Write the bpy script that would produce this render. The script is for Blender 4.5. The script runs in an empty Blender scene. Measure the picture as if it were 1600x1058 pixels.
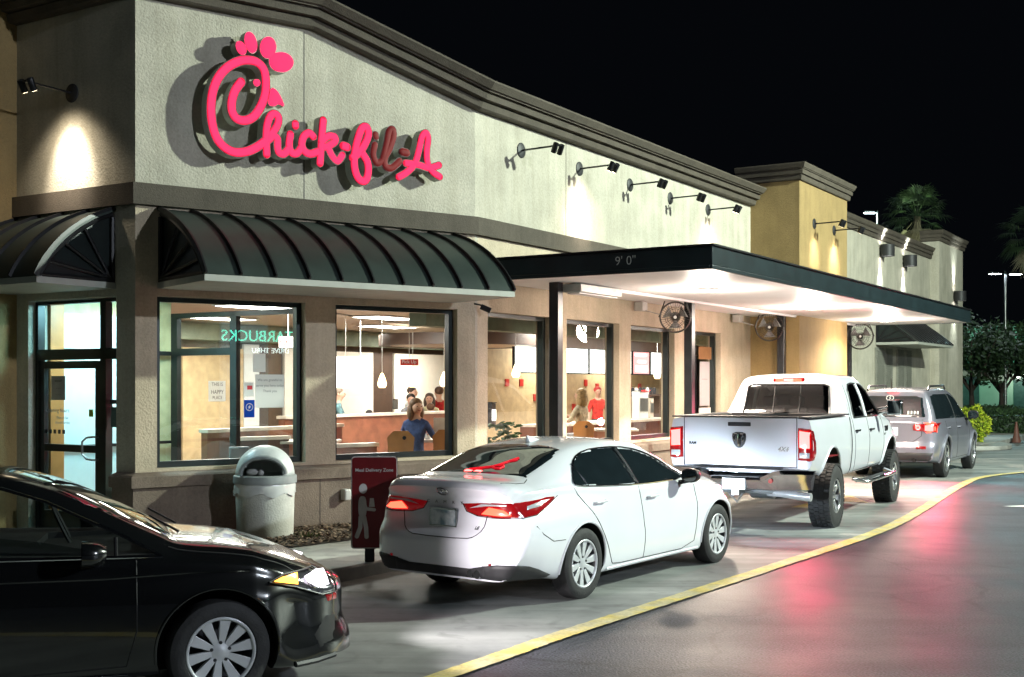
import bpy, bmesh, math, random
from mathutils import Vector, Matrix
from mathutils.bvhtree import BVHTree
from mathutils.geometry import delaunay_2d_cdt
R = math.radians
random.seed(7)
S = bpy.context.scene
COL = S.collection

# ------------------------------------------------------------------ camera, world, exposure
cam_d = bpy.data.cameras.new("camera"); cam = bpy.data.objects.new("camera", cam_d); COL.objects.link(cam)
cam.location = (0, 0, 2.0); cam.rotation_euler = (R(90), 0, 0)
cam_d.sensor_width = 36; cam_d.lens = 42.14; cam_d.shift_y = 0.0444
cam_d.clip_start = 0.1; cam_d.clip_end = 1500
S.camera = cam
W = bpy.data.worlds.new("World"); S.world = W; W.use_nodes = True
nt = W.node_tree; nt.nodes.clear()
sky = nt.nodes.new('ShaderNodeTexSky'); sky.sky_type = 'NISHITA'; sky.sun_disc = False
sky.sun_elevation = R(-7); sky.sun_rotation = R(200)
bg = nt.nodes.new('ShaderNodeBackground'); bg.inputs['Strength'].default_value = 0.06
wo = nt.nodes.new('ShaderNodeOutputWorld')
bg2 = nt.nodes.new('ShaderNodeBackground'); bg2.inputs[0].default_value = (.0014, .0018, .0026, 1); bg2.inputs[1].default_value = 1.0   # faint city night sky
ad = nt.nodes.new('ShaderNodeAddShader')
nt.links.new(sky.outputs[0], bg.inputs[0]); nt.links.new(bg.outputs[0], ad.inputs[0]); nt.links.new(bg2.outputs[0], ad.inputs[1]); nt.links.new(ad.outputs[0], wo.inputs[0])
S.view_settings.view_transform = 'Standard'; S.view_settings.look = 'None'
S.view_settings.gamma = 1; S.view_settings.exposure = 0.08; S.view_settings.use_curve_mapping = False
S.render.engine = 'CYCLES'
S.cycles.use_denoising = True
S.cycles.max_bounces = 7; S.cycles.diffuse_bounces = 3; S.cycles.glossy_bounces = 4
S.cycles.transparent_max_bounces = 16; S.cycles.transmission_bounces = 4
S.cycles.sample_clamp_indirect = 4.0; S.cycles.sample_clamp_direct = 0
S.cycles.caustics_reflective = False; S.cycles.caustics_refractive = False

# ------------------------------------------------------------------ lights (lamps of the place and an added fill)
def light(name, kind, loc, power, color=(1, 1, 1), size=.1, aim=None, angle=60, blend=.5):
    d = bpy.data.lights.new(name, kind); d.energy = power; d.color = color
    o = bpy.data.objects.new(name, d); COL.objects.link(o); o.location = loc
    if kind == 'AREA': d.size = size
    else: d.shadow_soft_size = size
    if kind == 'SPOT': d.spot_size = R(angle); d.spot_blend = blend
    if aim is not None:
        o.rotation_euler = (Vector(aim)-Vector(loc)).to_track_quat('-Z', 'Y').to_euler()
    return o
LOT = (0.87, 1.0, 0.85)      # greenish white parking-lot lamps
COOL = (0.78, 0.90, 1.0)
WARM = (1.0, 0.80, 0.52)
LIGHTS = {
 'lot_main': ((17.4, 16.3, 10.6), 23500, LOT),
 'lot_back': ((20.0, -2.0, 9.6), 10500, (0.82, 0.90, 1.0)),
 'fill_left': ((-9.0, -9.0, 9.6), 250, (0.86, 1.0, 0.92)),  # weak fill lamp added behind the viewer to lift the shadows
}

# ------------------------------------------------------------------ materials
def paper(name, col):
    m = bpy.data.materials.new(name); m.use_nodes = True
    n = m.node_tree.nodes; L = m.node_tree.links; n.clear(); o = n.new('ShaderNodeOutputMaterial'); mx = n.new('ShaderNodeMixShader'); mx.inputs[0].default_value = .55
    d = n.new('ShaderNodeBsdfDiffuse'); t = n.new('ShaderNodeBsdfTranslucent'); d.inputs[0].default_value = (*col, 1); t.inputs[0].default_value = (*col, 1)
    L.new(d.outputs[0], mx.inputs[1]); L.new(t.outputs[0], mx.inputs[2]); L.new(mx.outputs[0], o.inputs[0]); return m
def mat(name, col, rough=.6, metal=0., var=.12, scale=6., bump=0., bscale=120., coat=0., emis=None, estr=0., spec=.5, col2=None, vlo=.35, vhi=.65, detail=4., rain=0.):
    m = bpy.data.materials.new(name); m.use_nodes = True
    n = m.node_tree.nodes; L = m.node_tree.links
    p = n['Principled BSDF']
    p.inputs['Roughness'].default_value = rough; p.inputs['Metallic'].default_value = metal
    p.inputs['Specular IOR Level'].default_value = spec
    p.inputs['Coat Weight'].default_value = coat; p.inputs['Coat Roughness'].default_value = .03
    tc = n.new('ShaderNodeTexCoord')
    nz = n.new('ShaderNodeTexNoise'); nz.inputs['Scale'].default_value = scale; nz.inputs['Detail'].default_value = detail
    L.new(tc.outputs['Object'], nz.inputs['Vector'])
    rp = n.new('ShaderNodeValToRGB'); e = rp.color_ramp.elements
    e[0].position = vlo; e[1].position = vhi
    c2 = col2 if col2 else tuple(min(1, c*(1+var)) for c in col)
    c1 = tuple(c*(1-var) for c in col) if not col2 else col
    e[0].color = (*c1, 1); e[1].color = (*c2, 1)
    L.new(nz.outputs[0], rp.inputs[0]); L.new(rp.outputs[0], p.inputs['Base Color'])
    if rain:   # faint vertical weather streaks and blotches
        mp = n.new('ShaderNodeMapping'); mp.inputs['Scale'].default_value = (2.6, 2.6, .22); ns_ = n.new('ShaderNodeTexNoise'); ns_.inputs['Scale'].default_value = 1.6; ns_.inputs['Detail'].default_value = 8; ns_.inputs['Roughness'].default_value = .65
        L.new(tc.outputs['Object'], mp.inputs['Vector']); L.new(mp.outputs[0], ns_.inputs['Vector'])
        r3 = n.new('ShaderNodeValToRGB'); r3.color_ramp.elements[0].position = .34; r3.color_ramp.elements[1].position = .58; q = 1-rain; r3.color_ramp.elements[0].color = (q, q*.99, q*.96, 1); r3.color_ramp.elements[1].color = (1, 1, 1, 1)
        ng = n.new('ShaderNodeTexNoise'); ng.inputs['Scale'].default_value = 30; ng.inputs['Detail'].default_value = 4; L.new(tc.outputs['Object'], ng.inputs['Vector'])
        r4 = n.new('ShaderNodeValToRGB'); r4.color_ramp.elements[0].position = .36; r4.color_ramp.elements[1].position = .6; q = 1-rain*.8; r4.color_ramp.elements[0].color = (q, q, q, 1); r4.color_ramp.elements[1].color = (1, 1, 1, 1)
        L.new(ns_.outputs[0], r3.inputs[0]); L.new(ng.outputs[0], r4.inputs[0])
        a1 = n.new('ShaderNodeMixRGB'); a1.blend_type = 'MULTIPLY'; a1.inputs[0].default_value = 1; a2 = n.new('ShaderNodeMixRGB'); a2.blend_type = 'MULTIPLY'; a2.inputs[0].default_value = 1
        L.new(rp.outputs[0], a1.inputs[1]); L.new(r3.outputs[0], a1.inputs[2]); L.new(a1.outputs[0], a2.inputs[1]); L.new(r4.outputs[0], a2.inputs[2]); L.new(a2.outputs[0], p.inputs['Base Color'])
    if bump:
        nb = n.new('ShaderNodeTexNoise'); nb.inputs['Scale'].default_value = bscale; nb.inputs['Detail'].default_value = 3
        L.new(tc.outputs['Object'], nb.inputs['Vector'])
        b = n.new('ShaderNodeBump'); b.inputs['Strength'].default_value = bump; b.inputs['Distance'].default_value = .01
        L.new(nb.outputs[0], b.inputs['Height']); L.new(b.outputs[0], p.inputs['Normal'])
    if emis:
        p.inputs['Emission Color'].default_value = (*emis, 1); p.inputs['Emission Strength'].default_value = estr
    return m
def glassmat(name, tint=(1, 1, 1), ior=1.5, rough=0., refl=1.):
    m = bpy.data.materials.new(name); m.use_nodes = True
    n = m.node_tree.nodes; L = m.node_tree.links; n.clear()
    o = n.new('ShaderNodeOutputMaterial'); mx = n.new('ShaderNodeMixShader'); lw = n.new('ShaderNodeLayerWeight'); f = n.new('ShaderNodeMath'); f.operation = 'POWER'; f.inputs[1].default_value = 4.5
    f0 = ((ior-1)/(ior+1))**2*1.8; ff = n.new('ShaderNodeMapRange'); ff.inputs[3].default_value = f0; L.new(lw.outputs['Facing'], f.inputs[0]); L.new(f.outputs[0], ff.inputs[0])
    t = n.new('ShaderNodeBsdfTransparent'); t.inputs[0].default_value = (*tint, 1)
    g = n.new('ShaderNodeBsdfGlossy'); g.inputs['Roughness'].default_value = rough; g.inputs[0].default_value = (refl, refl, refl, 1)
    L.new(ff.outputs[0], mx.inputs[0]); L.new(t.outputs[0], mx.inputs[1]); L.new(g.outputs[0], mx.inputs[2]); L.new(mx.outputs[0], o.inputs[0])
    return m

# ------------------------------------------------------------------ mesh builder
def rotm(a): return Matrix.Rotation(a, 4, 'Z')
class MB:
    def __init__(s): s.v = []; s.f = []; s.m = []; s.cur = 0
    def add(s, vs, fs):
        b = len(s.v); s.v += [tuple(v) for v in vs]; s.f += [tuple(b+i for i in f) for f in fs]; s.m += [s.cur]*len(fs); return s
    def box(s, x0, x1, y0, y1, z0, z1, M=None):
        vs = [Vector((x, y, z)) for z in (z0, z1) for y in (y0, y1) for x in (x0, x1)]
        if M is not None: vs = [M @ v for v in vs]
        return s.add(vs, [(0, 2, 3, 1), (4, 5, 7, 6), (0, 1, 5, 4), (2, 6, 7, 3), (0, 4, 6, 2), (1, 3, 7, 5)])
    def tube(s, path, r, n=8, M=None, cap=True):
        P = [Vector(p) for p in path]
        if M is not None: P = [M @ p for p in P]
        rs = r if isinstance(r, (list, tuple)) else [r]*len(P)
        ref = None; rings = []
        for i, p in enumerate(P):
            a = P[max(0, i-1)]; b = P[min(len(P)-1, i+1)]; d = (b-a).normalized()
            if ref is None: ref = Vector((0, 0, 1)) if abs(d.z) < .9 else Vector((1, 0, 0))
            u = d.cross(ref)
            if u.length < 1e-4: u = d.orthogonal()
            u.normalize(); w = u.cross(d); ref = w
            rings.append([p+(u*math.cos(2*math.pi*k/n)+w*math.sin(2*math.pi*k/n))*rs[i] for k in range(n)])
        vs = [q for r_ in rings for q in r_]
        fs = [(i*n+k, i*n+(k+1) % n, (i+1)*n+(k+1) % n, (i+1)*n+k) for i in range(len(P)-1) for k in range(n)]
        if cap: fs += [tuple(range(n))[::-1], tuple((len(P)-1)*n+k for k in range(n))]
        return s.add(vs, fs)
    def lathe(s, prof, n=24, M=None, axis='z', close=False, cap=True):
        vs = []; 
        for (r, h) in prof:
            for k in range(n):
                a = 2*math.pi*k/n; c, d = r*math.cos(a), r*math.sin(a)
                v = Vector((c, d, h)) if axis == 'z' else Vector((c, h, d)) if axis == 'y' else Vector((h, c, d))
                vs.append(M @ v if M is not None else v)
        N = len(prof); fs = []
        for i in range(N-1 if not close else N):
            j = (i+1) % N
            for k in range(n): fs.append((i*n+k, i*n+(k+1) % n, j*n+(k+1) % n, j*n+k))
        if not close and cap:
            if prof[0][0] > 1e-6: fs.append(tuple(range(n))[::-1])
            if prof[-1][0] > 1e-6: fs.append(tuple((N-1)*n+k for k in range(n)))
        return s.add(vs, fs)
    def prism(s, poly, fn, a, b):
        """poly: 2-D points; fn(u,v,h) -> 3-D; extruded from h=a to h=b"""
        n = len(poly)
        vs = [fn(u, v, a) for u, v in poly]+[fn(u, v, b) for u, v in poly]
        return s.add(vs, [tuple(range(n))[::-1], tuple(range(n, 2*n))]+[(i, (i+1) % n, n+(i+1) % n, n+i) for i in range(n)])
    def ball(s, c, r, n=12, m=8, M=None, sq=(1, 1, 1)):
        vs = []; 
        for i in range(m+1):
            t = math.pi*i/m
            for k in range(n):
                a = 2*math.pi*k/n
                v = Vector((c[0]+r*sq[0]*math.sin(t)*math.cos(a), c[1]+r*sq[1]*math.sin(t)*math.sin(a), c[2]+r*sq[2]*math.cos(t)))
                vs.append(M @ v if M is not None else v)
        return s.add(vs, [(i*n+k, (i+1)*n+k, (i+1)*n+(k+1) % n, i*n+(k+1) % n) for i in range(m) for k in range(n)])
    def build(s, name, mats, parent=None, smooth=False, bevel=0., bseg=2, fix=True, autos=None):
        me = bpy.data.meshes.new(name); me.from_pydata([tuple(v) for v in s.v], [], s.f)
        ms = mats if isinstance(mats, (list, tuple)) else [mats]
        for m in ms: me.materials.append(m)
        if len(ms) > 1: me.polygons.foreach_set('material_index', s.m)
        if fix or bevel:
            bm = bmesh.new(); bm.from_mesh(me)
            bmesh.ops.remove_doubles(bm, verts=bm.verts, dist=1e-5)
            bmesh.ops.recalc_face_normals(bm, faces=bm.faces)
            bm.to_mesh(me); bm.free()
        o = bpy.data.objects.new(name, me); COL.objects.link(o)
        if bevel:
            md = o.modifiers.new('bevel', 'BEVEL'); md.width = bevel; md.segments = bseg; md.limit_method = 'ANGLE'; md.angle_limit = R(40)
        if smooth or bevel:
            me.polygons.foreach_set('use_smooth', [True]*len(me.polygons))
            try: me.set_sharp_from_angle(angle=R(autos if autos else 35))
            except Exception: pass
        if parent is not None: setpar(o, parent)
        return o
MW = {}
def setpar(o, p):
    o.parent = p
    if p.name in MW: o.matrix_parent_inverse = MW[p.name]
def tag(o, label=None, cat=None, group=None, kind=None):
    if label: o['label'] = label
    if cat: o['category'] = cat
    if group: o['group'] = group
    if kind: o['kind'] = kind
    return o
def thing(name, loc, rz, label, cat, group=None):
    """Empty at the base; children of it are given in its local frame"""
    o = bpy.data.objects.new(name, None); COL.objects.link(o); o.empty_display_size = .2
    o.location = loc; o.rotation_euler = (0, 0, rz)
    return tag(o, label, cat, group)
def thingw(name, loc, label, cat, group=None):
    """Empty at the base whose children are built in world coordinates"""
    o = thing(name, loc, 0, label, cat, group)
    MW[o.name] = Matrix.Translation(Vector(loc)).inverted()
    return o
def dup(root, loc, rz, label=None, group=None):
    r = root.copy(); COL.objects.link(r); r.location = loc; r.rotation_euler = (0, 0, rz)
    if label: r['label'] = label
    if group: r['group'] = group
    def rec(a, b):
        for ch in list(a.children):
            c = ch.copy(); COL.objects.link(c); c.parent = b; rec(ch, c)
    rec(root, r)
    return r
def text_mesh(body, size, mats, M, name='lettering', parent=None, extrude=.002, shear=0., align='CENTER', weight=0., yscale=1., spacing=1.):
    c = bpy.data.curves.new(name, 'FONT'); c.body = body; c.size = size; c.align_x = align; c.align_y = 'CENTER'
    c.extrude = extrude; c.shear = shear; c.offset = weight; c.space_character = spacing; c.resolution_u = 3
    o = bpy.data.objects.new('tmp_text', c); COL.objects.link(o)
    dg = bpy.context.evaluated_depsgraph_get(); me = bpy.data.meshes.new_from_object(o.evaluated_get(dg))
    bpy.data.objects.remove(o); bpy.data.curves.remove(c)
    me.name = name
    me.transform(M @ Matrix.Diagonal((1, yscale, 1, 1)))
    me.materials.clear(); me.materials.append(mats)
    t = bpy.data.objects.new(name, me); COL.objects.link(t)
    if parent is not None: setpar(t, parent)
    return t
def apply_mods(o):
    dg = bpy.context.evaluated_depsgraph_get()
    me = bpy.data.meshes.new_from_object(o.evaluated_get(dg)); o.modifiers.clear()
    old = o.data; o.data = me; me.name = old.name
# ------------------------------------------------------------------ shared materials
M_ = {}
M_['cream'] = mat('cream_stucco', (.47, .44, .36), .85, rain=.15, var=.09, scale=2.2, bump=1.0, bscale=38)
M_['tanlow'] = mat('tan_stucco', (.53, .445, .325), .85, rain=.12, var=.09, scale=2.2, bump=1.0, bscale=38)
M_['ochre'] = mat('ochre_stucco', (.31, .215, .09), .85, rain=.12, var=.08, scale=2.5, bump=.9, bscale=70)
M_['brown'] = mat('brown_stucco', (.085, .07, .053), .85, rain=.2, var=.1, scale=3, bump=.6, bscale=60)
M_['brown2'] = mat('brown_base_stucco', (.185, .14, .108), .88, rain=.2, var=.12, scale=2.5, bump=.7, bscale=55)
M_['frame'] = mat('dark_window_frame', (.012, .018, .018), .35, .3, var=.2)
M_['awning'] = mat('dark_green_metal', (.024, .036, .032), .48, .15, var=.15, scale=3)
M_['awnwhite'] = mat('pale_fascia_paint', (.34, .35, .31), .6, var=.06)
M_['fascia'] = mat('black_green_fascia', (.012, .022, .026), .4, .3, var=.2, scale=3)
M_['soffit'] = mat('white_soffit_paint', (.78, .76, .76), .45, var=.03, scale=2)
M_['post'] = mat('dark_post_paint', (.018, .02, .024), .35, .2, var=.2)
M_['black'] = mat('black_paint', (.01, .01, .012), .4, .2, var=.2)
M_['steel'] = mat('grey_steel', (.35, .36, .36), .35, .8, var=.1)
M_['wglass'] = glassmat('window_glass', (.93, .96, .94), 1.5)
def lampmat(name, c, s): return mat(name, (.8, .8, .8), .5, emis=c, estr=s, var=.01)
M_['lens'] = lampmat('lamp_lens', (1, .97, .92), 14)
M_['lens_warm'] = lampmat('warm_lamp_lens', (1, .82, .55), 12)
M_['lens_lot'] = lampmat('lot_lamp_lens', (.8, .93, 1), 60)

# ------------------------------------------------------------------ frames of the building
PcX, PcY = -4.40, 14.0
dA = Vector((.8015, .5980, 0)); nA = Vector((.5980, -.8015, 0))
dB = Vector((.5298, .8481, 0)); nB = Vector((.8481, -.5298, 0))
dC = -nB; nC = -dB
oC = Vector((PcX, PcY, 0)); oK = oC + dA*4.84
UZ = Vector((0, 0, 1))
def FA(t, n, z): return oC+dA*t+nA*n+UZ*z
def FB(t, n, z): return oK+dB*t+nB*n+UZ*z
def FC(t, n, z): return oC+dC*t+nC*n+UZ*z
def fmat(F, t, n, z):
    """matrix whose x runs along the wall, y up, z out of the wall"""
    o = F(t, n, z); x = (F(t+1, n, z)-o); y = UZ; zz = (F(t, n+1, z)-o)
    m = Matrix.Identity(4)
    for i in range(3): m[i][0] = x[i]; m[i][1] = y[i]; m[i][2] = zz[i]; m[i][3] = o[i]
    return m
def fbox(mb, F, t0, t1, n0, n1, z0, z1):
    vs = [F(t, n, z) for z in (z0, z1) for n in (n0, n1) for t in (t0, t1)]
    return mb.add(vs, [(0, 2, 3, 1), (4, 5, 7, 6), (0, 1, 5, 4), (2, 6, 7, 3), (0, 4, 6, 2), (1, 3, 7, 5)])
def wallholes(mb, F, t0, t1, z0, z1, holes, n0, n1):
    c = t0
    for (a, b, c0, c1) in sorted(holes):
        if a > c: fbox(mb, F, c, a, n0, n1, z0, z1)
        if c0 > z0: fbox(mb, F, a, b, n0, n1, z0, c0)
        if c1 < z1: fbox(mb, F, a, b, n0, n1, c1, z1)
        c = b
    if c < t1: fbox(mb, F, c, t1, n0, n1, z0, z1)

# ------------------------------------------------------------------ lot lamp builder (also the lamps that light the scene)
def lot_lamp(loc, h, rz, label, heads=(1, -1), power=None, color=LOT, key=None, arm=.55):
    t = thing('street_lamp', loc, rz, label, 'street lamp', 'parking lot lamps on tall poles')
    b = MB(); b.lathe([(.26, 0), (.26, .5), (.22, .55)], 20); b.build('base', mat('lamp_base_concrete', (.3, .3, .28), .9, bump=.3), t, smooth=True)
    b = MB(); b.tube([(0, 0, .5), (0, 0, h+.1)], [.075, .055], 12); b.build('pole', M_['steel'], t, smooth=True)
    for s in heads:
        b = MB(); b.box(min(s*.05, s*arm), max(s*.05, s*arm), -.03, .03, h-.04, h+.03)
        x0, x1 = sorted((s*arm, s*(arm+.62)))
        b.box(x0, x1, -.2, .2, h-.05, h+.07)
        hd = b.build('lamp_head', M_['black'], t, bevel=.02)
        b = MB(); b.box(x0+.06, x1-.06, -.15, .15, h-.062, h-.052)
        l = b.build('lens', M_['lens_lot'], hd)
        setpar(l, hd)
    if power:
        light('lamp_light', 'POINT', (loc[0]-.62, loc[1]-.2, h-.40), power, color, .26)
    return t
(pl, pw, cl) = LIGHTS['lot_main']; lot_lamp((pl[0], pl[1], 0), pl[2], R(20), 'tall lamp pole out on the road side, level with the white sedan', power=pw, color=cl)
(pl, pw, cl) = LIGHTS['lot_back']; lot_lamp((pl[0], pl[1], 0), pl[2], R(20), 'tall lamp pole behind the viewer on the right', power=pw, color=cl)
(pl, pw, cl) = LIGHTS['fill_left']; lot_lamp((pl[0], pl[1], 0), pl[2], R(-20), 'added fill lamp on a tall pole behind the viewer on the left', power=pw, color=cl)

# ------------------------------------------------------------------ ground
def groundmat():
    m = mat('asphalt', (.04, .042, .045), .5, var=.1)
    n = m.node_tree.nodes; L = m.node_tree.links; p = n['Principled BSDF']
    tc = n.new('ShaderNodeTexCoord')
    a = n.new('ShaderNodeTexNoise'); a.inputs['Scale'].default_value = .55; a.inputs['Detail'].default_value = 6; a.inputs['Roughness'].default_value = .62
    b = n.new('ShaderNodeTexNoise'); b.inputs['Scale'].default_value = 55; b.inputs['Detail'].default_value = 2
    L.new(tc.outputs['Object'], a.inputs['Vector']); L.new(tc.outputs['Object'], b.inputs['Vector'])
    r = n.new('ShaderNodeValToRGB'); r.color_ramp.elements[0].position = .35; r.color_ramp.elements[1].position = .7
    r.color_ramp.elements[0].color = (.013, .015, .020, 1); r.color_ramp.elements[1].color = (.040, .041, .049, 1)
    mx = n.new('ShaderNodeMixRGB'); mx.blend_type = 'MULTIPLY'; mx.inputs[0].default_value = 1
    r2 = n.new('ShaderNodeValToRGB'); r2.color_ramp.elements[0].position = .38; r2.color_ramp.elements[1].position = .62
    r2.color_ramp.elements[0].color = (.2, .2, .2, 1); r2.color_ramp.elements[1].color = (2.3, 2.3, 2.3, 1)
    L.new(a.outputs[0], r.inputs[0]); L.new(b.outputs[0], r2.inputs[0])
    L.new(r.outputs[0], mx.inputs[1]); L.new(r2.outputs[0], mx.inputs[2]); L.new(mx.outputs[0], p.inputs['Base Color'])
    rr = n.new('ShaderNodeMapRange'); rr.inputs[1].default_value = .35; rr.inputs[2].default_value = .68; rr.inputs[3].default_value = .40; rr.inputs[4].default_value = .58
    L.new(a.outputs[0], rr.inputs[0]); L.new(rr.outputs[0], p.inputs['Roughness'])
    # thin cracks: edges of a large, distorted cell pattern
    vd = n.new('ShaderNodeTexVoronoi'); vd.feature = 'DISTANCE_TO_EDGE'; vd.inputs['Scale'].default_value = .42
    dn = n.new('ShaderNodeTexNoise'); dn.inputs['Scale'].default_value = 1.3; dn.inputs['Detail'].default_value = 6
    ma = n.new('ShaderNodeVectorMath'); ma.operation = 'MULTIPLY_ADD'; ma.inputs[1].default_value = (.9, .9, 0)
    L.new(tc.outputs['Object'], dn.inputs['Vector']); L.new(dn.outputs[1], ma.inputs[0]); L.new(tc.outputs['Object'], ma.inputs[2]); L.new(ma.outputs[0], vd.inputs['Vector'])
    cr = n.new('ShaderNodeValToRGB'); cr.color_ramp.elements[0].position = .002; cr.color_ramp.elements[1].position = .012
    cr.color_ramp.elements[0].color = (.25, .25, .25, 1); cr.color_ramp.elements[1].color = (1, 1, 1, 1)
    L.new(vd.outputs['Distance'], cr.inputs[0])
    m3 = n.new('ShaderNodeMixRGB'); m3.blend_type = 'MULTIPLY'; m3.inputs[0].default_value = .8
    L.new(mx.outputs[0], m3.inputs[1]); L.new(cr.outputs[0], m3.inputs[2]); L.new(m3.outputs[0], p.inputs['Base Color'])
    # tyre-worn streaks running along the lane
    mp = n.new('ShaderNodeMapping'); mp.inputs['Rotation'].default_value = (0, 0, R(-58)); mp.inputs['Scale'].default_value = (.12, 1.9, 1)
    sn_ = n.new('ShaderNodeTexNoise'); sn_.inputs['Scale'].default_value = 1.0; sn_.inputs['Detail'].default_value = 7; sn_.inputs['Roughness'].default_value = .6; sn_.inputs['Distortion'].default_value = .25
    L.new(tc.outputs['Object'], mp.inputs['Vector']); L.new(mp.outputs[0], sn_.inputs['Vector'])
    sr = n.new('ShaderNodeValToRGB'); sr.color_ramp.elements[0].position = .36; sr.color_ramp.elements[1].position = .60; sr.color_ramp.elements[0].color = (.55, .55, .56, 1); sr.color_ramp.elements[1].color = (1.08, 1.08, 1.08, 1)
    L.new(sn_.outputs[0], sr.inputs[0])
    ms = n.new('ShaderNodeMixRGB'); ms.blend_type = 'MULTIPLY'; ms.inputs[0].default_value = 1
    L.new(m3.outputs[0], ms.inputs[1]); L.new(sr.outputs[0], ms.inputs[2]); L.new(ms.outputs[0], p.inputs['Base Color'])
    bp = n.new('ShaderNodeBump'); bp.inputs['Strength'].default_value = .5; bp.inputs['Distance'].default_value = .008
    L.new(b.outputs[0], bp.inputs['Height']); L.new(bp.outputs[0], p.inputs['Normal'])
    p.inputs['Specular IOR Level'].default_value = .36
    return m
def concmat(name, c0, c1, sc=.9, r0=.5, r1=.8):
    m = mat(name, c0, .7)
    n = m.node_tree.nodes; L = m.node_tree.links; p = n['Principled BSDF']
    tc = n.new('ShaderNodeTexCoord')
    a = n.new('ShaderNodeTexNoise'); a.inputs['Scale'].default_value = sc; a.inputs['Detail'].default_value = 8; a.inputs['Roughness'].default_value = .65
    b = n.new('ShaderNodeTexNoise'); b.inputs['Scale'].default_value = 60; b.inputs['Detail'].default_value = 3
    s = n.new('ShaderNodeTexNoise'); s.inputs['Scale'].default_value = 3.1; s.inputs['Detail'].default_value = 5; s.inputs['Distortion'].default_value = .6
    for q in (a, b, s): L.new(tc.outputs['Object'], q.inputs['Vector'])
    r = n.new('ShaderNodeValToRGB'); r.color_ramp.elements[0].position = .36; r.color_ramp.elements[1].position = .64
    r.color_ramp.elements[0].color = (*c0, 1); r.color_ramp.elements[1].color = (*c1, 1)
    st = n.new('ShaderNodeValToRGB'); st.color_ramp.elements[0].position = .30; st.color_ramp.elements[1].position = .44
    st.color_ramp.elements[0].color = (.62, .62, .62, 1); st.color_ramp.elements[1].color = (1, 1, 1, 1)
    mx = n.new('ShaderNodeMixRGB'); mx.blend_type = 'MULTIPLY'; mx.inputs[0].default_value = .8
    L.new(a.outputs[0], r.inputs[0]); L.new(s.outputs[0], st.inputs[0])
    L.new(r.outputs[0], mx.inputs[1]); L.new(st.outputs[0], mx.inputs[2]); L.new(mx.outputs[0], p.inputs['Base Color'])
    # tyre-worn streaks running along the lane
    mp = n.new('ShaderNodeMapping'); mp.inputs['Rotation'].default_value = (0, 0, R(-58)); mp.inputs['Scale'].default_value = (.12, 1.9, 1)
    sn_ = n.new('ShaderNodeTexNoise'); sn_.inputs['Scale'].default_value = 1.0; sn_.inputs['Detail'].default_value = 7; sn_.inputs['Roughness'].default_value = .6; sn_.inputs['Distortion'].default_value = .25
    L.new(tc.outputs['Object'], mp.inputs['Vector']); L.new(mp.outputs[0], sn_.inputs['Vector'])
    sr = n.new('ShaderNodeValToRGB'); sr.color_ramp.elements[0].position = .36; sr.color_ramp.elements[1].position = .60; sr.color_ramp.elements[0].color = (.55, .55, .56, 1); sr.color_ramp.elements[1].color = (1.08, 1.08, 1.08, 1)
    L.new(sn_.outputs[0], sr.inputs[0])
    ms = n.new('ShaderNodeMixRGB'); ms.blend_type = 'MULTIPLY'; ms.inputs[0].default_value = 1
    L.new(mx.outputs[0], ms.inputs[1]); L.new(sr.outputs[0], ms.inputs[2]); L.new(ms.outputs[0], p.inputs['Base Color'])
    rr = n.new('ShaderNodeMapRange'); rr.inputs[3].default_value = r0; rr.inputs[4].default_value = r1
    L.new(a.outputs[0], rr.inputs[0]); L.new(rr.outputs[0], p.inputs['Roughness'])
    bp = n.new('ShaderNodeBump'); bp.inputs['Strength'].default_value = .25; bp.inputs['Distance'].default_value = .004
    L.new(b.outputs[0], bp.inputs['Height']); L.new(bp.outputs[0], p.inputs['Normal'])
    return m
def sheet(name, pts, z, m, kind='structure'):
    b = MB(); b.add([(x, y, z) for x, y in pts], [tuple(range(len(pts)))])
    o = b.build(name, m, fix=False)
    if o.data.polygons[0].normal.z < 0: o.data.flip_normals()
    return tag(o, kind=kind)
M_['asphalt'] = groundmat()
M_['conc'] = concmat('worn_concrete', (.13, .142, .14), (.29, .30, .285), .5)
M_['walk'] = concmat('sidewalk_concrete', (.36, .36, .33), (.50, .50, .46), 1.6)
M_['kerb'] = M_['walk']
sheet('ground', [(-300, -60), (400, -60), (400, 500), (-300, 500)], 0, M_['asphalt'])
def smooth_path(P, k=8):
    out = []
    for i in range(len(P)-1):
        p0 = Vector(P[max(0, i-1)]); p1 = Vector(P[i]); p2 = Vector(P[i+1]); p3 = Vector(P[min(len(P)-1, i+2)])
        for j in range(k):
            t = j/k
            out.append(.5*((2*p1)+(p2-p0)*t+(2*p0-5*p1+4*p2-p3)*t*t+(3*p1-p0-3*p2+p3)*t**3))
    out.append(Vector(P[-1])); return out
LINE = smooth_path([(-14, -11), (-8, -2.5), (-3.6, 3.6), (-0.5, 8.12), (0.55, 9.73), (2.76, 12.92), (5.45, 17.03), (8.75, 23.41), (10.3, 25.9), (12.4, 27.6), (16, 29.6), (24, 33)], 44)
RJ = random.Random(12)
def ribbon(name, path, w0, w1, z, m, kind='structure', thick=0, jit=0.):
    L_, R_ = [], []
    for i, p in enumerate(path):
        d = (path[min(i+1, len(path)-1)]-path[max(i-1, 0)]).normalized(); q = Vector((-d.y, d.x))
        L_.append(p+q*(w0+(jit*RJ.uniform(-1, 1)))); R_.append(p+q*(w1+(jit*RJ.uniform(-1, 1))))
    b = MB(); n = len(path)
    vs = [(p.x, p.y, z) for p in L_]+[(p.x, p.y, z) for p in R_]
    b.add(vs, [(i, n+i, n+i+1, i+1) for i in range(n-1)])
    o = b.build(name, m, fix=False)
    if o.data.polygons[0].normal.z < 0: o.data.flip_normals()
    return tag(o, kind=kind)
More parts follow.
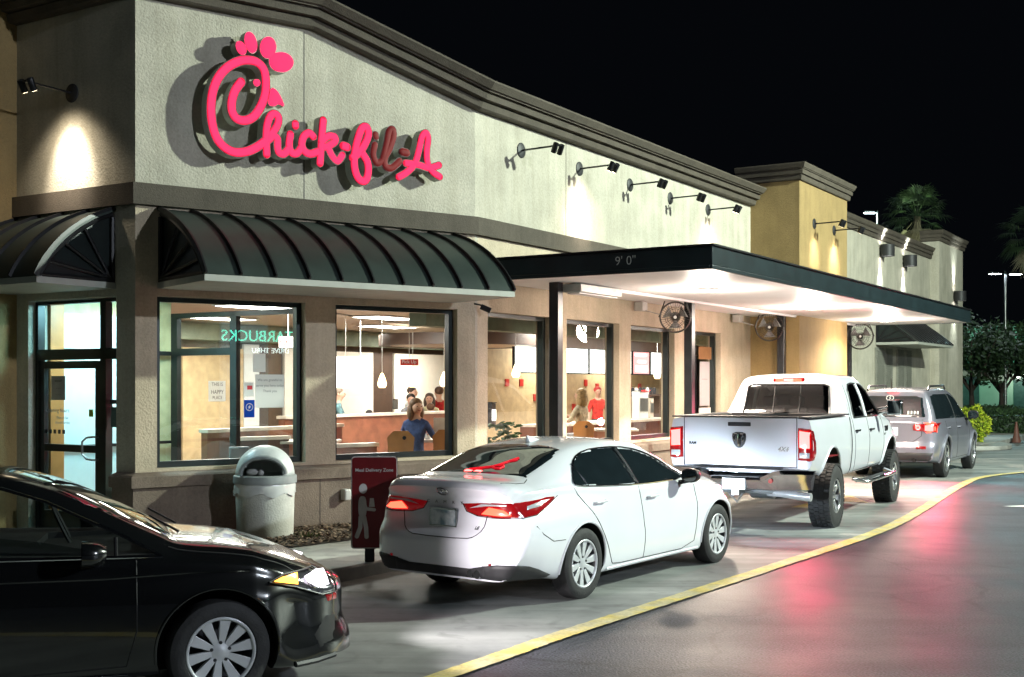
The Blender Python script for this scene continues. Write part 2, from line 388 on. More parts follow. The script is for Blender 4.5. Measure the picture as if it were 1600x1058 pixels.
# concrete drive-through lane between the building and the yellow line
lane = [(p.x, p.y) for p in LINE]+[tuple(FB(34, -14, 0)[:2]), (-30, 30), (-40, 5)]
sheet('drive_lane', lane, .006, M_['conc'])
M_['yellow'] = mat('worn_yellow_paint', (.62, .50, .14), .65, rain=.28, scale=3.4, col2=(.52, .47, .28), vlo=.40, vhi=.60, detail=12, bump=.2)
M_['whitep'] = mat('worn_white_paint', (.62, .62, .6), .6, var=.1, scale=3)
ribbon('yellow_line', LINE, .10, -.08, .012, M_['yellow'], jit=.007)
# raised sidewalk
walk = [FB(-4.6, 1.56, 0), FB(20.5, 1.56, 0), FB(26, 2.2, 0), FB(34, 2.2, 0), FB(34, -1, 0), FB(-.2, -.3, 0), FA(0.2, -.3, 0), FC(2, -.3, 0), FC(8, -.3, 0), FC(8, 5.0, 0), FB(-6.5, 1.3, 0)]
b = MB(); b.prism([(p.x, p.y) for p in walk], lambda u, v, h: Vector((u, v, h)), -.1, .15)
o = b.build('sidewalk', M_['walk'], bevel=.02); tag(o, kind='structure')
M_['mulchbase'] = mat('soil', (.05, .035, .025), .95, var=.3, scale=20, bump=.8, bscale=40)
mul = [FA(-.1, .0, 0), FA(-.1, 1.35, 0), FA(1.2, 1.55, 0), FA(2.2, 1.35, 0), FA(3.4, .62, 0), FB(.6, .5, 0), FB(.6, 0, 0), FA(4.8, 0, 0)]
sheet('mulch_bed', [(p.x, p.y) for p in mul], .165, M_['mulchbase'])
def inpoly(x, y, P):
    c = False; j = len(P)-1
    for i in range(len(P)):
        if (P[i].y > y) != (P[j].y > y) and x < (P[j].x-P[i].x)*(y-P[i].y)/(P[j].y-P[i].y)+P[i].x: c = not c
        j = i
    return c
rnd = random.Random(3); b = MB(); k = 0
while k < 5200:
    x, y = rnd.uniform(-4.6, 0.2), rnd.uniform(12.3, 17.4)
    if not inpoly(x, y, mul): continue
    k += 1
    a = rnd.uniform(0, 6.28); l = rnd.uniform(.012, .04); w = l*rnd.uniform(.3, .6); t = rnd.uniform(-.5, .5); z = .17+rnd.uniform(0, .028)
    dx, dy = math.cos(a), math.sin(a); b.cur = rnd.choice((0, 0, 1, 2))
    b.add([(x-dx*l-dy*w, y-dy*l+dx*w, z-t*l), (x+dx*l-dy*w, y+dy*l+dx*w, z+t*l), (x+dx*l+dy*w, y+dy*l-dx*w, z+t*l+.008), (x-dx*l+dy*w, y-dy*l-dx*w, z-t*l)], [(0, 1, 2, 3)])
tag(b.build('mulch_chips', [mat('bark_chip', (.11, .07, .045), .9), mat('pale_bark_chip', (.26, .19, .13), .9), mat('dark_bark_chip', (.045, .03, .022), .9)], fix=False), 'brown bark mulch chips along the foot of the wall', 'mulch', kind='stuff')
# lane arrow under the truck and white arrow on the road
def flat_arrow(name, c, ang, L_, w, m, z=.014):
    q = Vector((math.cos(ang), math.sin(ang))); s = Vector((-q.y, q.x)); c = Vector(c)
    P = [c-q*L_/2+s*w*.16, c+q*L_*.05+s*w*.16, c+q*L_*.05+s*w*.5, c+q*L_/2, c+q*L_*.05-s*w*.5, c+q*L_*.05-s*w*.16, c-q*L_/2-s*w*.16]
    return sheet(name, [(p.x, p.y) for p in P], z, m)
flat_arrow('yellow_arrow_marking', (5.35, 20.3), R(58), 2.6, 1.3, M_['yellow'], .0125)
flat_arrow('white_arrow_marking', (10.1, 19.45), R(178), 4.2, 1.5, M_['whitep'], .009)

# ------------------------------------------------------------------ the restaurant
bld = thingw('restaurant_building', (PcX, PcY, 0.15), 'cream and brown stucco restaurant with dark curved awnings and large windows', 'building')
WIN_A = [(.26, 2.20, 1.0, 3.04), (2.63, 4.54, 1.0, 3.04)]
WIN_B = [(.325, 2.14, 1.0, 3.04), (2.63, 4.48, 1.0, 3.04), (4.93, 6.78, 1.0, 3.04), (7.25, 9.06, 1.0, 3.04)]
TH = .28
b = MB()
wallholes(b, FA, 0, 4.84, .1, 4.2, WIN_A, -TH, 0)
b.build('wall', M_['tanlow'], bld, fix=False); b = MB()
b.prism([(0, 4.2), (4.84, 4.2), (4.84, 5.86), (2.3, 6.535), (0, 6.54)], lambda u, v, h: FA(u, h, v), -TH, 0)
b.build('wall', M_['cream'], bld, fix=False)
b = MB()
wallholes(b, FB, .06, 10.75, .1, 4.2, WIN_B, -TH, 0)
b.build('wall', M_['tanlow'], bld, fix=False); b = MB()
fbox(b, FB, .06, 10.75, -TH, 0, 4.2, 5.87)
b.add([FA(4.84, 0, .1), FB(.06, 0, .1), FB(.06, 0, 5.87), FA(4.84, 0, 5.87)], [(0, 1, 2, 3)])
b.build('wall', M_['cream'], bld, fix=False)
b = MB()
wallholes(b, FC, TH*.4, 2.2, .1, 4.2, [(.33, 1.97, .1, 3.04)], -TH, 0.)
fbox(b, FC, TH*.4, 2.2, -TH, 0, 4.2, 6.56)
fbox(b, FC, -.0, TH*.4, -TH, 0, .1, 6.56)
b.build('wall', M_['cream'], bld, fix=False)
# expansion joints
b = MB(); fbox(b, FA, 2.172, 2.182, 0, .002, 4.36, 6.5); fbox(b, FB, 2.6, 2.61, 0, .002, 4.36, 5.84); fbox(b, FA, 2.36, 2.366, .081, .083, .15, .78)
b.build('wall_joint', M_['black'], bld)
# ochre towers
b = MB(); fbox(b, FB, 10.75, 14.2, -.4, 1.09, .1, 6.34); b.build('tower', M_['ochre'], bld)
b = MB(); fbox(b, FC, 2.2, 6.5, -.4, 1.1, .1, 6.9); b.build('tower', M_['ochre'], bld)
# rear wing
b = MB(); fbox(b, FB, 14.2, 27.4, -.3, 0, .1, 6.2); b.build('wall', M_['cream'], bld)
b = MB(); fbox(b, FB, 27.4, 31.1, -.5, .3, .1, 6.78); b.build('end_pilaster', M_['cream'], bld)
# roof slab and hidden outer walls
b = MB(); b.prism([(q.x, q.y) for q in (FC(6, -.3, 0), FC(.1, -.32, 0), FA(.15, -.32, 0), FA(4.84, -.32, 0), FB(31, -.32, 0), FB(31, -9.2, 0), FB(-4.3, -9.2, 0))], lambda u, v, h: Vector((u, v, h)), 3.3, 3.5); fbox(b, FB, -4.3, 31, -9.4, -9.2, .1, 5.8); fbox(b, FB, 30.8, 31.05, -9.2, -.5, .1, 5.8); fbox(b, FB, -4.6, -4.3, -9.4, -5.0, .1, 5.8)
b.build('roof', M_['brown'], bld)

def sweep(mb, prof, stations):
    """stations: (origin Vector, outward Vector scaled for mitre, z0)"""
    n = len(prof); vs = []
    for o, w, z0 in stations:
        for (a, h) in prof: vs.append(Vector((o.x, o.y, 0))+w*a+UZ*(z0+h))
    fs = [(i*n+k, i*n+(k+1) % n, (i+1)*n+(k+1) % n, (i+1)*n+k) for i in range(len(stations)-1) for k in range(n)]
    fs += [tuple(range(n))[::-1], tuple((len(stations)-1)*n+k for k in range(n))]
    return mb.add(vs, fs)
def miter(a, b): 
    m = (a+b).normalized(); return m/ m.dot(a)
CORN = [(-.25, 0), (.10, 0), (.13, .02), (.15, .10), (.12, .108), (.12, .118), (.22, .125), (.24, .20), (.21, .208), (.21, .222), (.27, .228), (.27, .244), (.31, .25), (.38, .33), (.38, .355), (-.25, .40)]
mAB = miter(nA, nB); mCA = miter(nC, nA)
b = MB()
sweep(b, CORN, [(FC(2.2, 0, 0), nC, 6.53), (oC, mCA, 6.53), (FA(2.27, 0, 0), nA, 6.53), (oK, mAB, 5.855), (FB(10.72, 0, 0), nB, 5.855)])
b.build('cornice', M_['brown'], bld)
CORN2 = [(a*.46+.0, h) for a, h in CORN]
b = MB(); sweep(b, CORN2, [(FB(10.75, -.3, 0), nC, 6.33), (FB(10.75, 1.09, 0), nC+nB, 6.33), (FB(14.2, 1.09, 0), nB+dB, 6.33), (FB(14.2, -.3, 0), dB, 6.33)]); b.build('cornice', M_['brown'], bld)
b = MB(); sweep(b, CORN2, [(FB(14.2, 0, 0), nB, 6.18), (FB(27.4, 0, 0), nB, 6.18)]); b.build('cornice', M_['brown'], bld)
b = MB(); sweep(b, CORN2, [(FB(27.4, -.3, 0), nC, 6.77), (FB(27.4, .3, 0), nC+nB, 6.77), (FB(31.1, .3, 0), nB+dB, 6.77), (FB(31.1, -.3, 0), dB, 6.77)]); b.build('cornice', M_['brown'], bld)
# brown band
BAND = [(-.02, 0), (.07, 0), (.07, .25), (-.02, .25)]
b = MB(); sweep(b, BAND, [(FC(2.2, 0, 0), nC, 4.1), (oC, mCA, 4.1), (oK, mAB, 4.1), (FB(10.74, 0, 0), nB, 4.1)]); b.build('band', M_['brown'], bld)
# brown base with sill cap
BASE = [(-.05, .0), (.08, .0), (.08, .69), (-.05, .69)]
SILL = [(-.12, .0), (.13, .0), (.13, .125), (.10, .145), (-.12, .205)]
b = MB(); sweep(b, BASE, [(FC(.31, 0, 0), nC, .1), (oC, mCA, .1), (oK, mAB, .1), (FB(10.74, 0, 0), nB, .1)]); b.build('base', M_['brown2'], bld)
b = MB(); sweep(b, SILL, [(FC(.31, 0, 0), nC, .79), (oC, mCA, .79), (oK, mAB, .79), (FB(10.74, 0, 0), nB, .79)]); b.build('sill', M_['brown2'], bld)

# windows
def window(F, w, rec=.11, fw=.07, mull=()):
    t0, t1, z0, z1 = w; t0 += .004; t1 -= .004; z0 += .004; z1 -= .004
    n0, n1 = -rec-.1, -rec
    b = MB()
    fbox(b, F, t0, t0+fw, n0, n1, z0, z1); fbox(b, F, t1-fw, t1, n0, n1, z0, z1)
    fbox(b, F, t0+fw, t1-fw, n0, n1, z0, z0+fw); fbox(b, F, t0+fw, t1-fw, n0, n1, z1-fw*.8, z1)
    for kind, a, c, d in mull:
        if kind == 'v': fbox(b, F, a-.03, a+.03, n0+.004, n1-.004, c, d)
        else: fbox(b, F, c, d, n0+.004, n1-.004, a-.03, a+.03)
    fr = b.build('window', M_['frame'], bld)
    g = MB(); g.add([F(t0+.02, -rec-.05, z0+.02), F(t1-.02, -rec-.05, z0+.02), F(t1-.02, -rec-.05, z1-.02), F(t0+.02, -rec-.05, z1-.02)], [(0, 1, 2, 3)])
    p = g.build('pane', M_['wglass'], fr, fix=False); 
    if bld.name in MW: p.matrix_parent_inverse = Matrix.Identity(4) if False else p.matrix_parent_inverse
    return fr
def childfix(p, root):
    """a sub-part built in world coordinates under a part that is itself a child of a world-built thing"""
    p.matrix_parent_inverse = Matrix.Identity(4)
for w in WIN_A: window(FA, w)
for w in WIN_B: window(FB, w)

# glazed entrance on the short wall
b = MB(); r0, r1 = -.2, -.1
for a, c, z0, z1 in [(.335, .37, .12, 3.03), (1.91, 1.965, .12, 3.03), (.37, 1.91, 2.99, 3.03), (.37, 1.91, 2.30, 2.43), (.64, .74, .12, 2.99), (.37, .64, .12, .25)]:
    fbox(b, FC, a, c, r0, r1, z0, z1)
ef = b.build('entrance_frame', M_['frame'], bld)
g = MB(); g.add([FC(.36, -.15, .2), FC(1.92, -.15, .2), FC(1.92, -.15, 3.0), FC(.36, -.15, 3.0)], [(0, 1, 2, 3)]); g.build('pane', M_['wglass'], ef, fix=False)
b = MB()
for a, c, z0, z1 in [(.76, .86, .17, 2.28), (1.83, 1.90, .17, 2.28), (.86, 1.83, 2.19, 2.28), (.86, 1.83, .17, .42), (.86, 1.83, 1.16, 1.25)]:
    fbox(b, FC, a, c, -.19, -.125, z0, z1)
dr = b.build('door', M_['frame'], bld, bevel=.004)
b = MB(); b.tube([FC(.80, -.12, 1.36), FC(.80, -.04, 1.36), FC(.9, -.03, 1.35), FC(.98, -.03, 1.3), FC(.98, -.03, 1.15), FC(.9, -.03, 1.09), FC(.80, -.04, 1.08), FC(.80, -.12, 1.08)], .013, 8); b.build('handle', M_['steel'], dr, smooth=True)

# awnings
def awning(F, t0, t1, D, ztop, zbot, ribs, blend=.5, seam=.02, fasc=.075, label=None):
    def prof(a):   # a in 0..1 wall -> front
        th = a*math.pi/2; n = D*math.sin(th)*blend+D*a*(1-blend)
        z = (zbot+(ztop-zbot)*math.cos(th))*blend+(ztop+(zbot-ztop)*a)*(1-blend)
        return n, z
    N = 18; P = [prof(i/N) for i in range(N+1)]
    b = MB(); n = len(P)
    for th in (0, .025):
        pass
    vs = [F(t0, p, z) for p, z in P]+[F(t1, p, z) for p, z in P]+[F(t0, max(0, p-.02), z-.02) for p, z in P]+[F(t1, max(0, p-.02), z-.02) for p, z in P]
    fs = [(i, i+1, n+i+1, n+i) for i in range(n-1)]+[(2*n+i, 3*n+i, 3*n+i+1, 2*n+i+1) for i in range(n-1)]
    fs += [(i, 2*n+i, 2*n+i+1, i+1) for i in range(n-1)]+[(n+i, n+i+1, 3*n+i+1, 3*n+i) for i in range(n-1)]
    b.add(vs, fs); aw = b.build('awning', M_['awning'], bld, smooth=True)
    for k in range(ribs):
        t = t0+(t1-t0)*(k+.0)/(ribs-1); t = min(max(t, t0+.012), t1-.012); b = MB()
        vs = []
        for p, z in P: vs += [F(t-.014, p, z-.002), F(t+.014, p, z-.002), F(t+.010, p+.03, z+.028), F(t-.010, p+.03, z+.028)]
        fs = [(i*4+j, i*4+(j+1) % 4, (i+1)*4+(j+1) % 4, (i+1)*4+j) for i in range(N) for j in range(4)]+[(0, 1, 2, 3), (N*4+3, N*4+2, N*4+1, N*4)]
        b.add(vs, fs); b.build('seam_rib', M_['black'], aw)
    # end trusses
    for t in (t0+.03, t1-.03):
        b = MB(); r = .028
        b.tube([F(t, p-.04, z-.045) for p, z in P if p > .04], r, 6); b.tube([F(t, 0.03, ztop-.1), F(t, 0.03, zbot)], r, 6); b.tube([F(t, .03, zbot+.02), F(t, D-.03, zbot+.02)], r, 6)
        for a in (.35, .58, .8):
            p, z = prof(a); b.tube([F(t, .06, zbot+.05), F(t, p-.04, z-.04)], r*.75, 6)
        b.build('end_truss', M_['black'], aw, smooth=True)
        b = MB(); q = [(0.01, ztop-.06)]+[(p-.03, z-.03) for p, z in P[1:]]+[(0.01, zbot+.0)]
        tt = t+.03 if t < (t0+t1)/2 else t-.03
        b.prism(q, lambda u, v, h: F(tt+h, u, v), -.004, .004)
        b.build('end_panel', M_['frame'], aw)
    b = MB(); fbox(b, F, t0, t1, 0.01, D, zbot-fasc, zbot-.004); b.build('awning_fascia', M_['awnwhite'], aw)
    return aw
awning(FA, .26, 4.47, 1.43, 4.07, 3.20, 11)
awning(FC, .33, 2.19, 1.09, 4.07, 3.20, 5)
awning(FB, 20.7, 25.2, 1.2, 4.1, 3.2, 12, blend=.08)
# shuttered window in the rear wing
b = MB()
for a, c in ((20.6, 21.5), (21.6, 22.4), (23.0, 23.8), (23.9, 24.7)):
    for z0, z1 in ((1.2, 3.05),):
        fbox(b, FB, a, c, .003, .05, z0, z1)
        k = z0+.06
        while k < z1-.06: fbox(b, FB, a+.06, c-.06, .05, .075, k, k+.035); k += .07
b.build('shutter', mat('grey_shutter_paint', (.20, .20, .17), .6), bld)

# drive-through canopy
cn = thingw('drive_through_canopy', tuple(FB(.86, .82, .15)), 'flat dark edged canopy with white soffit reaching over the drive lane', 'canopy')
b = MB(); fbox(b, FB, .05, 15.85, .03, 3.55, 3.50, 3.74); fbox(b, FB, .052, 15.848, 3.513, 3.552, 3.447, 3.4998); fbox(b, FB, .048, .088, .031, 3.511, 3.447, 3.4998); fbox(b, FB, 15.812, 15.852, .031, 3.511, 3.447, 3.4998); b.build('roof', M_['fascia'], cn, bevel=.006)
b = MB(); fbox(b, FB, .09, 15.81, .05, 3.51, 3.455, 3.50); b.build('soffit', M_['soffit'], cn)
b = MB(); fbox(b, FB, 0.02, 15.88, .03, 3.58, 3.742, 3.765); b.build('roof_edge', M_['black'], cn)
for t in (.86, 5.6, 10.4, 15.2):
    b = MB(); fbox(b, FB, t-.075, t+.075, .745, .895, .15, 3.455); p = b.build('post', M_['post'], cn, bevel=.008)
b = MB(); b.tube([FB(2.4, 1.0, 3.44), FB(15.6, 1.0, 3.44)], .03, 8); b.build('conduit', M_['soffit'], cn, smooth=True)
for t in (3.0, 8.1, 13.3):
    b = MB(); c = FB(t, 2.25, 3.44)
    Mx = Matrix.Translation(c)
    b.lathe([(.0, .012), (.17, .012), (.17, -.012), (.15, -.02)], 28, Mx); hd = b.build('ceiling_light', M_['soffit'], cn, smooth=True)
    b = MB(); b.lathe([(0, -.02), (.145, -.021), (.14, -.03), (0, -.034)], 28, Mx); b.build('lens', M_['lens'], hd, smooth=True)
    light('canopy_light', 'SPOT', tuple(c-UZ*.06), 1250, (1, .81, .63), .14, aim=tuple(c-UZ*2), angle=165, blend=.6)
    light('canopy_glow', 'POINT', tuple(c-UZ*.34), 170, (1, .85, .72), .24)
# clearance lettering on the end fascia
def endmat(n, z):
    o = FB(.047, n, z); m = Matrix.Identity(4)
    for i in range(3): m[i][0] = nB[i]; m[i][1] = UZ[i]; m[i][2] = nC[i]; m[i][3] = o[i]
    return m
text_mesh("9' 0\"", .17, mat('grey_lettering', (.35, .38, .36), .6), endmat(2.335, 3.61), 'lettering', cn, .001, weight=-.002)
# ------------------------------------------------------------------ vehicles
def pchip(tab, x):
    n = len(tab)
    if x <= tab[0][0]: return tab[0][1]
    if x >= tab[-1][0]: return tab[-1][1]
    h = [tab[i+1][0]-tab[i][0] for i in range(n-1)]; d = [(tab[i+1][1]-tab[i][1])/h[i] for i in range(n-1)]
    m = [0.]*n
    for i in range(1, n-1):
        if d[i-1]*d[i] > 0:
            w1 = 2*h[i]+h[i-1]; w2 = h[i]+2*h[i-1]; m[i] = (w1+w2)/(w1/d[i-1]+w2/d[i])
    m[0] = d[0]; m[-1] = d[-1]
    for i in range(n-1):
        if x <= tab[i+1][0]:
            t = (x-tab[i][0])/h[i]; a = tab[i][1]; b_ = tab[i+1][1]
            return (2*t**3-3*t*t+1)*a+(t**3-2*t*t+t)*h[i]*m[i]+(-2*t**3+3*t*t)*b_+(t**3-t*t)*h[i]*m[i+1]
def chaikin(P, k=2, closed=False):
    for _ in range(k):
        Q = []
        n = len(P)
        if not closed: Q.append(P[0])
        for i in range(n if closed else n-1):
            a, b_ = P[i], P[(i+1) % n]
            q = tuple(.75*a[j]+.25*b_[j] for j in range(len(a))); r = tuple(.25*a[j]+.75*b_[j] for j in range(len(a)))
            if closed or i > 0: Q.append(q)
            if closed or i < n-2: Q.append(r)
        if not closed: Q.append(P[-1])
        P = Q
    return P
class Car:
    def __init__(s, t, tabs, x0, x1, rear, front, rc, fc, nst=110, kc=2, bl=.75, fl=.7, extra=()):
        """t: the thing; tabs: name->[(x,val)]; rear/front: inset tables by z; rc/fc: plan rounding (radius in y, depth in x)"""
        s.t = t; T = lambda k, x: pchip(tabs[k], x)
        s.xc = 0
        xs = sorted(set([x0+(x1-x0)*i/(nst-1) for i in range(nst)]+list(extra)))
        def inset(tab, cr, z, y, w):
            v = pchip(tab, z); ry, dx = cr; a = max(0, abs(y)-(w-ry))/ry; a = min(a, 1)
            return v+dx*(1-math.sqrt(max(0, 1-a*a*.97)))
        def sm(u): u = min(max(u, 0), 1); return u*u*(3-2*u)
        rows = []
        for x in xs:
            zb, wb, zm, wm, zs, ws, zr, wr, zt = [T(k, x) for k in ('zb', 'wb', 'zm', 'wm', 'zs', 'ws', 'zr', 'wr', 'zt')]
            L = lambda a: (ws+(wr-ws)*a, zs+(zr-zs)*a)
            bul = .022*min(1, max(0, (zr-zs)/.3))
            C = [(0, zb), (wb*.6, zb), (wb*.93, zb), (wb, zb+.05), (wb+(wm-wb)*.75, zm-(zm-zb)*.4), (wm, zm), (wm-.004, zm+(zs-zm)*.35), (ws+.012, zs-.07), (ws+.004, zs-.02), L(.05), L(.22), (L(.5)[0]+bul, L(.5)[1]), (L(.8)[0]+bul*.7, L(.8)[1]), (wr, zr), (wr-.07, zr+(zt-zr)*.62), (wr*.6, zt-(zt-zr)*.12), (wr*.25, zt-.002), (0, zt)]
            rows.append(chaikin(C, kc))
        m = len(rows[0]); s.m = m
        s.inset_r = lambda z, y, w: inset(rear, rc, z, y, w)
        vs = []; idx = {}
        wmax = max(v for _, v in tabs['wm'])
        def put(x, y, z, w):
            wr_ = sm(1-(x-x0)/bl)*0+max(0, 1-(x-x0)/bl); wf_ = max(0, 1-(x1-x)/fl)
            xx = x+inset(rear, rc, z, y, w)*wr_-inset(front, fc, z, y, w)*wf_
            vs.append((xx, y, z)); return len(vs)-1
        fs = []
        ring = []
        for i, x in enumerate(xs):
            wl = max(q[0] for q in rows[i])
            r = [put(x, -y, z, wl) for y, z in rows[i]]
            l = [r[0]]+[put(x, y, z, wl) for y, z in rows[i][1:-1]]+[r[-1]]
            ring.append((r, l))
        for i in range(len(xs)-1):
            for j in range(m-1):
                a, b_ = ring[i], ring[i+1]
                fs.append((a[0][j], b_[0][j], b_[0][j+1], a[0][j+1]))
                fs.append((a[1][j], a[1][j+1], b_[1][j+1], b_[1][j]))
        # end caps as grids
        NC = 22
        for e, (i, x) in enumerate(((0, xs[0]), (len(xs)-1, xs[-1]))):
            wl = max(q[0] for q in rows[i]); g = []
            for j in range(m):
                y, z = rows[i][j]
                if j == 0 or j == m-1: g.append([ring[i][0][j]]*(NC+1)); continue
                row = [ring[i][0][j]]
                for k in range(1, NC):
                    u = -1+2*k/NC; u = math.copysign(1-(1-abs(u))**1.5, u)
                    row.append(put(x, y*u, z, wl))
                row.append(ring[i][1][j]); g.append(row)
            for j in range(m-1):
                for k in range(NC):
                    q = [g[j][k], g[j][k+1], g[j+1][k+1], g[j+1][k]]
                    qq = []
                    for v in q:
                        if v not in qq: qq.append(v)
                    if len(qq) > 2: fs.append(tuple(qq) if e else tuple(qq[::-1]))
        s.V, s.F = vs, fs
        s.bvh = BVHTree.FromPolygons([Vector(v) for v in vs], fs)
        s.cut = []
    def hit(s, d, u, v):
        """d: 'R','L' (u=x,v=z) / 'B' rear,'F' front (u=y,v=z) / 'T' top (u=x,v=y)"""
        if d == 'R': o, w = Vector((u, -3, v)), Vector((0, 1, 0))
        elif d == 'L': o, w = Vector((u, 3, v)), Vector((0, -1, 0))
        elif d == 'B': o, w = Vector((-6, u, v)), Vector((1, 0, 0))
        elif d == 'F': o, w = Vector((9, u, v)), Vector((-1, 0, 0))
        elif d == 'FR': a = Vector((.7071, .7071, 0)); w = Vector((-.7071, .7071, 0)); o = a*u+UZ*v-w*8
        elif d == 'FL': a = Vector((.7071, -.7071, 0)); w = Vector((-.7071, -.7071, 0)); o = a*u+UZ*v-w*8
        elif d == 'DR': a = Vector((.7071, -.7071, 0)); w = Vector((.7071, .7071, 0)); o = a*u+UZ*v-w*5     # from the rear right corner
        elif d == 'DL': a = Vector((.7071, .7071, 0)); w = Vector((.7071, -.7071, 0)); o = a*u+UZ*v-w*5
        else: o, w = Vector((u, v, 4)), Vector((0, 0, -1))
        h = s.bvh.ray_cast(o, w)
        return h[0], h[1], w
    def body(s, mats, cuts=(), name='body'):
        """cuts: list of MB solids; the cut faces get material slot 1"""
        b = MB(); b.v, b.f, b.m = list(s.V), list(s.F), [0]*len(s.F)
        o = b.build(name, mats, s.t, smooth=True, autos=50)
        for c in cuts:
            cb = bpy.data.meshes.new('c'); cb.from_pydata(c.v, [], c.f)
            bm = bmesh.new(); bm.from_mesh(cb); bmesh.ops.recalc_face_normals(bm, faces=bm.faces); bm.to_mesh(cb); bm.free()
            for m in mats: cb.materials.append(m)
            cb.polygons.foreach_set('material_index', [1]*len(cb.polygons))
            co = bpy.data.objects.new('c', cb); COL.objects.link(co)
            md = o.modifiers.new('b', 'BOOLEAN'); md.operation = 'DIFFERENCE'; md.object = co; md.solver = 'EXACT'
            try: md.material_mode = 'INDEX'
            except Exception: pass
            apply_mods(o); bpy.data.objects.remove(co)
        o.data.polygons.foreach_set('use_smooth', [True]*len(o.data.polygons))
        o.data.set_sharp_from_angle(angle=R(40))
        s.o = o; return o
    def refine(s, P, step=.05, closed=True):
        out = []; n = len(P)
        for i in range(n if closed else n-1):
            a, b_ = P[i], P[(i+1) % n]; L_ = math.hypot(b_[0]-a[0], b_[1]-a[1]); k = max(1, int(L_/step))
            out += [(a[0]+(b_[0]-a[0])*j/k, a[1]+(b_[1]-a[1])*j/k) for j in range(k)]
        if not closed: out.append(P[-1])
        return out
    def patch(s, name, d, P, m, off=.008, parent=None, step=.035, rnd_=0, edge=-.002, back=None, smooth=True):
        if rnd_: P = chaikin(P, rnd_, True)
        if parent is not None and edge == -.002: off += .012; edge = off-.004
        B_ = s.refine(P, step)
        n = len(B_); x0 = min(p[0] for p in B_); x1 = max(p[0] for p in B_); y0 = min(p[1] for p in B_); y1 = max(p[1] for p in B_)
        pts = [Vector(p) for p in B_]; BV = [Vector((p[0], p[1])) for p in B_]
        class Q: pass
        def inside(x, y):
            c = False; j = n-1
            for i in range(n):
                if (B_[i][1] > y) != (B_[j][1] > y) and x < (B_[j][0]-B_[i][0])*(y-B_[i][1])/(B_[j][1]-B_[i][1])+B_[i][0]: c = not c
                j = i
            return c
        def dist(x, y): return min((x-p[0])**2+(y-p[1])**2 for p in B_)
        nx = int((x1-x0)/step)+1; ny = int((y1-y0)/step)+1
        for i in range(nx):
            for j in range(ny):
                x = x0+(i+.5)*(x1-x0)/nx; y = y0+(j+.5)*(y1-y0)/ny
                if inside(x, y) and dist(x, y) > (step*.45)**2: pts.append(Vector((x, y)))
        # inset ring for the rolled edge
        r = delaunay_2d_cdt(pts, [(i, (i+1) % n) for i in range(n)], [], 1, 1e-6)
        vs = []
        for i, p in enumerate(r[0]):
            h, nn, w = s.hit(d, p.x, p.y)
            if h is None:
                q = min(B_, key=lambda a: (a[0]-p.x)**2+(a[1]-p.y)**2); h = Vector((0, 0, 0)); nn = -w
                # slide inward until the body is met
                cx_, cy_ = sum(a[0] for a in B_)/n, sum(a[1] for a in B_)/n
                for k in range(1, 40):
                    hh, n2, w = s.hit(d, p.x+(cx_-p.x)*k/40, p.y+(cy_-p.y)*k/40)
                    if hh is not None: h, nn = hh, n2; break
            if nn.dot(w) > 0: nn = -nn
            onb = dist(p.x, p.y) < 1e-8
            vs.append(h+nn*(edge if onb else off))
        if back:
            pass
        b = MB(); b.add(vs, r[2])
        o = b.build(name, m, parent if parent is not None else s.t, smooth=smooth, fix=False, autos=60)
        # orientation
        _, nn, w = s.hit(d, *[sum(a[k] for a in B_)/n for k in (0, 1)]) if True else None
        me = o.data; tot = sum((p.normal*p.area for p in me.polygons), Vector())
        if tot.dot(w) > 0: me.flip_normals()
        if parent is not None: o.parent = parent
        return o
    def line(s, name, d, P, m, r=.004, parent=None, step=.06, closed=False, off=0., rnd_=0, sides=6):
        if rnd_: P = chaikin(P, rnd_, closed)
        B_ = s.refine(P, step, closed)
        if closed: B_.append(B_[0])
        pts = []
        for u, v in B_:
            h, nn, w = s.hit(d, u, v)
            if h is None: continue
            if nn.dot(w) > 0: nn = -nn
            pts.append(h+nn*off)
        b = MB(); b.tube(pts, r, sides)
        return b.build(name, m, parent if parent is not None else s.t, smooth=True)
    def prismcut(s, d, P, a, b_, rnd_=0):
        if rnd_: P = chaikin(P, rnd_, True)
        b = MB()
        if d in 'RL': fn = lambda u, v, h: Vector((u, h, v))
        elif d in 'BF': fn = lambda u, v, h: Vector((h, u, v))
        else: fn = lambda u, v, h: Vector((u, v, h))
        b.prism(P, fn, a, b_); return b
def arch_cut(x, y0, y1, z, r, n=40, flat=None):
    b = MB(); P = [(x+r*math.cos(2*math.pi*k/n), z+r*math.sin(2*math.pi*k/n)) for k in range(n)]
    b.prism(P, lambda u, v, h: Vector((u, h, v)), y0, y1); return b

M_['tyre'] = mat('tyre_rubber', (.018, .018, .019), .75, var=.25, scale=12, bump=.3, bscale=60)
M_['rimsilver'] = mat('silver_alloy', (.62, .64, .67), .34, .35, var=.04)
M_['rimdark'] = mat('wheel_barrel_dark', (.05, .05, .055), .5, .6, var=.2)
M_['chrome'] = mat('chrome', (.75, .76, .78), .08, 1., var=.02)
M_['plastic'] = mat('dark_plastic', (.022, .022, .024), .55, var=.2)
M_['gap'] = mat('panel_gap', (.012, .012, .014), .7)
M_['under'] = mat('underbody_black', (.012, .012, .012), .8)
M_['tint'] = mat('tinted_glass', (.010, .016, .019), .03, var=.1, spec=.9, coat=.6)
M_['redlens'] = mat('red_lamp_lens', (.22, .004, .006), .12, var=.2, coat=1, emis=(1, .02, .03), estr=.10)
M_['redon'] = mat('lit_red_lamp', (.5, .02, .02), .2, emis=(1, .05, .025), estr=7, var=.01)
M_['redhot'] = mat('bright_red_lamp', (.5, .02, .02), .2, emis=(1, .075, .07), estr=9, var=.01)
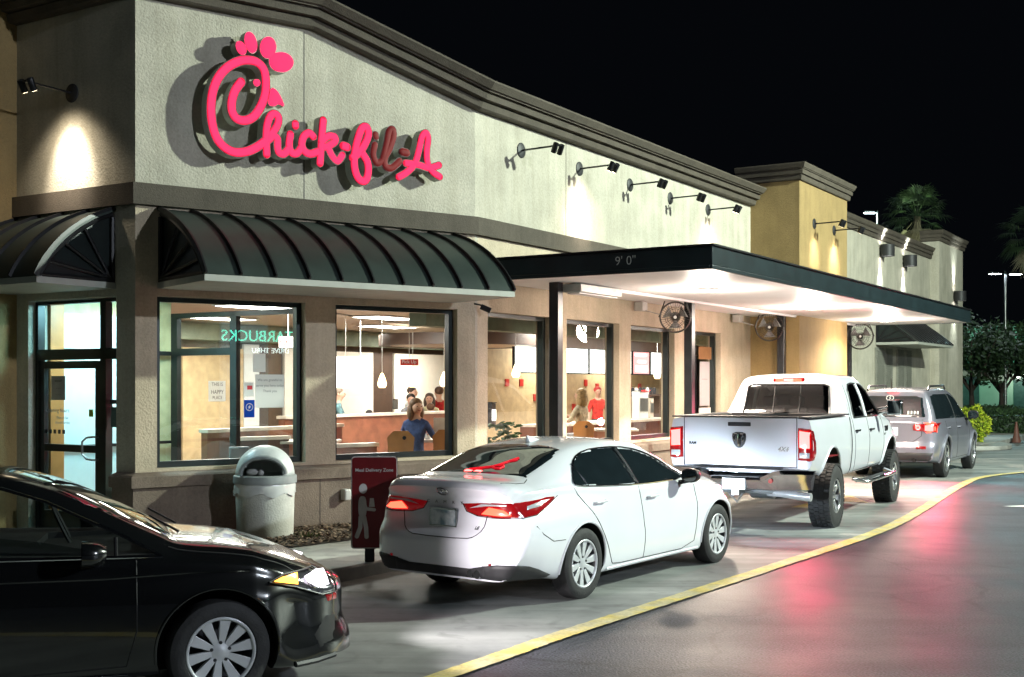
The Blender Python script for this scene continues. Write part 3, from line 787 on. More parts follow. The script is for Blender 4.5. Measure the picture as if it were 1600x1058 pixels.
M_['clearlens'] = mat('clear_lamp_lens', (.62, .62, .64), .12, .3, coat=1)
def wheel(t, x, y, Rr, rim, width, side, spokes=10, style='slim', steer=0., tread=False, rimmat=None, dz=0.):
    """wheel part (tyre mesh) with rim and hub cap; side -1 = right of the car"""
    Mx = Matrix.Translation((x, y, Rr+dz)) @ rotm(steer) @ Matrix.Diagonal((1, side, 1, 1))
    h = width/2; rm = rimmat or M_['rimsilver']
    prof = [(rim-.005, -h*.8), (rim+.01, -h*.95), (rim+(Rr-rim)*.5, -h), (Rr-.03, -h*.93), (Rr-.006, -h*.8), (Rr, -h*.55), (Rr, h*.55), (Rr-.006, h*.8), (Rr-.03, h*.93), (rim+(Rr-rim)*.5, h), (rim+.012, h*.95), (rim-.004, h*.8)]
    b = MB(); b.lathe(prof, 56, Mx, 'y', close=True)
    if tread:
        nb = 44
        for k in range(nb):
            a = 2*math.pi*k/nb
            for (q0, q1, o) in ((-.95, -.5, 0), (-.42, -.05, .5), (.05, .42, 0), (.5, .95, .5)):
                A = a+o*2*math.pi/nb; Mr = Mx @ Matrix.Rotation(-A, 4, 'Y')
                wd = math.pi*Rr/nb*.78
                b.box(-wd, wd, q0*h, q1*h, Rr-.02, Rr+.012, Mr)
    else:
        pass
    w = b.build('wheel', M_['tyre'], t, smooth=True, fix=not tread)
    if not tread:
        b = MB()
        for q in (-.38, -.13, .13, .38): b.lathe([(Rr+.0015, q*h*1.0-.004), (Rr+.0015, q*h+.004)], 56, Mx, 'y', cap=False)
        g = b.build('tread_groove', M_['gap'], w, fix=False); g.parent = w
    b = MB(); f = h*.72
    b.lathe([(rim, h*.84), (rim-.012, h*.86), (rim-.022, h*.7), (rim-.028, h*.3), (rim-.03, -h*.7), (rim*.4, -h*.72)], 48, Mx, 'y', cap=False)
    b.lathe([(rim*.98, -h*.35), (0.01, -h*.35)], 32, Mx, 'y', cap=False)
    rb = b.build('rim_barrel', M_['rimdark'], w, smooth=True)
    b = MB()
    b.lathe([(rim+.004, h*.86), (rim+.002, h*.93), (rim-.012, h*.93), (rim-.02, h*.80), (rim-.016, h*.74)], 56, Mx, 'y', cap=False)
    if style == 'slim':
        for k in range(spokes):
            a = 2*math.pi*k/spokes+.15; Mr = Mx @ Matrix.Rotation(a, 4, 'Y'); w0, w1 = .017*rim/.21, .036*rim/.21
            fn = lambda u, v, hh: Mr @ Vector((u, hh, v))
            z0, z1 = rim*.22, rim-.012
            vs = [Mr @ Vector(q) for q in ((-w0, f*.92, z0), (w0, f*.92, z0), (w1, f*1.08, z1), (-w1, f*1.08, z1), (-w0*.9, f*.4, z0), (w0*.9, f*.4, z0), (w1*.9, f*.6, z1), (-w1*.9, f*.6, z1))]
            b.add(vs, [(0, 1, 2, 3), (4, 7, 6, 5), (0, 4, 5, 1), (1, 5, 6, 2), (2, 6, 7, 3), (3, 7, 4, 0)])
    elif style == 'twin':
        for k in range(spokes):
            for sg in (-1, 1):
                a = 2*math.pi*k/spokes+sg*.13; Mr = Mx @ Matrix.Rotation(a, 4, 'Y'); w0, w1 = .016, .026
                z0, z1 = rim*.2, rim-.012
                vs = [Mr @ Vector(q) for q in ((-w0, f*.95, z0), (w0, f*.95, z0), (w1, f*1.08, z1), (-w1, f*1.08, z1), (-w0*.9, f*.3, z0), (w0*.9, f*.3, z0), (w1*.9, f*.5, z1), (-w1*.9, f*.5, z1))]
                b.add(vs, [(0, 1, 2, 3), (4, 7, 6, 5), (0, 4, 5, 1), (1, 5, 6, 2), (2, 6, 7, 3), (3, 7, 4, 0)])
    else:  # fat chrome
        for k in range(spokes):
            a = 2*math.pi*k/spokes; Mr = Mx @ Matrix.Rotation(a, 4, 'Y'); w0, w1 = .035, .045
            z0, z1 = rim*.25, rim-.012
            vs = [Mr @ Vector(q) for q in ((-w0, f*.9, z0), (w0, f*.9, z0), (w1, f*1.05, z1), (-w1, f*1.05, z1), (-w0*.5, f*.35, z0), (w0*.5, f*.35, z0), (w1*.7, f*.3, z1), (-w1*.7, f*.3, z1))]
            b.add(vs, [(0, 1, 2, 3), (4, 7, 6, 5), (0, 4, 5, 1), (1, 5, 6, 2), (2, 6, 7, 3), (3, 7, 4, 0)])
            for sg in (-1, 1):
                vs = [Mr @ Vector(q) for q in ((sg*.012-.006, f*.6, z0+.03), (sg*.012+.006, f*.6, z0+.03), (sg*.02+.006, f*1.09, z1-.02), (sg*.02-.006, f*1.09, z1-.02))]
    rim_o = b.build('rim', rm, w, bevel=.004, bseg=2)
    b = MB(); b.lathe([(0, f*1.02), (rim*.10, f*1.02), (rim*.14, f*.98), (rim*.26, f*.93), (rim*.27, f*.5)], 28, Mx, 'y')
    hb = b.build('hub_cap', rm, w, smooth=True)
    b = MB()
    for k in range(5):
        a = 2*math.pi*k/5+.3; r_ = rim*.22 if style != 'slim' else rim*.27
        b.lathe([(0, f*1.0), (.011, f*1.0), (.012, f*.8)], 8, Mx @ Matrix.Translation((r_*math.cos(a), 0, r_*math.sin(a))), 'y')
    nb_ = b.build('lug_nuts', M_['rimdark'], w, smooth=True)
    return w
def mirror_part(C, x, y, z, side, m_shell, m_face, sx=.10, sy=.10, sz=.075, arm=.1):
    b = MB(); M1 = Matrix.Translation((x, side*y, z))
    P = chaikin([(-sy, -sz), (sy, -sz), (sy, sz), (-sy, sz)], 2, True)
    n = len(P); vs = []
    for dx, k in ((-sx*.55, .95), (-sx*.5, 1.0), (0, 1.0), (sx*.5, .86), (sx*.9, .5)):
        vs += [M1 @ Vector((dx, p[0]*k, p[1]*k)) for p in P]
    fs = [(i*n+j, i*n+(j+1) % n, (i+1)*n+(j+1) % n, (i+1)*n+j) for i in range(4) for j in range(n)]+[tuple(range(n)), tuple(4*n+j for j in range(n))]
    b.add(vs, fs)
    b.tube([(x+.02, side*(y-sy*.5), z-sz*.8), (x+.03, side*(y-sy-arm*.6), z-sz*1.1), (x+.04, side*(y-sy-arm), z-sz*1.5)], .025, 8)
    o = b.build('side_mirror', m_shell, C.t, smooth=True)
    b = MB(); b.add([M1 @ Vector((-sx*.57, p[0]*.85, p[1]*.82)) for p in P], [tuple(range(n))])
    g = b.build('mirror_glass', m_face, o, fix=False)
    return o
def handle_part(C, d, x, z, m, L_=.11, w=.012):
    h, nn, _ = C.hit(d, x, z); sg = -1 if d == 'R' else 1
    b = MB(); b.tube([(x-L_, h.y-sg*.006, z), (x-L_*.85, h.y+sg*.03, z+.004), (x+L_*.8, h.y+sg*.032, z+.008), (x+L_, h.y-sg*.004, z+.008)], [w*.8, w, w, w*.8], 8)
    return b.build('door_handle', m, C.t, smooth=True)
def arch_lip(C, x, z, r, side, m, rr=.012, a0=-10, a1=190, name='arch_lip', off=0.):
    pts = []; d = 'R' if side < 0 else 'L'
    for k in range(41):
        a = R(a0+(a1-a0)*k/40); u, v = x+r*math.cos(a), z+r*math.sin(a)
        h, nn, _ = C.hit(d, u, max(v, .2)); 
        if h is not None: pts.append((u, h.y+side*off, v))
    b = MB(); b.tube(pts, rr, 8); return b.build(name, m, C.t, smooth=True)
def paint(name, col, rough=.3, coat=1., metal=0.):
    return mat(name, col, rough, metal, var=.02, coat=coat, scale=2)
# ---------------- white sedan
def white_sedan():
    t = thing('white_sedan', (0, 0, 0), 0, 'white sedan with a red wishbone sticker on its rear window and brake lights on', 'car')
    tabs = dict(
     zt=[(-1.10, 1.09), (-1.04, 1.15), (-.90, 1.165), (-.70, 1.17), (-.62, 1.185), (-.3, 1.285), (.10, 1.405), (.42, 1.455), (.85, 1.485), (1.25, 1.465), (1.60, 1.41), (1.90, 1.30), (2.42, 1.09), (2.56, 1.045), (3.1, .97), (3.5, .87), (3.78, .70)],
     zr=[(-1.10, 1.04), (-.95, 1.11), (-.75, 1.12), (-.62, 1.13), (-.3, 1.225), (.10, 1.345), (.42, 1.39), (.85, 1.412), (1.25, 1.395), (1.60, 1.335), (1.90, 1.225), (2.42, 1.04), (2.56, 1.0), (3.1, .925), (3.5, .83), (3.78, .66)],
     wr=[(-1.10, .70), (-.9, .69), (-.7, .68), (-.62, .665), (-.1, .61), (.42, .575), (1.0, .58), (1.60, .60), (1.90, .63), (2.42, .68), (2.56, .69), (3.2, .66), (3.78, .50)],
     zs=[(-1.10, .98), (-.8, 1.05), (-.3, 1.06), (.5, 1.015), (1.5, .965), (2.3, .94), (2.8, .90), (3.1, .855), (3.5, .76), (3.78, .60)],
     ws=[(-1.10, .74), (-.85, .775), (-.4, .81), (.2, .835), (.8, .85), (1.5, .855), (2.2, .85), (2.7, .84), (3.2, .80), (3.5, .74), (3.78, .62)],
     zm=[(-1.10, .62), (0, .66), (1.4, .58), (2.8, .64), (3.78, .50)],
     wm=[(-1.10, .89), (-.7, .915), (0, .925), (.7, .905), (1.4, .90), (2.2, .905), (2.8, .92), (3.3, .89), (3.78, .76)],
     zb=[(-1.10, .27), (-.6, .25), (-.3, .21), (.4, .18), (2.4, .18), (3.2, .19), (3.78, .24)],
     wb=[(-1.10, .74), (-.6, .84), (0, .87), (1.4, .86), (2.8, .87), (3.4, .84), (3.78, .66)])
    C = Car(t, tabs, -1.10, 3.78, [(.2, .07), (.34, .02), (.46, 0), (.60, .0), (.66, .02), (.76, .075), (.98, .10), (1.10, .02), (1.16, .0)], [(.2, .1), (.45, 0), (.6, .04), (.8, .2), (1, .3)], (.36, .24), (.5, .45), nst=130)
    P = paint('white_car_paint', (.78, .80, .85), .26)
    Rw = .335
    cuts = [arch_cut(0, -1.2, -.60, Rw+.01, .385), arch_cut(0, .60, 1.2, Rw+.01, .385), arch_cut(2.825, -1.2, -.60, Rw+.01, .385), arch_cut(2.825, .6, 1.2, Rw+.01, .385)]
    C.body([P, M_['under']], cuts)
    for x in (0, 2.825):
        for sd in (-1, 1):
            wheel(t, x, sd*.80, Rw, .225, .215, sd, 10, 'slim', steer=0)
            arch_lip(C, x, Rw+.01, .385, sd, P, .012)
    tint = M_['tint']
    for d in 'RL':
        # whole dark side glass area, panes on top
        win = [(-.03, 1.06), (-.05, 1.10), (.10, 1.26), (.30, 1.345), (.6, 1.385), (1.05, 1.385), (1.40, 1.345), (1.72, 1.255), (2.08, 1.09), (2.26, 1.0), (1.1, 1.005), (.4, 1.035)]
        C.patch('side_window', d, win, tint, .004, rnd_=0)
        C.line('window_trim', d, chaikin(win, 1, True), M_['chrome'], .009, closed=True, off=.007)
        C.line('window_pillar', d, [(1.06, 1.01), (.96, 1.37)], P if False else M_['chrome'], .010, off=.004)
        C.line('window_pillar', d, [(1.12, 1.01), (1.02, 1.37)], M_['plastic'], .028, off=-.016)
        C.line('window_pillar', d, [(.20, .99), (.10, 1.075)], M_['chrome'], .007, off=.004) if False else None
        C.line('window_pillar', d, [(.18, 1.05), (.08, 1.26)], M_['chrome'], .008, off=.004)
        g = M_['gap']
        C.line('door_gap', d, [(1.10, .995), (1.12, .65), (1.17, .5), (1.17, .26)], g, .0045, rnd_=1)
        C.line('door_gap', d, [(-.08, 1.06), (-.02, .96), (.20, .74), (.40, .50), (.52, .30), (.56, .26), (1.22, .255), (2.26, .255), (2.30, .5), (2.32, .93)], g, .0045, rnd_=1)
        handle_part(C, d, .30, .89, P); handle_part(C, d, 1.34, .87, P)
        C.line('sill_edge', d, [(.45, .225), (2.40, .225)], P, .02, off=-.004)
    # rear screen and windscreen
    rs = [(-.60, -.35), (-.61, 0), (-.60, .35), (-.56, .61), (-.1, .575), (.16, .51), (.22, .30), (.24, 0), (.22, -.30), (.16, -.51), (-.1, -.575), (-.56, -.61)]
    C.patch('rear_window', 'T', rs, tint, .004)
    ws_ = [(2.46, -.62), (2.50, -.3), (2.51, 0), (2.50, .3), (2.46, .62), (2.0, .60), (1.66, .54), (1.60, .3), (1.58, 0), (1.60, -.3), (1.66, -.54), (2.0, -.60)]
    C.patch('windscreen', 'T', ws_, tint, .004)
    # boot lid gap, bumper gap
    g = M_['gap']
    C.line('boot_gap', 'T', [(-.58, -.63), (-.68, -.67), (-.80, -.66), (-.95, -.60)], g, .0045); C.line('boot_gap', 'T', [(-.58, .63), (-.68, .67), (-.80, .66), (-.95, .60)], g, .0045)
    C.line('boot_gap', 'B', [(.50, .86), (.47, .72), (.40, .66), (.30, .635), (-.30, .635), (-.40, .66), (-.47, .72), (-.50, .86)][::-1], g, .0045, rnd_=1)
    for d in 'RL':
        C.line('bumper_gap', d, [(-.36, .60), (-.55, .605), (-.70, .68), (-.78, .76)], g, .004)
        # tail lamps: wrap from the back face round the side
        sg = -1 if d == 'R' else 1
        D = 'DR' if d == 'R' else 'DL'
        o = C.patch('tail_lamp', D, [(-.56, .945), (-.53, .875), (-.44, .84), (-.297, .83), (-.07, .835), (.085, .855), (.205, .92), (.325, 1.0), (.205, 1.0), (.07, .985), (-.07, .975), (-.297, .968), (-.40, .963)], M_['redlens'], .012, step=.03); o2 = o
        C.patch('lit_segment', D, [(-.40, .86), (-.24, .85), (-.16, .86), (-.22, .905), (-.34, .925)], M_['redon'], .012, step=.03, parent=o)
        C.patch('clear_segment', D, [(-.50, .905), (-.36, .935), (-.20, .94), (-.20, .955), (-.40, .95)], M_['clearlens'], .010, step=.02, parent=o)
        C.patch('clear_segment', D, [(-.02, .90), (.10, .92), (.22, .975), (.12, .965), (-.02, .93)], M_['clearlens'], .010, step=.02, parent=o2)
        C.line('lamp_edge', D, [(-.56, .945), (-.53, .875), (-.44, .84), (-.297, .83), (-.07, .835), (.085, .855), (.205, .92), (.325, 1.0)], g, .004, off=.004, parent=o)
        C.patch('reflector', 'B', [(sg*.44, .395), (sg*.60, .41), (sg*.60, .44), (sg*.43, .42)], M_['redlens'], .022, step=.03)
    for D in ('DR', 'DL'): C.patch('rear_diffuser', D, [(-.42, .408), (-.30, .43), (-.12, .43), (.0, .405), (.10, .365), (.24, .29), (.18, .268), (0, .27), (-.2, .28), (-.42, .29)], M_['plastic'], .014, step=.03, edge=.003)
    # black diffuser
    C.patch('rear_diffuser', 'B', [(-.54, .41), (-.48, .40), (-.36, .375), (.36, .375), (.48, .40), (.54, .41), (.54, .29), (-.54, .29)], M_['plastic'], .016, step=.03, edge=.004)
    b = MB(); b.tube([(-1.0, -.45, .335), (-1.11, -.45, .33)], .04, 16); b.tube([(-1.0, -.36, .335), (-1.10, -.36, .33)], .033, 16); b.build('exhaust_tip', M_['chrome'], t, smooth=True)
    # plate recess, plate
    def onback(y, z, off):
        h, nn, w = C.hit('B', y, z); return h.x-off
    xx = onback(0, .80, .012)
    b = MB(); b.box(xx-.008, xx, -.155, .155, .73, .885); pl = b.build('licence_plate', mat('blurred_plate', (.20, .30, .36), .5, scale=9, col2=(.66, .72, .74), vlo=.4, vhi=.6), t, bevel=.004)
    b = MB(); b.box(xx-.011, xx-.007, -.16, .16, .723, .738); b.box(xx-.011, xx-.007, -.16, .16, .877, .893); b.box(xx-.011, xx-.007, -.163, -.15, .725, .89); b.box(xx-.011, xx-.007, .15, .163, .725, .89); b.build('plate_frame', M_['chrome'], pl)
    def backM(y, z, off=.004):
        h, nn, w = C.hit('B', y, z)
        m = Matrix.Identity(4)
        xa = Vector((0, -1, 0)); za = nn if nn.x < 0 else -nn; za = za.normalized(); ya = za.cross(xa).normalized(); xa = ya.cross(za)
        for i in range(3): m[i][0] = xa[i]; m[i][1] = ya[i]; m[i][2] = za[i]; m[i][3] = (h+za*off)[i]
        return m
    # emblem: three interlocked ovals
    b = MB(); Mb = backM(0, 1.05, .008)
    def oval(cx_, cy_, rx, ry, r=.006): b.tube([Mb @ Vector((cx_+rx*math.cos(2*math.pi*k/24), cy_+ry*math.sin(2*math.pi*k/24), 0)) for k in range(25)], r, 6)
    oval(0, 0, .062, .044, .007); oval(0, -.002, .020, .040, .005); oval(0, .016, .044, .017, .005)
    b.build('emblem', M_['chrome'], t, smooth=True)
    for i, ch in enumerate('CAMRY'):
        text_mesh(ch, .05, M_['chrome'], backM(.20-i*.10, .945, .006), 'lettering', t, .003, yscale=.8)
    text_mesh('LE', .045, M_['chrome'], backM(-.40, .73, .006), 'lettering', t, .003, shear=.2)
    text_mesh('HYBRID', .028, M_['chrome'], backM(.50, .745, .006), 'lettering', t, .002) if False else None
    # third brake lamp and wishbone decal on the rear screen
    Tm = C.patch('high_brake_lamp', 'T', [(-.575, .13), (-.53, .13), (-.53, -.09), (-.575, -.09)], M_['redhot'], .016, step=.05)
    def decal(P, r): C.line('window_sticker', 'T', P, mat_dec, r, off=.002, sides=8)
    mat_dec = mat('self_lit_red_sticker', (.75, .01, .02), .5, emis=(1, .01, .03), estr=.5)  # sticker glows a little by emission though it is no lamp
    b = MB()
    def dl(P, r):
        pts = []
        for u, v in C.refine(P, .03, False):
            h, nn, w = C.hit('T', u-.17, v); pts.append(h+(nn if nn.z > 0 else -nn)*.006)
        b.tube(pts, r, 8)
    dl([(-.355, .085), (-.31, -.03), (-.27, -.12), (-.22, -.17), (-.13, -.215), (-.05, -.255), (-.03, -.27)], [.006, .012, .017, .017, .015, .012, .006]*1 if False else .013)
    dl([(-.27, -.12), (-.30, -.18), (-.30, -.235), (-.255, -.25), (-.225, -.225), (-.24, -.18)], .012)
    dl([(-.12, -.215), (-.10, -.26), (-.07, -.28)], .011)
    b.build('window_sticker', mat_dec, t, smooth=True)
    # headlamps on the nose, lit
    for D in ('FR', 'FL'):
        hl = C.patch('headlamp', D, [(1.75, .78), (1.95, .80), (2.25, .76), (2.36, .70), (2.30, .64), (2.05, .66), (1.85, .70)], M_['clearlens'], .012, step=.04)
        C.patch('lit_segment', D, [(2.10, .74), (2.26, .73), (2.27, .67), (2.10, .68)], mat('white_headlamp_glow', (.8, .8, .85), .15, emis=(.75, .88, 1), estr=25) if D == 'FR' else bpy.data.materials['white_headlamp_glow'], .012, step=.04, parent=hl)
    # fin, mirrors
    b = MB(); h, _, _ = C.hit('T', .42, 0)
    b.add([(h.x-.12, 0, h.z-.005), (h.x-.10, -.03, h.z-.01), (h.x-.10, .03, h.z-.01), (h.x+.12, -.012, h.z+.005), (h.x+.12, .012, h.z+.005), (h.x-.11, -.004, h.z+.058), (h.x-.11, .004, h.z+.058)], [(0, 1, 5), (0, 6, 2), (0, 5, 6), (1, 3, 5), (2, 6, 4), (3, 4, 6, 5), (1, 2, 4, 3)])
    b.build('roof_antenna', P, t)
    for sd in (-1, 1): mirror_part(C, 2.0, .99, 1.05, sd, M_['black'] if sd < 0 else M_['black'], M_['tint'])
    return t
sed = white_sedan()
sed.location = (-.03, 11.66, 0); sed.rotation_euler = (0, 0, R(54.0)); sed.scale = (.975, .975, .985)
# ---------------- white crew-cab pickup
LIFT = .09
def white_pickup():
    t = thing('white_pickup_truck', (0, 0, 0), 0, 'white crew cab pickup truck with chrome bumper and side steps', 'pickup truck')
    # rear axle x=0, front axle 4.1, tailgate -1.12, nose 5.1
    tabs = dict(
     zt=[(-1.12, 1.46), (1.10, 1.46), (1.135, 1.47), (1.16, 1.50), (1.20, 1.60), (1.34, 2.00), (1.42, 2.05), (1.8, 2.075), (2.4, 2.075), (2.75, 2.03), (3.05, 1.93), (3.62, 1.55), (3.75, 1.50), (4.3, 1.46), (4.9, 1.38), (5.1, 1.22)],
     zr=[(-1.12, 1.43), (1.10, 1.43), (1.135, 1.44), (1.16, 1.46), (1.20, 1.53), (1.34, 1.90), (1.42, 1.955), (1.8, 1.985), (2.4, 1.98), (2.75, 1.93), (3.05, 1.82), (3.62, 1.47), (3.75, 1.43), (4.3, 1.39), (4.9, 1.3), (5.1, 1.15)],
     wr=[(-1.12, .94), (1.12, .94), (1.16, .93), (1.34, .76), (1.8, .74), (2.6, .745), (3.05, .77), (3.62, .84), (4.2, .80), (5.1, .66)],
     zs=[(-1.12, 1.37), (1.1, 1.37), (1.3, 1.335), (2.4, 1.325), (3.5, 1.31), (4.2, 1.28), (5.1, 1.05)],
     ws=[(-1.12, .965), (1.1, .965), (1.3, .945), (3.4, .945), (4.2, .93), (5.1, .78)],
     zm=[(-1.12, 1.0), (5.1, 1.0)],
     wm=[(-1.12, 1.0), (1.0, 1.0), (1.3, .985), (3.4, .985), (4.0, 1.0), (4.6, .98), (5.1, .86)],
     zb=[(-1.12, .72), (-.6, .66), (1.0, .56), (3.2, .56), (4.4, .58), (5.1, .62)],
     wb=[(-1.12, .95), (1, .95), (3.4, .94), (4.4, .93), (5.1, .8)])
    C = Car(t, tabs, -1.12, 5.1, [(.5, .0), (1.5, 0)], [(.4, .1), (.9, 0), (1.25, .1)], (.10, .04), (.35, .3), nst=150, bl=.3, fl=.6, extra=(1.12, 1.15, 1.18, 1.25, 1.3, 1.38))
    P = paint('white_truck_paint', (.66, .68, .73), .28)
    Rw = .44
    cuts = [arch_cut(x, s0, s1, Rw+.04, .56) for x in (0, 4.1) for s0, s1 in ((-1.3, -.62), (.62, 1.3))]
    # open bed
    bed = MB(); bed.box(-1.02, 1.06, -.82, .82, .86, 1.7)
    rw = [(-.66, 1.46), (.66, 1.46), (.62, 1.875), (.55, 1.90), (-.55, 1.90), (-.62, 1.875)]
    cab = C.prismcut('B', rw, 1.05, 1.9)
    side = [(1.56, 1.40), (1.60, 1.80), (1.78, 1.90), (2.0, 1.92), (2.6, 1.91), (2.95, 1.80), (3.42, 1.43), (3.40, 1.40)]
    sc = C.prismcut('R', side, -1.2, 1.2)
    C.body([P, M_['under']], cuts+[bed, cab, sc])
    # interior: seats, dash
    seatm = mat('dark_seat_fabric', (.03, .03, .034), .8)
    for y in (-.42, .42, 0):
        b = MB(); w_ = .24 if y else .16
        for x, zt_ in ((1.72, 1.70), (2.55, 1.72)):
            if y == 0 and x > 2: continue
            b.box(x, x+.14, y-w_, y+w_, 1.2, zt_-.16); b.box(x+.02, x+.12, y-.12, y+.12, zt_-.14, zt_+.02)
        b.build('seat', seatm, t, bevel=.04, bseg=3)
    tg = glassmat('truck_tinted_glass', (.16, .18, .18), 1.6)
    C.patch('rear_window', 'B', rw, tg, .004, step=.06)
    for yy in (-.20, .20): C.line('window_divider', 'B', [(yy, 1.47), (yy, 1.885)], M_['black'], .012)
    C.line('window_seal', 'B', rw, M_['black'], .014, closed=True)
    b = MB(); b.box(1.158, 1.17, -.20, .20, 1.47, 1.52); b.box(1.158, 1.17, -.20, .20, 1.84, 1.89)
    for d in 'RL':
        C.patch('side_window', d, side, glassmat('truck_side_glass', (.07, .08, .08), 1.7) if d == 'R' else bpy.data.materials['truck_side_glass'], .004, step=.06)
        C.line('window_seal', d, side, M_['black'], .014, closed=True)
        C.line('window_pillar', d, [(2.42, 1.40), (2.30, 1.92)], P, .045, off=-.02)
        g = M_['gap']
        C.line('door_gap', d, [(1.44, 1.9), (1.42, 1.35), (1.45, .8), (1.45, .60)], g, .005)
        C.line('door_gap', d, [(2.42, 1.38), (2.44, .60)], g, .005)
        C.line('door_gap', d, [(3.50, 1.38), (3.52, .9), (3.42, .62), (1.45, .60)], g, .005)
        C.line('cab_gap', d, [(1.18, 1.42), (1.18, .58)], g, .010)
        handle_part(C, d, 1.60, 1.20, M_['chrome'], .10, .017); handle_part(C, d, 2.58, 1.19, M_['chrome'], .10, .017)
        sg = -1 if d == 'R' else 1
        arch_lip(C, 0, Rw+.04, .56, sg, P, .018); arch_lip(C, 4.1, Rw+.04, .56, sg, P, .018)
        # tail lamps
        tl = C.patch('tail_lamp', 'B', [(sg*.80, 1.33), (sg*1.0, 1.31), (sg*1.0, .88), (sg*.80, .90)], M_['redlens'], .03, step=.05)
        tl2 = C.patch('tail_lamp', d, [(-1.12, 1.31), (-1.0, 1.29), (-.995, .90), (-1.12, .88)], M_['redlens'], .02, step=.05)
        C.patch('lit_segment', 'B', [(sg*.83, 1.29), (sg*.955, 1.27), (sg*.955, 1.06), (sg*.83, 1.07)], M_['redhot'], .036, step=.04, parent=tl)
        C.patch('clear_segment', 'B', [(sg*.83, 1.0), (sg*.955, 1.0), (sg*.955, .93), (sg*.83, .93)], M_['clearlens'], .035, step=.04, parent=tl)
        # steps
        b = MB(); s_ = sg*1.08
        b.box(1.35, 3.45, min(s_-.085, s_+.085), max(s_-.085, s_+.085), .44, .475); sp = b.build('side_step', M_['plastic'], t, bevel=.01)
        b = MB(); b.tube([(1.25, sg*.98, .50), (1.36, sg*1.165, .455), (3.44, sg*1.165, .455), (3.55, sg*.98, .5)], .03, 10); b.build('step_rail', M_['chrome'], sp, smooth=True)
        b = MB(); mz = 1.52
        b.box(3.17, 3.30, min(sg*1.10, sg*1.33), max(sg*1.10, sg*1.33), mz-.11, mz+.13); b.tube([(3.25, sg*.93, mz-.10), (3.24, sg*1.12, mz-.05)], .03, 8); b.tube([(3.25, sg*.93, mz-.02), (3.24, sg*1.12, mz+.02)], .022, 8)
        mo = b.build('side_mirror', M_['chrome'], t, bevel=.02)
        b = MB(); b.box(3.163, 3.17, min(sg*1.12, sg*1.31), max(sg*1.12, sg*1.31), mz-.09, mz+.11); b.build('mirror_glass', M_['tint'], mo)
        h, nn, _ = C.hit(d, 3.72, 1.17)
        if d == 'R':
            m = Matrix.Identity(4); xa = Vector((1, 0, 0)); za = Vector((0, -1, 0)); ya = UZ
            for i in range(3): m[i][0] = xa[i]; m[i][1] = ya[i]; m[i][2] = za[i]; m[i][3] = (h+Vector((0, -.012, 0)))[i]
            text_mesh('2500', .12, M_['black'], m, 'lettering', t, .003, weight=.004)
            m2 = m.copy(); m2[2][3] -= .09; text_mesh('HEAVY DUTY', .055, M_['black'], m2, 'lettering', t, .003, weight=.002)
    for x in (0, 4.1):
        for sd in (-1, 1): wheel(t, x, sd*.90, Rw, .235, .31, sd, 7, 'fat', rimmat=mat('bright_truck_rim', (.78, .79, .82), .2, .9, var=.02) if 'bright_truck_rim' not in bpy.data.materials else bpy.data.materials['bright_truck_rim'], tread=True, dz=-LIFT)
    # bed rail caps, tailgate details
    for sd in (-1, 1):
        b = MB(); b.box(-1.10, 1.08, min(sd*.80, sd*.975), max(sd*.80, sd*.975), 1.452, 1.475); b.build('bed_rail_cap', M_['plastic'], t, bevel=.008)
    b = MB(); b.box(-1.128, -1.02, -.79, .79, 1.452, 1.478); b.build('tailgate_cap', M_['plastic'], t, bevel=.01)
    b = MB(); b.box(1.0, 1.07, -.80, .80, 1.38, 1.472); b.build('bed_front_cap', M_['plastic'], t, bevel=.008)
    g = M_['gap']
    for yy in (-.785, .785): C.line('tailgate_gap', 'B', [(yy, 1.45), (yy, .80)], g, .006)
    C.line('tailgate_gap', 'B', [(-.785, .80), (.785, .80)], g, .006)
    b = MB(); b.box(-1.128, -1.11, -.16, .16, 1.34, 1.395); b.build('tailgate_handle', M_['black'], t, bevel=.01)
    def tg_m(y, z, off=.006):
        m = Matrix.Identity(4); xa = Vector((0, -1, 0)); ya = UZ; za = Vector((-1, 0, 0)); o = Vector((-1.12-off, y, z))
        for i in range(3): m[i][0] = xa[i]; m[i][1] = ya[i]; m[i][2] = za[i]; m[i][3] = o[i]
        return m
    # shield emblem with a horned head
    Mb = tg_m(0, 1.16)
    sh = chaikin([(-.09, .10), (.09, .10), (.10, .02), (.06, -.09), (0, -.12), (-.06, -.09), (-.10, .02)], 1, True)
    b = MB(); b.prism(sh, lambda u, v, h: Mb @ Vector((u, v, h)), -.004, .008); em = b.build('emblem', M_['black'], t, bevel=.003)
    b = MB()
    for s_ in (-1, 1): b.tube([Mb @ Vector(q) for q in ((s_*.02, .07, .014), (s_*.065, .075, .014), (s_*.075, .02, .014), (s_*.05, -.02, .014), (s_*.04, .015, .014))], .011, 6)
    b.tube([Mb @ Vector(q) for q in ((0, .07, .012), (0, .0, .018), (0, -.09, .012))], [.022, .028, .014], 8)
    b.build('emblem_relief', M_['chrome'], em, smooth=True)
    text_mesh('4X4', .085, M_['chrome'], tg_m(-.60, 1.04), 'lettering', t, .004, shear=.25, weight=.002)
    text_mesh('RAM', .05, M_['black'], tg_m(.66, 1.10), 'lettering', t, .003, weight=.002)
    # high brake lamp
    b = MB(); h, _, _ = C.hit('B', 0, 1.98)
    b.box(h.x-.02, h.x+.05, -.24, .24, 1.935, 2.005); hb = b.build('high_brake_lamp', M_['redlens'], t, bevel=.01)
    b = MB(); b.box(h.x-.026, h.x-.018, -.20, -.08, 1.95, 1.99); b.box(h.x-.026, h.x-.018, .08, .20, 1.95, 1.99); b.build('lit_segment', M_['redon'], hb)
    b = MB(); b.box(h.x-.026, h.x-.018, -.075, .075, 1.95, 1.99); b.build('clear_segment', M_['clearlens'], hb)
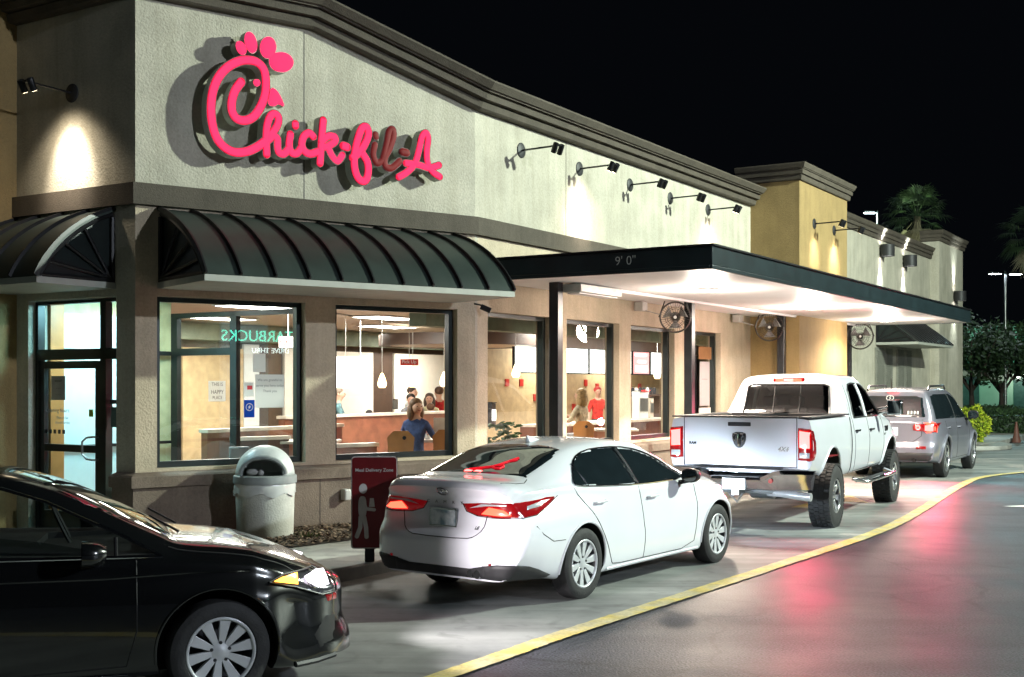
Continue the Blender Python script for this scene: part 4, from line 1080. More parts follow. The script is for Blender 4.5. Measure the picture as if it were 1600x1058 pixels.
    # chrome rear bumper with a stepped centre
    prof = [(-1.0, .46), (-.55, .46), (-.36, .50), (.36, .50), (.55, .46), (1.0, .46)]
    b = MB(); top = [(-1.03, .77), (-.62, .77), (-.50, .74), (-.34, .665), (.34, .665), (.50, .74), (.62, .77), (1.03, .77)]; bot = [(-.99, .50), (-.62, .49), (-.50, .49), (-.34, .50), (.34, .50), (.50, .49), (.62, .49), (.99, .50)]
    vs = []
    for (yt, zt_), (yb, zb_) in zip(top, bot):
        xo = -1.34 if abs(yt) < .95 else -1.20
        vs += [(-1.10, yt, zt_), (xo+.03, yt, zt_), (xo-.01, yt, zt_-.05), (xo, yb, (zt_+zb_)/2), (xo+.02, yb, zb_+.02), (xo+.10, yb, zb_), (-1.10, yb, zb_)]
    n = 7; fs = [(i*n+k, i*n+(k+1) % n, (i+1)*n+(k+1) % n, (i+1)*n+k) for i in range(7) for k in range(n)]+[tuple(range(n)), tuple(7*n+k for k in range(n))]
    b.add(vs, fs); bp = b.build('rear_bumper', M_['chrome'], t, smooth=True, autos=45)
    b = MB(); b.box(-1.345, -1.12, -.33, .33, .668, .685); b.box(-1.30, -1.12, -.60, .60, .775, .785); b.build('bumper_step', M_['plastic'], bp)
    b = MB(); b.box(-1.372, -1.352, -.16, .16, .50, .655); b.build('licence_plate', mat('white_plate', (.62, .66, .70), .5, scale=14, col2=(.80, .82, .84), vlo=.4, vhi=.55), t, bevel=.004)
    for s_ in (-1, 1):
        b = MB(); b.lathe([(0, 0), (.03, 0), (.032, .02)], 14, Matrix.Translation((-1.372, s_*.5, .63)), 'x'); b.build('parking_sensor', M_['redlens'], bp, smooth=True)
    # exhaust, axle, hitch, spare
    b = MB(); b.tube([(-.9, -.35, .44), (-1.05, -.55, .45), (-1.12, -.80, .43), (-1.14, -.98, .42)], .055, 14); b.build('exhaust_pipe', mat('pale_exhaust', (.6, .62, .64), .3, .6), t, smooth=True)
    b = MB(); b.tube([(0, -.8, Rw), (0, -.25, Rw), (0, -.16, Rw), (0, .16, Rw), (0, .25, Rw), (0, .8, Rw)], [.05, .06, .17, .17, .06, .05], 16); b.tube([(-.75, -.62, .62), (-.6, -.62, .50), (0, -.62, .46), (.7, -.62, .62)], .04, 6); b.tube([(-.75, .62, .62), (-.6, .62, .50), (0, .62, .46), (.7, .62, .62)], .04, 6)
    b.build('rear_axle', M_['steel'], t, smooth=True)
    b = MB(); b.lathe([(.14, -.10), (.36, -.11), (.40, -.06), (.40, .06), (.36, .11), (.14, .10)], 30, Matrix.Translation((-.62, 0, .60)), 'z', close=True); b.build('spare_wheel', M_['tyre'], t, smooth=True)
    b = MB(); b.box(-1.30, -.9, -.05, .05, .42, .50); b.tube([(-1.0, -.5, .46), (-1.0, .5, .46)], .035, 8); b.tube([(-1.28, -.1, .45), (-1.22, 0, .33), (-1.28, .1, .45)], .015, 6); b.build('tow_hitch', M_['steel'], t, smooth=True)
    for s_ in (-1, 1):
        b = MB(); b.box(-1.1, 5.0, min(s_*.38, s_*.46), max(s_*.38, s_*.46), .56, .70); b.build('frame_rail', M_['under'], t)
    return t
trk = white_pickup()
trk.location = (4.34-.471*.03-.882*.98+.15, 16.8+.471*.98-.05, LIFT); trk.rotation_euler = (0, 0, R(61.5))

# ---------------- grey SUV
def grey_suv():
    t = thing('silver_suv', (0, 0, 0), 0, 'silver grey crossover with roof rails and glowing brake lights', 'car')
    tabs = dict(
     zt=[(-.98, 1.02), (-.96, 1.06), (-.90, 1.10), (-.66, 1.58), (-.56, 1.645), (-.2, 1.68), (.8, 1.70), (1.5, 1.685), (1.9, 1.60), (2.55, 1.22), (2.75, 1.15), (3.2, 1.08), (3.6, .95), (3.85, .75)],
     zr=[(-.98, .99), (-.96, 1.02), (-.90, 1.05), (-.66, 1.50), (-.56, 1.56), (-.2, 1.60), (.8, 1.62), (1.5, 1.60), (1.9, 1.52), (2.55, 1.16), (2.75, 1.10), (3.2, 1.03), (3.6, .90), (3.85, .70)],
     wr=[(-.98, .80), (-.90, .78), (-.66, .66), (-.3, .63), (1.5, .63), (2.0, .66), (2.6, .74), (3.2, .72), (3.85, .55)],
     zs=[(-.98, .94), (-.8, 1.02), (0, 1.06), (1.5, 1.03), (2.5, 1.0), (3.2, .93), (3.85, .62)],
     ws=[(-.98, .82), (-.8, .84), (0, .86), (1.5, .87), (2.5, .86), (3.2, .82), (3.85, .66)],
     zm=[(-.98, .72), (3.85, .65)],
     wm=[(-.98, .87), (-.6, .905), (0, .925), (.8, .905), (2, .905), (2.89, .925), (3.4, .89), (3.85, .74)],
     zb=[(-.98, .33), (0, .26), (2.9, .24), (3.85, .28)],
     wb=[(-.98, .80), (0, .87), (2.9, .87), (3.85, .68)])
    C = Car(t, tabs, -.98, 3.85, [(.3, .06), (.45, 0), (.6, 0), (.68, .05), (1.0, .06), (1.1, .02), (1.7, 0)], [(.3, .05), (.5, 0), (.8, .2)], (.35, .20), (.5, .4), nst=110, bl=.6, fl=.7)
    P = paint('silver_car_paint', (.20, .20, .245), .30, metal=.3)
    Rw = .365
    side = [(-.62, 1.10), (-.60, 1.40), (-.45, 1.53), (-.1, 1.565), (1.4, 1.565), (1.75, 1.50), (2.42, 1.13), (2.40, 1.08), (.8, 1.09)]
    C.body([P, M_['under']], [arch_cut(x, s0, s1, Rw+.01, .415) for x in (0, 2.89) for s0, s1 in ((-1.2, -.6), (.6, 1.2))])
    for x in (0, 2.89):
        for sd in (-1, 1):
            wheel(t, x, sd*.80, Rw, .25, .225, sd, 5, 'twin', rimmat=bpy.data.materials['bright_truck_rim']); arch_lip(C, x, Rw+.01, .42, sd, P, .03, off=.006)
    for d in 'RL':
        sg = -1 if d == 'R' else 1
        C.patch('side_window', d, side, M_['tint'], .008)
        C.line('window_pillar', d, [(1.16, 1.08), (1.08, 1.57)], M_['plastic'], .03, off=-.015)
        g = M_['gap']
        C.line('door_gap', d, [(1.13, 1.06), (1.16, .33)], g, .005); C.line('door_gap', d, [(2.45, 1.06), (2.40, .33), (.45, .33), (.40, .6), (.1, .85), (.06, 1.06)], g, .005)
        handle_part(C, d, .34, .93, P); handle_part(C, d, 1.40, .92, P)
        tl = C.patch('tail_lamp', 'B', [(sg*.42, 1.02), (sg*.44, .90), (sg*.86, .86), (sg*.86, 1.04)], M_['redlens'], .02, step=.04)
        C.patch('tail_lamp', d, [(-.90, .86), (-.72, .87), (-.62, 1.02), (-.80, 1.06), (-.90, 1.05)], M_['redon'] if d == 'R' else M_['redlens'], .015, step=.04)
        C.patch('lit_segment', 'B', [(sg*.66, 1.0), (sg*.66, .90), (sg*.80, .89), (sg*.80, 1.01)], M_['redhot'], .026, step=.04, parent=tl)
        b = MB(); h, _, _ = C.hit('B', sg*.54, .96); b.lathe([(.025, 0), (.045, -.006), (.05, .004)], 18, Matrix.Translation((h.x-.026, sg*.54, .96)), 'x', cap=False); b.build('lit_ring', M_['redhot'], tl, smooth=True)
        C.patch('reflector', 'B', [(sg*.50, .56), (sg*.70, .56), (sg*.70, .62), (sg*.52, .62)], M_['redlens'], .01, step=.04)
        b = MB(); b.tube([(-.3, sg*.60, 1.64), (-.2, sg*.60, 1.71), (1.2, sg*.60, 1.725), (1.32, sg*.60, 1.66)], .02, 8); b.build('roof_rail', M_['black'], t, smooth=True)
        mirror_part(C, 2.2, 1.03, 1.14, sg, M_['black'], M_['tint'], sx=.09, sy=.11, sz=.085)
    C.patch('rear_window', 'B', [(-.66, 1.14), (.66, 1.14), (.58, 1.50), (.45, 1.535), (-.45, 1.535), (-.58, 1.50)], M_['tint'], .008)
    C.patch('windscreen', 'T', [(2.6, -.6), (2.63, 0), (2.6, .6), (2.0, .58), (1.82, 0), (2.0, -.58)], M_['tint'], .008)
    C.patch('lower_bumper', 'B', [(-.82, .50), (.82, .50), (.78, .34), (-.78, .34)], M_['plastic'], .012, step=.05)
    C.line('tailgate_gap', 'B', [(.62, 1.1), (.60, .80), (.45, .70), (-.45, .70), (-.60, .80), (-.62, 1.1)], M_['gap'], .005)
    b = MB(); h, _, _ = C.hit('B', 0, 1.585); b.box(h.x-.03, h.x+.12, -.10, .10, 1.60, 1.625); hb = b.build('high_brake_lamp', M_['redhot'], t, bevel=.006)
    b = MB(); h, _, _ = C.hit('B', 0, .9); b.box(h.x-.022, h.x-.010, -.155, .155, .80, .955); b.build('licence_plate', bpy.data.materials['white_plate'], t, bevel=.004)
    b = MB(); b.tube([(-.9, -.48, .36), (-1.0, -.48, .36)], .04, 14); b.build('exhaust_tip', M_['chrome'], t, smooth=True)
    b = MB(); b.tube([(-.35, .1, 1.66), (-.42, .1, 1.86)], [.012, .004], 6); b.build('roof_antenna', M_['black'], t, smooth=True)
    h, nn, w = C.hit('B', .0, 1.50)
    def gm(y, z):
        h, nn, w = C.hit('B', y, z); m = Matrix.Identity(4); xa = Vector((0, -1, 0)); za = (nn if nn.x < 0 else -nn).normalized(); ya = za.cross(xa).normalized(); xa = ya.cross(za)
        for i in range(3): m[i][0] = xa[i]; m[i][1] = ya[i]; m[i][2] = za[i]; m[i][3] = (h+za*.012)[i]
        return m
    m = gm(0.05, 1.49); b = MB(); b.tube([m @ Vector((.07*math.cos(k*math.pi/10), .05*math.sin(k*math.pi/10), 0)) for k in range(21)], .008, 6); b.tube([m @ Vector(q) for q in ((.02, .04, 0), (-.015, .0, 0), (.015, 0, 0), (-.02, -.04, 0))], .009, 6)
    b.build('window_sticker', M_['whitep'], t)
    b = MB(); m = gm(-.42, 1.22)
    for k in range(4): b.tube([m @ Vector((-.09+k*.06, -.03, 0)), m @ Vector((-.09+k*.06, .03, 0))], .018, 6)
    b.build('family_sticker', M_['whitep'], t)
    return t
suv = grey_suv()
suv.location = (9.27-.857*.92+.0, 25.66+.515*.92, 0); suv.rotation_euler = (0, 0, R(59.0)); suv.scale = (1.05, 1.06, 1.14)

# ---------------- black sedan in the foreground
def black_sedan():
    t = thing('black_sedan', (0, 0, 0), 0, 'glossy black sedan at the front of the scene with headlight and amber light on', 'car')
    tabs = dict(
     zt=[(-.95, 1.00), (-.85, 1.09), (-.4, 1.13), (-.3, 1.20), (.1, 1.41), (.6, 1.495), (1.0, 1.51), (1.4, 1.48), (1.65, 1.415), (2.35, 1.085), (2.46, 1.03), (2.8, .985), (3.2, .90), (3.5, .79), (3.68, .68)],
     zr=[(-.95, .96), (-.4, 1.07), (-.3, 1.13), (.1, 1.33), (.6, 1.41), (1.0, 1.42), (1.4, 1.39), (1.65, 1.325), (2.35, 1.02), (2.46, .975), (2.8, .93), (3.2, .86), (3.5, .76), (3.68, .64)],
     wr=[(-.95, .66), (-.2, .64), (.1, .58), (1.0, .57), (1.65, .61), (2.35, .69), (2.8, .69), (3.3, .66), (3.68, .5)],
     zs=[(-.95, .92), (0, .985), (1, .955), (2.0, .925), (2.6, .895), (3.0, .85), (3.4, .76), (3.68, .60)],
     ws=[(-.95, .72), (0, .81), (1.3, .825), (2.3, .82), (2.7, .81), (3.1, .78), (3.5, .68), (3.68, .58)],
     zm=[(-.95, .6), (3.55, .58)],
     wm=[(-.95, .80), (0, .885), (1.3, .87), (2.7, .885), (3.1, .865), (3.68, .70)],
     zb=[(-.95, .3), (0, .19), (2.7, .18), (3.3, .16), (3.68, .20)],
     wb=[(-.95, .72), (0, .84), (2.7, .84), (3.3, .80), (3.68, .66)])
    C = Car(t, tabs, -.95, 3.68, [(.3, .05), (.5, 0), (1, .1)], [(.15, .0), (.25, .0), (.45, .06), (.6, .06), (.75, .14), (1, .3)], (.35, .25), (.52, .50), nst=150, fl=.75)
    P = paint('black_car_paint', (.0035, .004, .0045), .22)
    Rw = .325
    side = [(.92, 1.0), (.88, 1.40), (1.10, 1.405), (1.40, 1.375), (1.66, 1.29), (2.08, 1.085), (2.32, .96), (1.9, .965)]
    rear = [(.84, 1.0), (.80, 1.40), (.5, 1.385), (.1, 1.27), (-.12, 1.14), (-.05, 1.03)]
    wsc = [(2.38, -.61), (2.43, -.3), (2.44, 0), (2.43, .3), (2.38, .61), (1.9, .58), (1.66, .50), (1.60, 0), (1.66, -.50), (1.9, -.58)]
    cav = MB(); cav.box(.1, 2.35, -.70, .70, .5, 1.02)
    cuts = [arch_cut(x, s0, s1, Rw+.02, .385) for x in (0, 2.7) for s0, s1 in ((-1.2, -.58), (.58, 1.2))]
    C.body([P, M_['under']], cuts+[C.prismcut('R', side, -1.2, 1.2), C.prismcut('R', rear, -1.2, 1.2), C.prismcut('T', wsc, .93, 2)])
    gl = glassmat('black_car_glass', (.45, .5, .5), 1.55)
    for d in 'RL':
        sg = -1 if d == 'R' else 1
        C.patch('rear_side_window', d, rear, gl, .002, step=.06)
        # front side window wound down half way: lower part of the pane only
        C.patch('side_window', d, [(.92, 1.0), (.91, 1.12), (1.3, 1.11), (1.65, 1.06), (2.0, .985), (1.85, .97)] if d == 'R' else side, gl, .002, step=.05)
        C.line('window_trim', d, [(-.05, 1.01), (.5, .985), (1.3, .965), (2.0, .95), (2.36, .94)], M_['chrome'], .007, off=.003)
        C.line('window_trim', d, [(.8, 1.415), (1.10, 1.42), (1.42, 1.39), (1.68, 1.30), (2.10, 1.095), (2.35, .95)], M_['chrome'], .004, off=.002)
        C.line('mirror_sail', d, [(2.08, .96), (2.08, 1.07)], M_['black'], .012, off=-.003)
        g = mat('black_gap', (.0, .0, .0), .6) if d == 'R' else bpy.data.materials['black_gap']
        C.line('door_gap', d, [(2.50, .93), (2.24, .75), (2.22, .26), (1.05, .25), (1.03, .96)], g, .0045) if False else C.line('door_gap', d, [(2.20, .93), (2.20, .5), (2.14, .28), (1.05, .25), (1.03, .96)], g, .0045)
        C.line('sill_trim', d, [(.42, .235), (2.15, .225)], M_['chrome'], .005, off=.002)
        # headlamp and bumper pieces
        hl = C.patch('headlamp', d, [(3.02, .74), (3.12, .78), (3.42, .775), (3.52, .73), (3.52, .61), (3.40, .61), (3.20, .69)], mat('headlamp_reflector', (.22, .22, .24), .15, .8, coat=1) if d == 'R' else bpy.data.materials['headlamp_reflector'], .012, step=.03)
        C.line('headlamp_bezel', d, [(3.02, .74), (3.12, .78), (3.42, .775), (3.52, .73), (3.52, .61), (3.40, .61), (3.20, .69)], M_['black'], .006, closed=True, off=.010, parent=hl)
        C.line('headlamp_ring', d, [(3.36+.055*math.cos(k*math.pi/8), .70+.045*math.sin(k*math.pi/8)) for k in range(16)], M_['chrome'], .006, closed=True, off=.022, parent=hl, step=.5)
        C.patch('indicator', d, [(3.04, .738), (3.10, .765), (3.21, .768), (3.21, .70)], mat('amber_lamp', (.7, .3, .02), .2, emis=(1, .42, .05), estr=5) if d == 'R' else bpy.data.materials['amber_lamp'], .020, step=.03, parent=hl)
        C.patch('lit_segment', d, [(3.26, .735), (3.36, .752), (3.44, .735), (3.45, .655), (3.36, .655), (3.28, .70)], mat('headlamp_glow', (.8, .8, .85), .15, emis=(.95, .86, .95), estr=3) if d == 'R' else bpy.data.materials['headlamp_glow'], .020, step=.03, parent=hl)
        C.patch('reflector', d, [(3.43, .605), (3.53, .605), (3.53, .555), (3.45, .555)], M_['redlens'], .010, step=.03)
        b = MB()
        C.patch('fog_lamp_grille', d, [(3.34, .36), (3.44, .47), (3.52, .45), (3.50, .30), (3.38, .26)], M_['under'], .006, step=.04)
        C.line('bumper_lip', d, [(3.2, .19), (3.36, .185), (3.5, .20)], M_['plastic'], .02, off=.004)
        mirror_part(C, 1.93, .95, 1.0, sg, P, M_['tint'], sx=.10, sy=.12, sz=.075, arm=.06)
        arch_lip(C, 2.7, Rw+.02, .388, sg, P, .010); arch_lip(C, 0, Rw+.02, .388, sg, P, .010)
        C.line('body_crease', d, [(.3, .86), (1.3, .84), (2.0, .83), (2.5, .84), (2.9, .83)], P, .011, off=-.003)
        handle_part(C, d, 1.22, .83, P)
    C.patch('windscreen', 'T', wsc, glassmat('black_car_windscreen', (.30, .34, .34), 1.6), .002, step=.06)
    b = MB(); b.tube([(2.48, -.45, 1.06), (2.32, -.1, 1.13)], .008, 6); b.tube([(2.50, .05, 1.06), (2.34, .4, 1.13)], .008, 6); b.build('wiper', M_['black'], t)
    g = mat('hood_gap', (.0, .0, .0), .6)
    for sg in (-1, 1): C.line('bonnet_gap', 'T', [(2.40, sg*.70), (3.0, sg*.70), (3.35, sg*.62), (3.5, sg*.5)], bpy.data.materials['hood_gap'], .005)
    for x in (0, 2.7):
        for sd in (-1, 1): wheel(t, x, sd*.775, Rw, .222, .205, sd, 10, 'cover', steer=R(9) if x else 0) if False else wheel(t, x, sd*.775, Rw, .222, .205, sd, 10, 'slim', steer=R(9) if x else 0)
    # cabin
    sm = mat('black_seat', (.02, .02, .022), .8)
    for y in (-.37, .37):
        b = MB(); b.box(.85, 1.0, y-.24, y+.24, .5, 1.05); b.box(.87, .97, y-.12, y+.12, 1.08, 1.26); b.build('seat', sm, t, bevel=.04, bseg=3)
    b = MB(); b.lathe([(.17, 0), (.185, .012), (.17, .024), (.158, .012)], 24, Matrix.Translation((1.75, .37, 1.02)) @ Matrix.Rotation(R(65), 4, 'Y'), 'z', close=True); b.build('steering_wheel', sm, t, smooth=True)
    b = MB(); b.box(1.66, 1.68, -.11, .11, 1.27, 1.34); b.build('rear_view_mirror', sm, t, bevel=.008)
    return t
blk = black_sedan()
blk.location = (-4.62, 7.38, 0); blk.rotation_euler = (0, 0, R(20)); blk.scale = (.985, .985, .985)
SIGN = [
 ('swirl_letter', 1, 0.055, [[(1.209, 5.66), (1.132, 5.547), (1.091, 5.418), (1.091, 5.295), (1.148, 5.211), (1.253, 5.198), (1.363, 5.254), (1.452, 5.376), (1.519, 5.541), (1.533, 5.709), (1.508, 5.851), (1.43, 5.926), (1.319, 5.941), (1.187, 5.909), (1.035, 5.811), (0.917, 5.667), (0.846, 5.484), (0.825, 5.279), (0.842, 5.1), (0.895, 4.945), (0.992, 4.845), (1.121, 4.799), (1.275, 4.823), (1.408, 4.89), (1.519, 4.976)]]),
 ('letter', 1, 0.05, [[(1.544, 4.82), (1.537, 5.024), (1.553, 5.192), (1.598, 5.302), (1.655, 5.331), (1.7, 5.295), (1.691, 5.21), (1.632, 5.108), (1.558, 5.016)], [(1.558, 4.995), (1.628, 5.051), (1.684, 5.031), (1.689, 4.917), (1.712, 4.861), (1.774, 4.853), (1.829, 4.912)]]),
 ('letter', 1, 0.05, [[(1.863, 5.106), (1.845, 4.967), (1.88, 4.88), (1.954, 4.884), (2.019, 4.966)], [(1.931, 5.245), (1.933, 5.22)]]),
 ('letter', 1, 0.05, [[(2.179, 5.119), (2.118, 5.154), (2.047, 5.103), (2.019, 4.998), (2.059, 4.918), (2.141, 4.895), (2.241, 4.935)]]),
 ('letter', 1, 0.05, [[(2.32, 5.341), (2.298, 5.117), (2.274, 4.793)], [(2.289, 5.062), (2.38, 5.144), (2.477, 5.15), (2.484, 5.092), (2.38, 5.019), (2.313, 5.001)], [(2.38, 5.019), (2.443, 4.902), (2.52, 4.846), (2.589, 4.931)]]),
 ('letter_dash', 1, 0.056, [[(2.606, 5.051), (2.662, 5.042)]]),
 ('letter', 1, 0.054, [[(2.741, 4.914), (2.833, 4.99), (2.921, 5.11), (2.974, 5.244), (2.946, 5.335), (2.871, 5.297), (2.801, 5.102), (2.766, 4.912), (2.783, 4.74), (2.846, 4.641), (2.931, 4.641), (2.971, 4.748), (2.961, 4.879), (2.891, 4.981)]]),
 ('letter', 0, 0.044, [[(3.072, 5.119), (3.047, 4.988), (3.103, 4.884), (3.195, 4.934)], [(3.082, 5.253), (3.087, 5.227)]]),
 ('letter', 0, 0.046, [[(3.195, 4.943), (3.251, 5.145), (3.285, 5.309), (3.339, 5.356), (3.355, 5.269), (3.293, 5.101), (3.22, 4.959), (3.236, 4.859), (3.329, 4.846), (3.448, 4.949)]]),
 ('letter_dash', 0, 0.052, [[(3.493, 5.077), (3.559, 5.072)]]),
 ('letter', 1, 0.048, [[(3.433, 4.737), (3.564, 4.818), (3.686, 4.948), (3.75, 5.137), (3.798, 5.313), (3.862, 5.373), (3.895, 5.302), (3.873, 5.128), (3.889, 4.971), (3.965, 4.865), (4.083, 4.808)], [(3.543, 4.932), (3.723, 4.934), (3.911, 4.909), (4.069, 4.963)]]),
]
COMB = [(1.209, 6.071, 0.067, 0.091, -28), (1.336, 6.16, 0.085, 0.136, -13), (1.564, 6.137, 0.112, 0.145, 16), (1.742, 5.986, 0.179, 0.13, -14), ]
BEAK = [(1.605, 5.657), (1.678, 5.631), (1.746, 5.536), (1.79, 5.429), (1.7, 5.469), (1.655, 5.422), (1.56, 5.432), (1.576, 5.539)]
EYE = (1.414, 5.681)
# ------------------------------------------------------------------ illuminated sign on the wall
def sn(t, z, n): return FA(t, n, z)
M_['signred'] = mat('glowing_red_acrylic', (.10, .004, .01), .9, emis=(1, .036, .125), estr=1.5, var=.01, spec=.05)
M_['signoff'] = mat('faint_glow_red_acrylic', (.13, .008, .008), .6, var=.1, emis=(.5, .01, .01), estr=.10, spec=.2)  # switched-off letters, still given a faint red glow of their own
M_['can'] = mat('sign_can_grey', (.40, .42, .38), .5, var=.05)
M_['rimcap'] = mat('sign_dark_trim', (.09, .006, .012), .4)
M_['signedge'] = mat('glowing_red_acrylic_edge', (.10, .004, .01), .9, emis=(.95, .014, .06), estr=1.0, var=.01, spec=.05)
sg_ = thingw('illuminated_sign', tuple(FA(2.3, .1, 5.0)), 'glowing red script restaurant sign with rooster head swirl and two unlit letters', 'sign')
def crom(P, k=5):
    if len(P) < 3: return [Vector(p) for p in P]
    out = []
    for i in range(len(P)-1):
        p0, p1, p2, p3 = [Vector(P[min(max(j, 0), len(P)-1)]) for j in (i-1, i, i+1, i+2)]
        for j in range(k):
            t = j/k; out.append(.5*((2*p1)+(p2-p0)*t+(2*p0-5*p1+4*p2-p3)*t*t+(3*p1-p0-3*p2+p3)*t**3))
    return out+[Vector(P[-1])]
def stroke(mb, P, r, n0, n1, jit):
    Q = crom(P, 4)
    for i, p in enumerate(Q):
        j = (i % 7)*.0006+jit
        c = [(p.x+r*math.cos(2*math.pi*k/14), p.y+r*math.sin(2*math.pi*k/14)) for k in range(14)]
        mb.prism(c, lambda u, v, h: sn(u, v, h), n0+j, n1+j)
        if i < len(Q)-1:
            q = Q[i+1]; d = (q-p); 
            if d.length < 1e-5: continue
            d.normalize(); s = Vector((-d.y, d.x))*r*.998
            mb.prism([(p+s).to_tuple(), (q+s).to_tuple(), (q-s).to_tuple(), (p-s).to_tuple()], lambda u, v, h: sn(u, v, h), n0+j+.0003, n1+j+.0003)
def face(mb, P, r, n0, flat=.30):
    Q = crom(P, 4)
    if len(Q) == 2: Q = [Q[0]+(Q[1]-Q[0])*k/4 for k in range(5)]
    L0 = [Q[0]-(Q[1]-Q[0]).normalized()*r*a for a in (.96, .75, .4)]; L1 = [Q[-1]+(Q[-1]-Q[-2]).normalized()*r*a for a in (.4, .75, .96)]
    Q = L0+Q+L1; n = len(Q); m = 10; vs = []
    for i, p in enumerate(Q):
        d = (Q[min(i+1, n-1)]-Q[max(i-1, 0)]).normalized(); s = Vector((-d.y, d.x))
        k_ = {0: .28, 1: .66, 2: .92}.get(i, {n-1: .28, n-2: .66, n-3: .92}.get(i, 1))*r
        for k in range(m):
            a = 2*math.pi*k/m; q = p+s*math.cos(a)*k_
            vs.append(sn(q.x, q.y, n0+max(-.004, math.sin(a)*k_*flat)))
    f0 = len(mb.f)
    mb.add(vs, [(i*m+k, i*m+(k+1) % m, (i+1)*m+(k+1) % m, (i+1)*m+k) for i in range(n-1) for k in range(m)]+[tuple(range(m)), tuple((n-1)*m+k for k in range(m))])
    for i in range(n-1):
        for k in range(m):
            if k not in (1, 2, 3) or i < 2 or i > n-4: mb.m[f0+i*m+k] = 1
for si, (nm, lit, r, ps) in enumerate(SIGN):
    b = MB()
    for q, P in enumerate(ps): stroke(b, P, r+.004, .10, .235, q*.0045)
    can = b.build('letter_can', M_['can'], sg_, fix=False)
    b = MB()
    for q, P in enumerate(ps): stroke(b, P, r+.006, .236, .246, q*.0045)
    b.build('letter_trim', M_['rimcap'], can, fix=False)
    b = MB()
    for P in ps: face(b, P, r-.003, .252)
    b.build('letter_face', [M_['signred'], M_['signedge']] if lit else M_['signoff'], can, smooth=True, fix=False)
def blobpart(P):
    b = MB(); b.prism([(cx_+(x-cx_)*1.05, cy_+(y-cy_)*1.05) for x, y in P for cx_, cy_ in [(sum(a for a, _ in P)/len(P), sum(c for _, c in P)/len(P))]], lambda u, v, h: sn(u, v, h), .10, .244)
    can = b.build('comb_can', M_['can'], sg_)
    cx_, cy_ = sum(a for a, _ in P)/len(P), sum(c for _, c in P)/len(P)
    b = MB(); vs = []; n = len(P)
    for k, h in ((1.0, .245), (.98, .258), (.8, .278), (.4, .288)): vs += [sn(cx_+(x-cx_)*k, cy_+(y-cy_)*k, h) for x, y in P]
    b.add(vs, [(i*n+j, i*n+(j+1) % n, (i+1)*n+(j+1) % n, (i+1)*n+j) for i in range(3) for j in range(n)]+[tuple(3*n+j for j in range(n))])
    b.build('comb_face', M_['signred'], can, smooth=True, autos=60)
for (cx_, cy_, rx, ry, a) in COMB:
    rx *= .93; ry *= .95
    a = R(-a); blobpart([(cx_+rx*math.cos(q)*math.cos(a)-ry*math.sin(q)*math.sin(a), cy_+rx*math.cos(q)*math.sin(a)+ry*math.sin(q)*math.cos(a)) for q in [2*math.pi*k/24 for k in range(24)]])
blobpart(chaikin(BEAK, 1, True))
blobpart([(EYE[0]+.045*math.cos(2*math.pi*k/16), EYE[1]+.045*math.sin(2*math.pi*k/16)) for k in range(16)])

# ------------------------------------------------------------------ twin head wall lamps
def wall_lamp(F, t, z, lit, label, n0=0., L_=.66, power=330, aimz=-.72, tw=0.):
    th = thingw('wall_lamp', tuple(F(t, n0, z)), label, 'wall lamp', 'twin headed spotlights on long arms')
    b = MB(); Mx = fmat(F, t, n0, z)
    b.lathe([(0, .025), (.10, .022), (.115, .012), (.115, .0)], 22, Mx, 'z'); b.build('wall_plate', M_['plastic'], th, smooth=True)
    b = MB(); b.tube([F(t, n0+.02, z), F(t, n0+L_, z+.01)], .014, 8); b.tube([F(t-.075, n0+L_, z+.01), F(t+.075, n0+L_, z+.01)], .014, 8); b.build('arm', M_['black'], th, smooth=True)
    for s in (-1, 1):
        a = F(t+s*.085, n0+L_, z+.03); d = (F(t+s*.085+tw, n0+L_-.28, z-.55)-a).normalized()
        b = MB(); b.tube([a-d*.01, a+d*.0, a+d*.14, a+d*.15], [.02, .042, .042, .038], 14); h = b.build('lamp_head', M_['black'], th, smooth=True, autos=40)
        if lit:
            b = MB(); e = a+d*.152; q = d.orthogonal().normalized(); w = d.cross(q)
            b.add([e+(q*math.cos(2*math.pi*k/12)+w*math.sin(2*math.pi*k/12))*.03 for k in range(12)], [tuple(range(12))]); b.build('lens', M_['lens_warm'], h, fix=False)
    if lit:
        light('wall_spot', 'SPOT', tuple(F(t, n0+L_-.08, z-.12)), power, (1, .88, .72), .09, aim=tuple(F(t+tw*.3, n0, z+aimz)), angle=56, blend=.85); light('wall_spill', 'SPOT', tuple(F(t, n0+L_-.08, z-.10)), power*.30, (1, .86, .66), .1, aim=tuple(F(t, n0, z+aimz-.3)), angle=105, blend=1.0)
    return th
wall_lamp(FB, 1.236, 5.495, False, 'dark arm lamp nearest the sign, casting its shadow on bare wall', tw=.1)
wall_lamp(FB, 3.044, 5.495, True, 'lit arm lamp second from the sign, above the larger bright oval', tw=-.1)
wall_lamp(FB, 4.884, 5.493, False, 'dark arm lamp third from the sign, between the two bright ovals', tw=.0)
wall_lamp(FB, 6.576, 5.48, False, 'dark arm lamp fourth from the sign, left of the last lamp on the pale wall', tw=.03)
wall_lamp(FB, 8.386, 5.486, True, 'lit arm lamp at the ochre tower end of the pale wall', tw=-.1)
wall_lamp(FB, 11.732, 5.51, True, 'lit arm lamp on the ochre tower, left of its pair', n0=1.09, power=120)
wall_lamp(FB, 13.171, 5.52, True, 'lit arm lamp on the ochre tower, right of its pair', n0=1.09, power=200)
wall_lamp(FC, 1.124, 5.54, True, 'lit arm lamp on the narrow wall above the glass entrance', power=330, aimz=-.95)

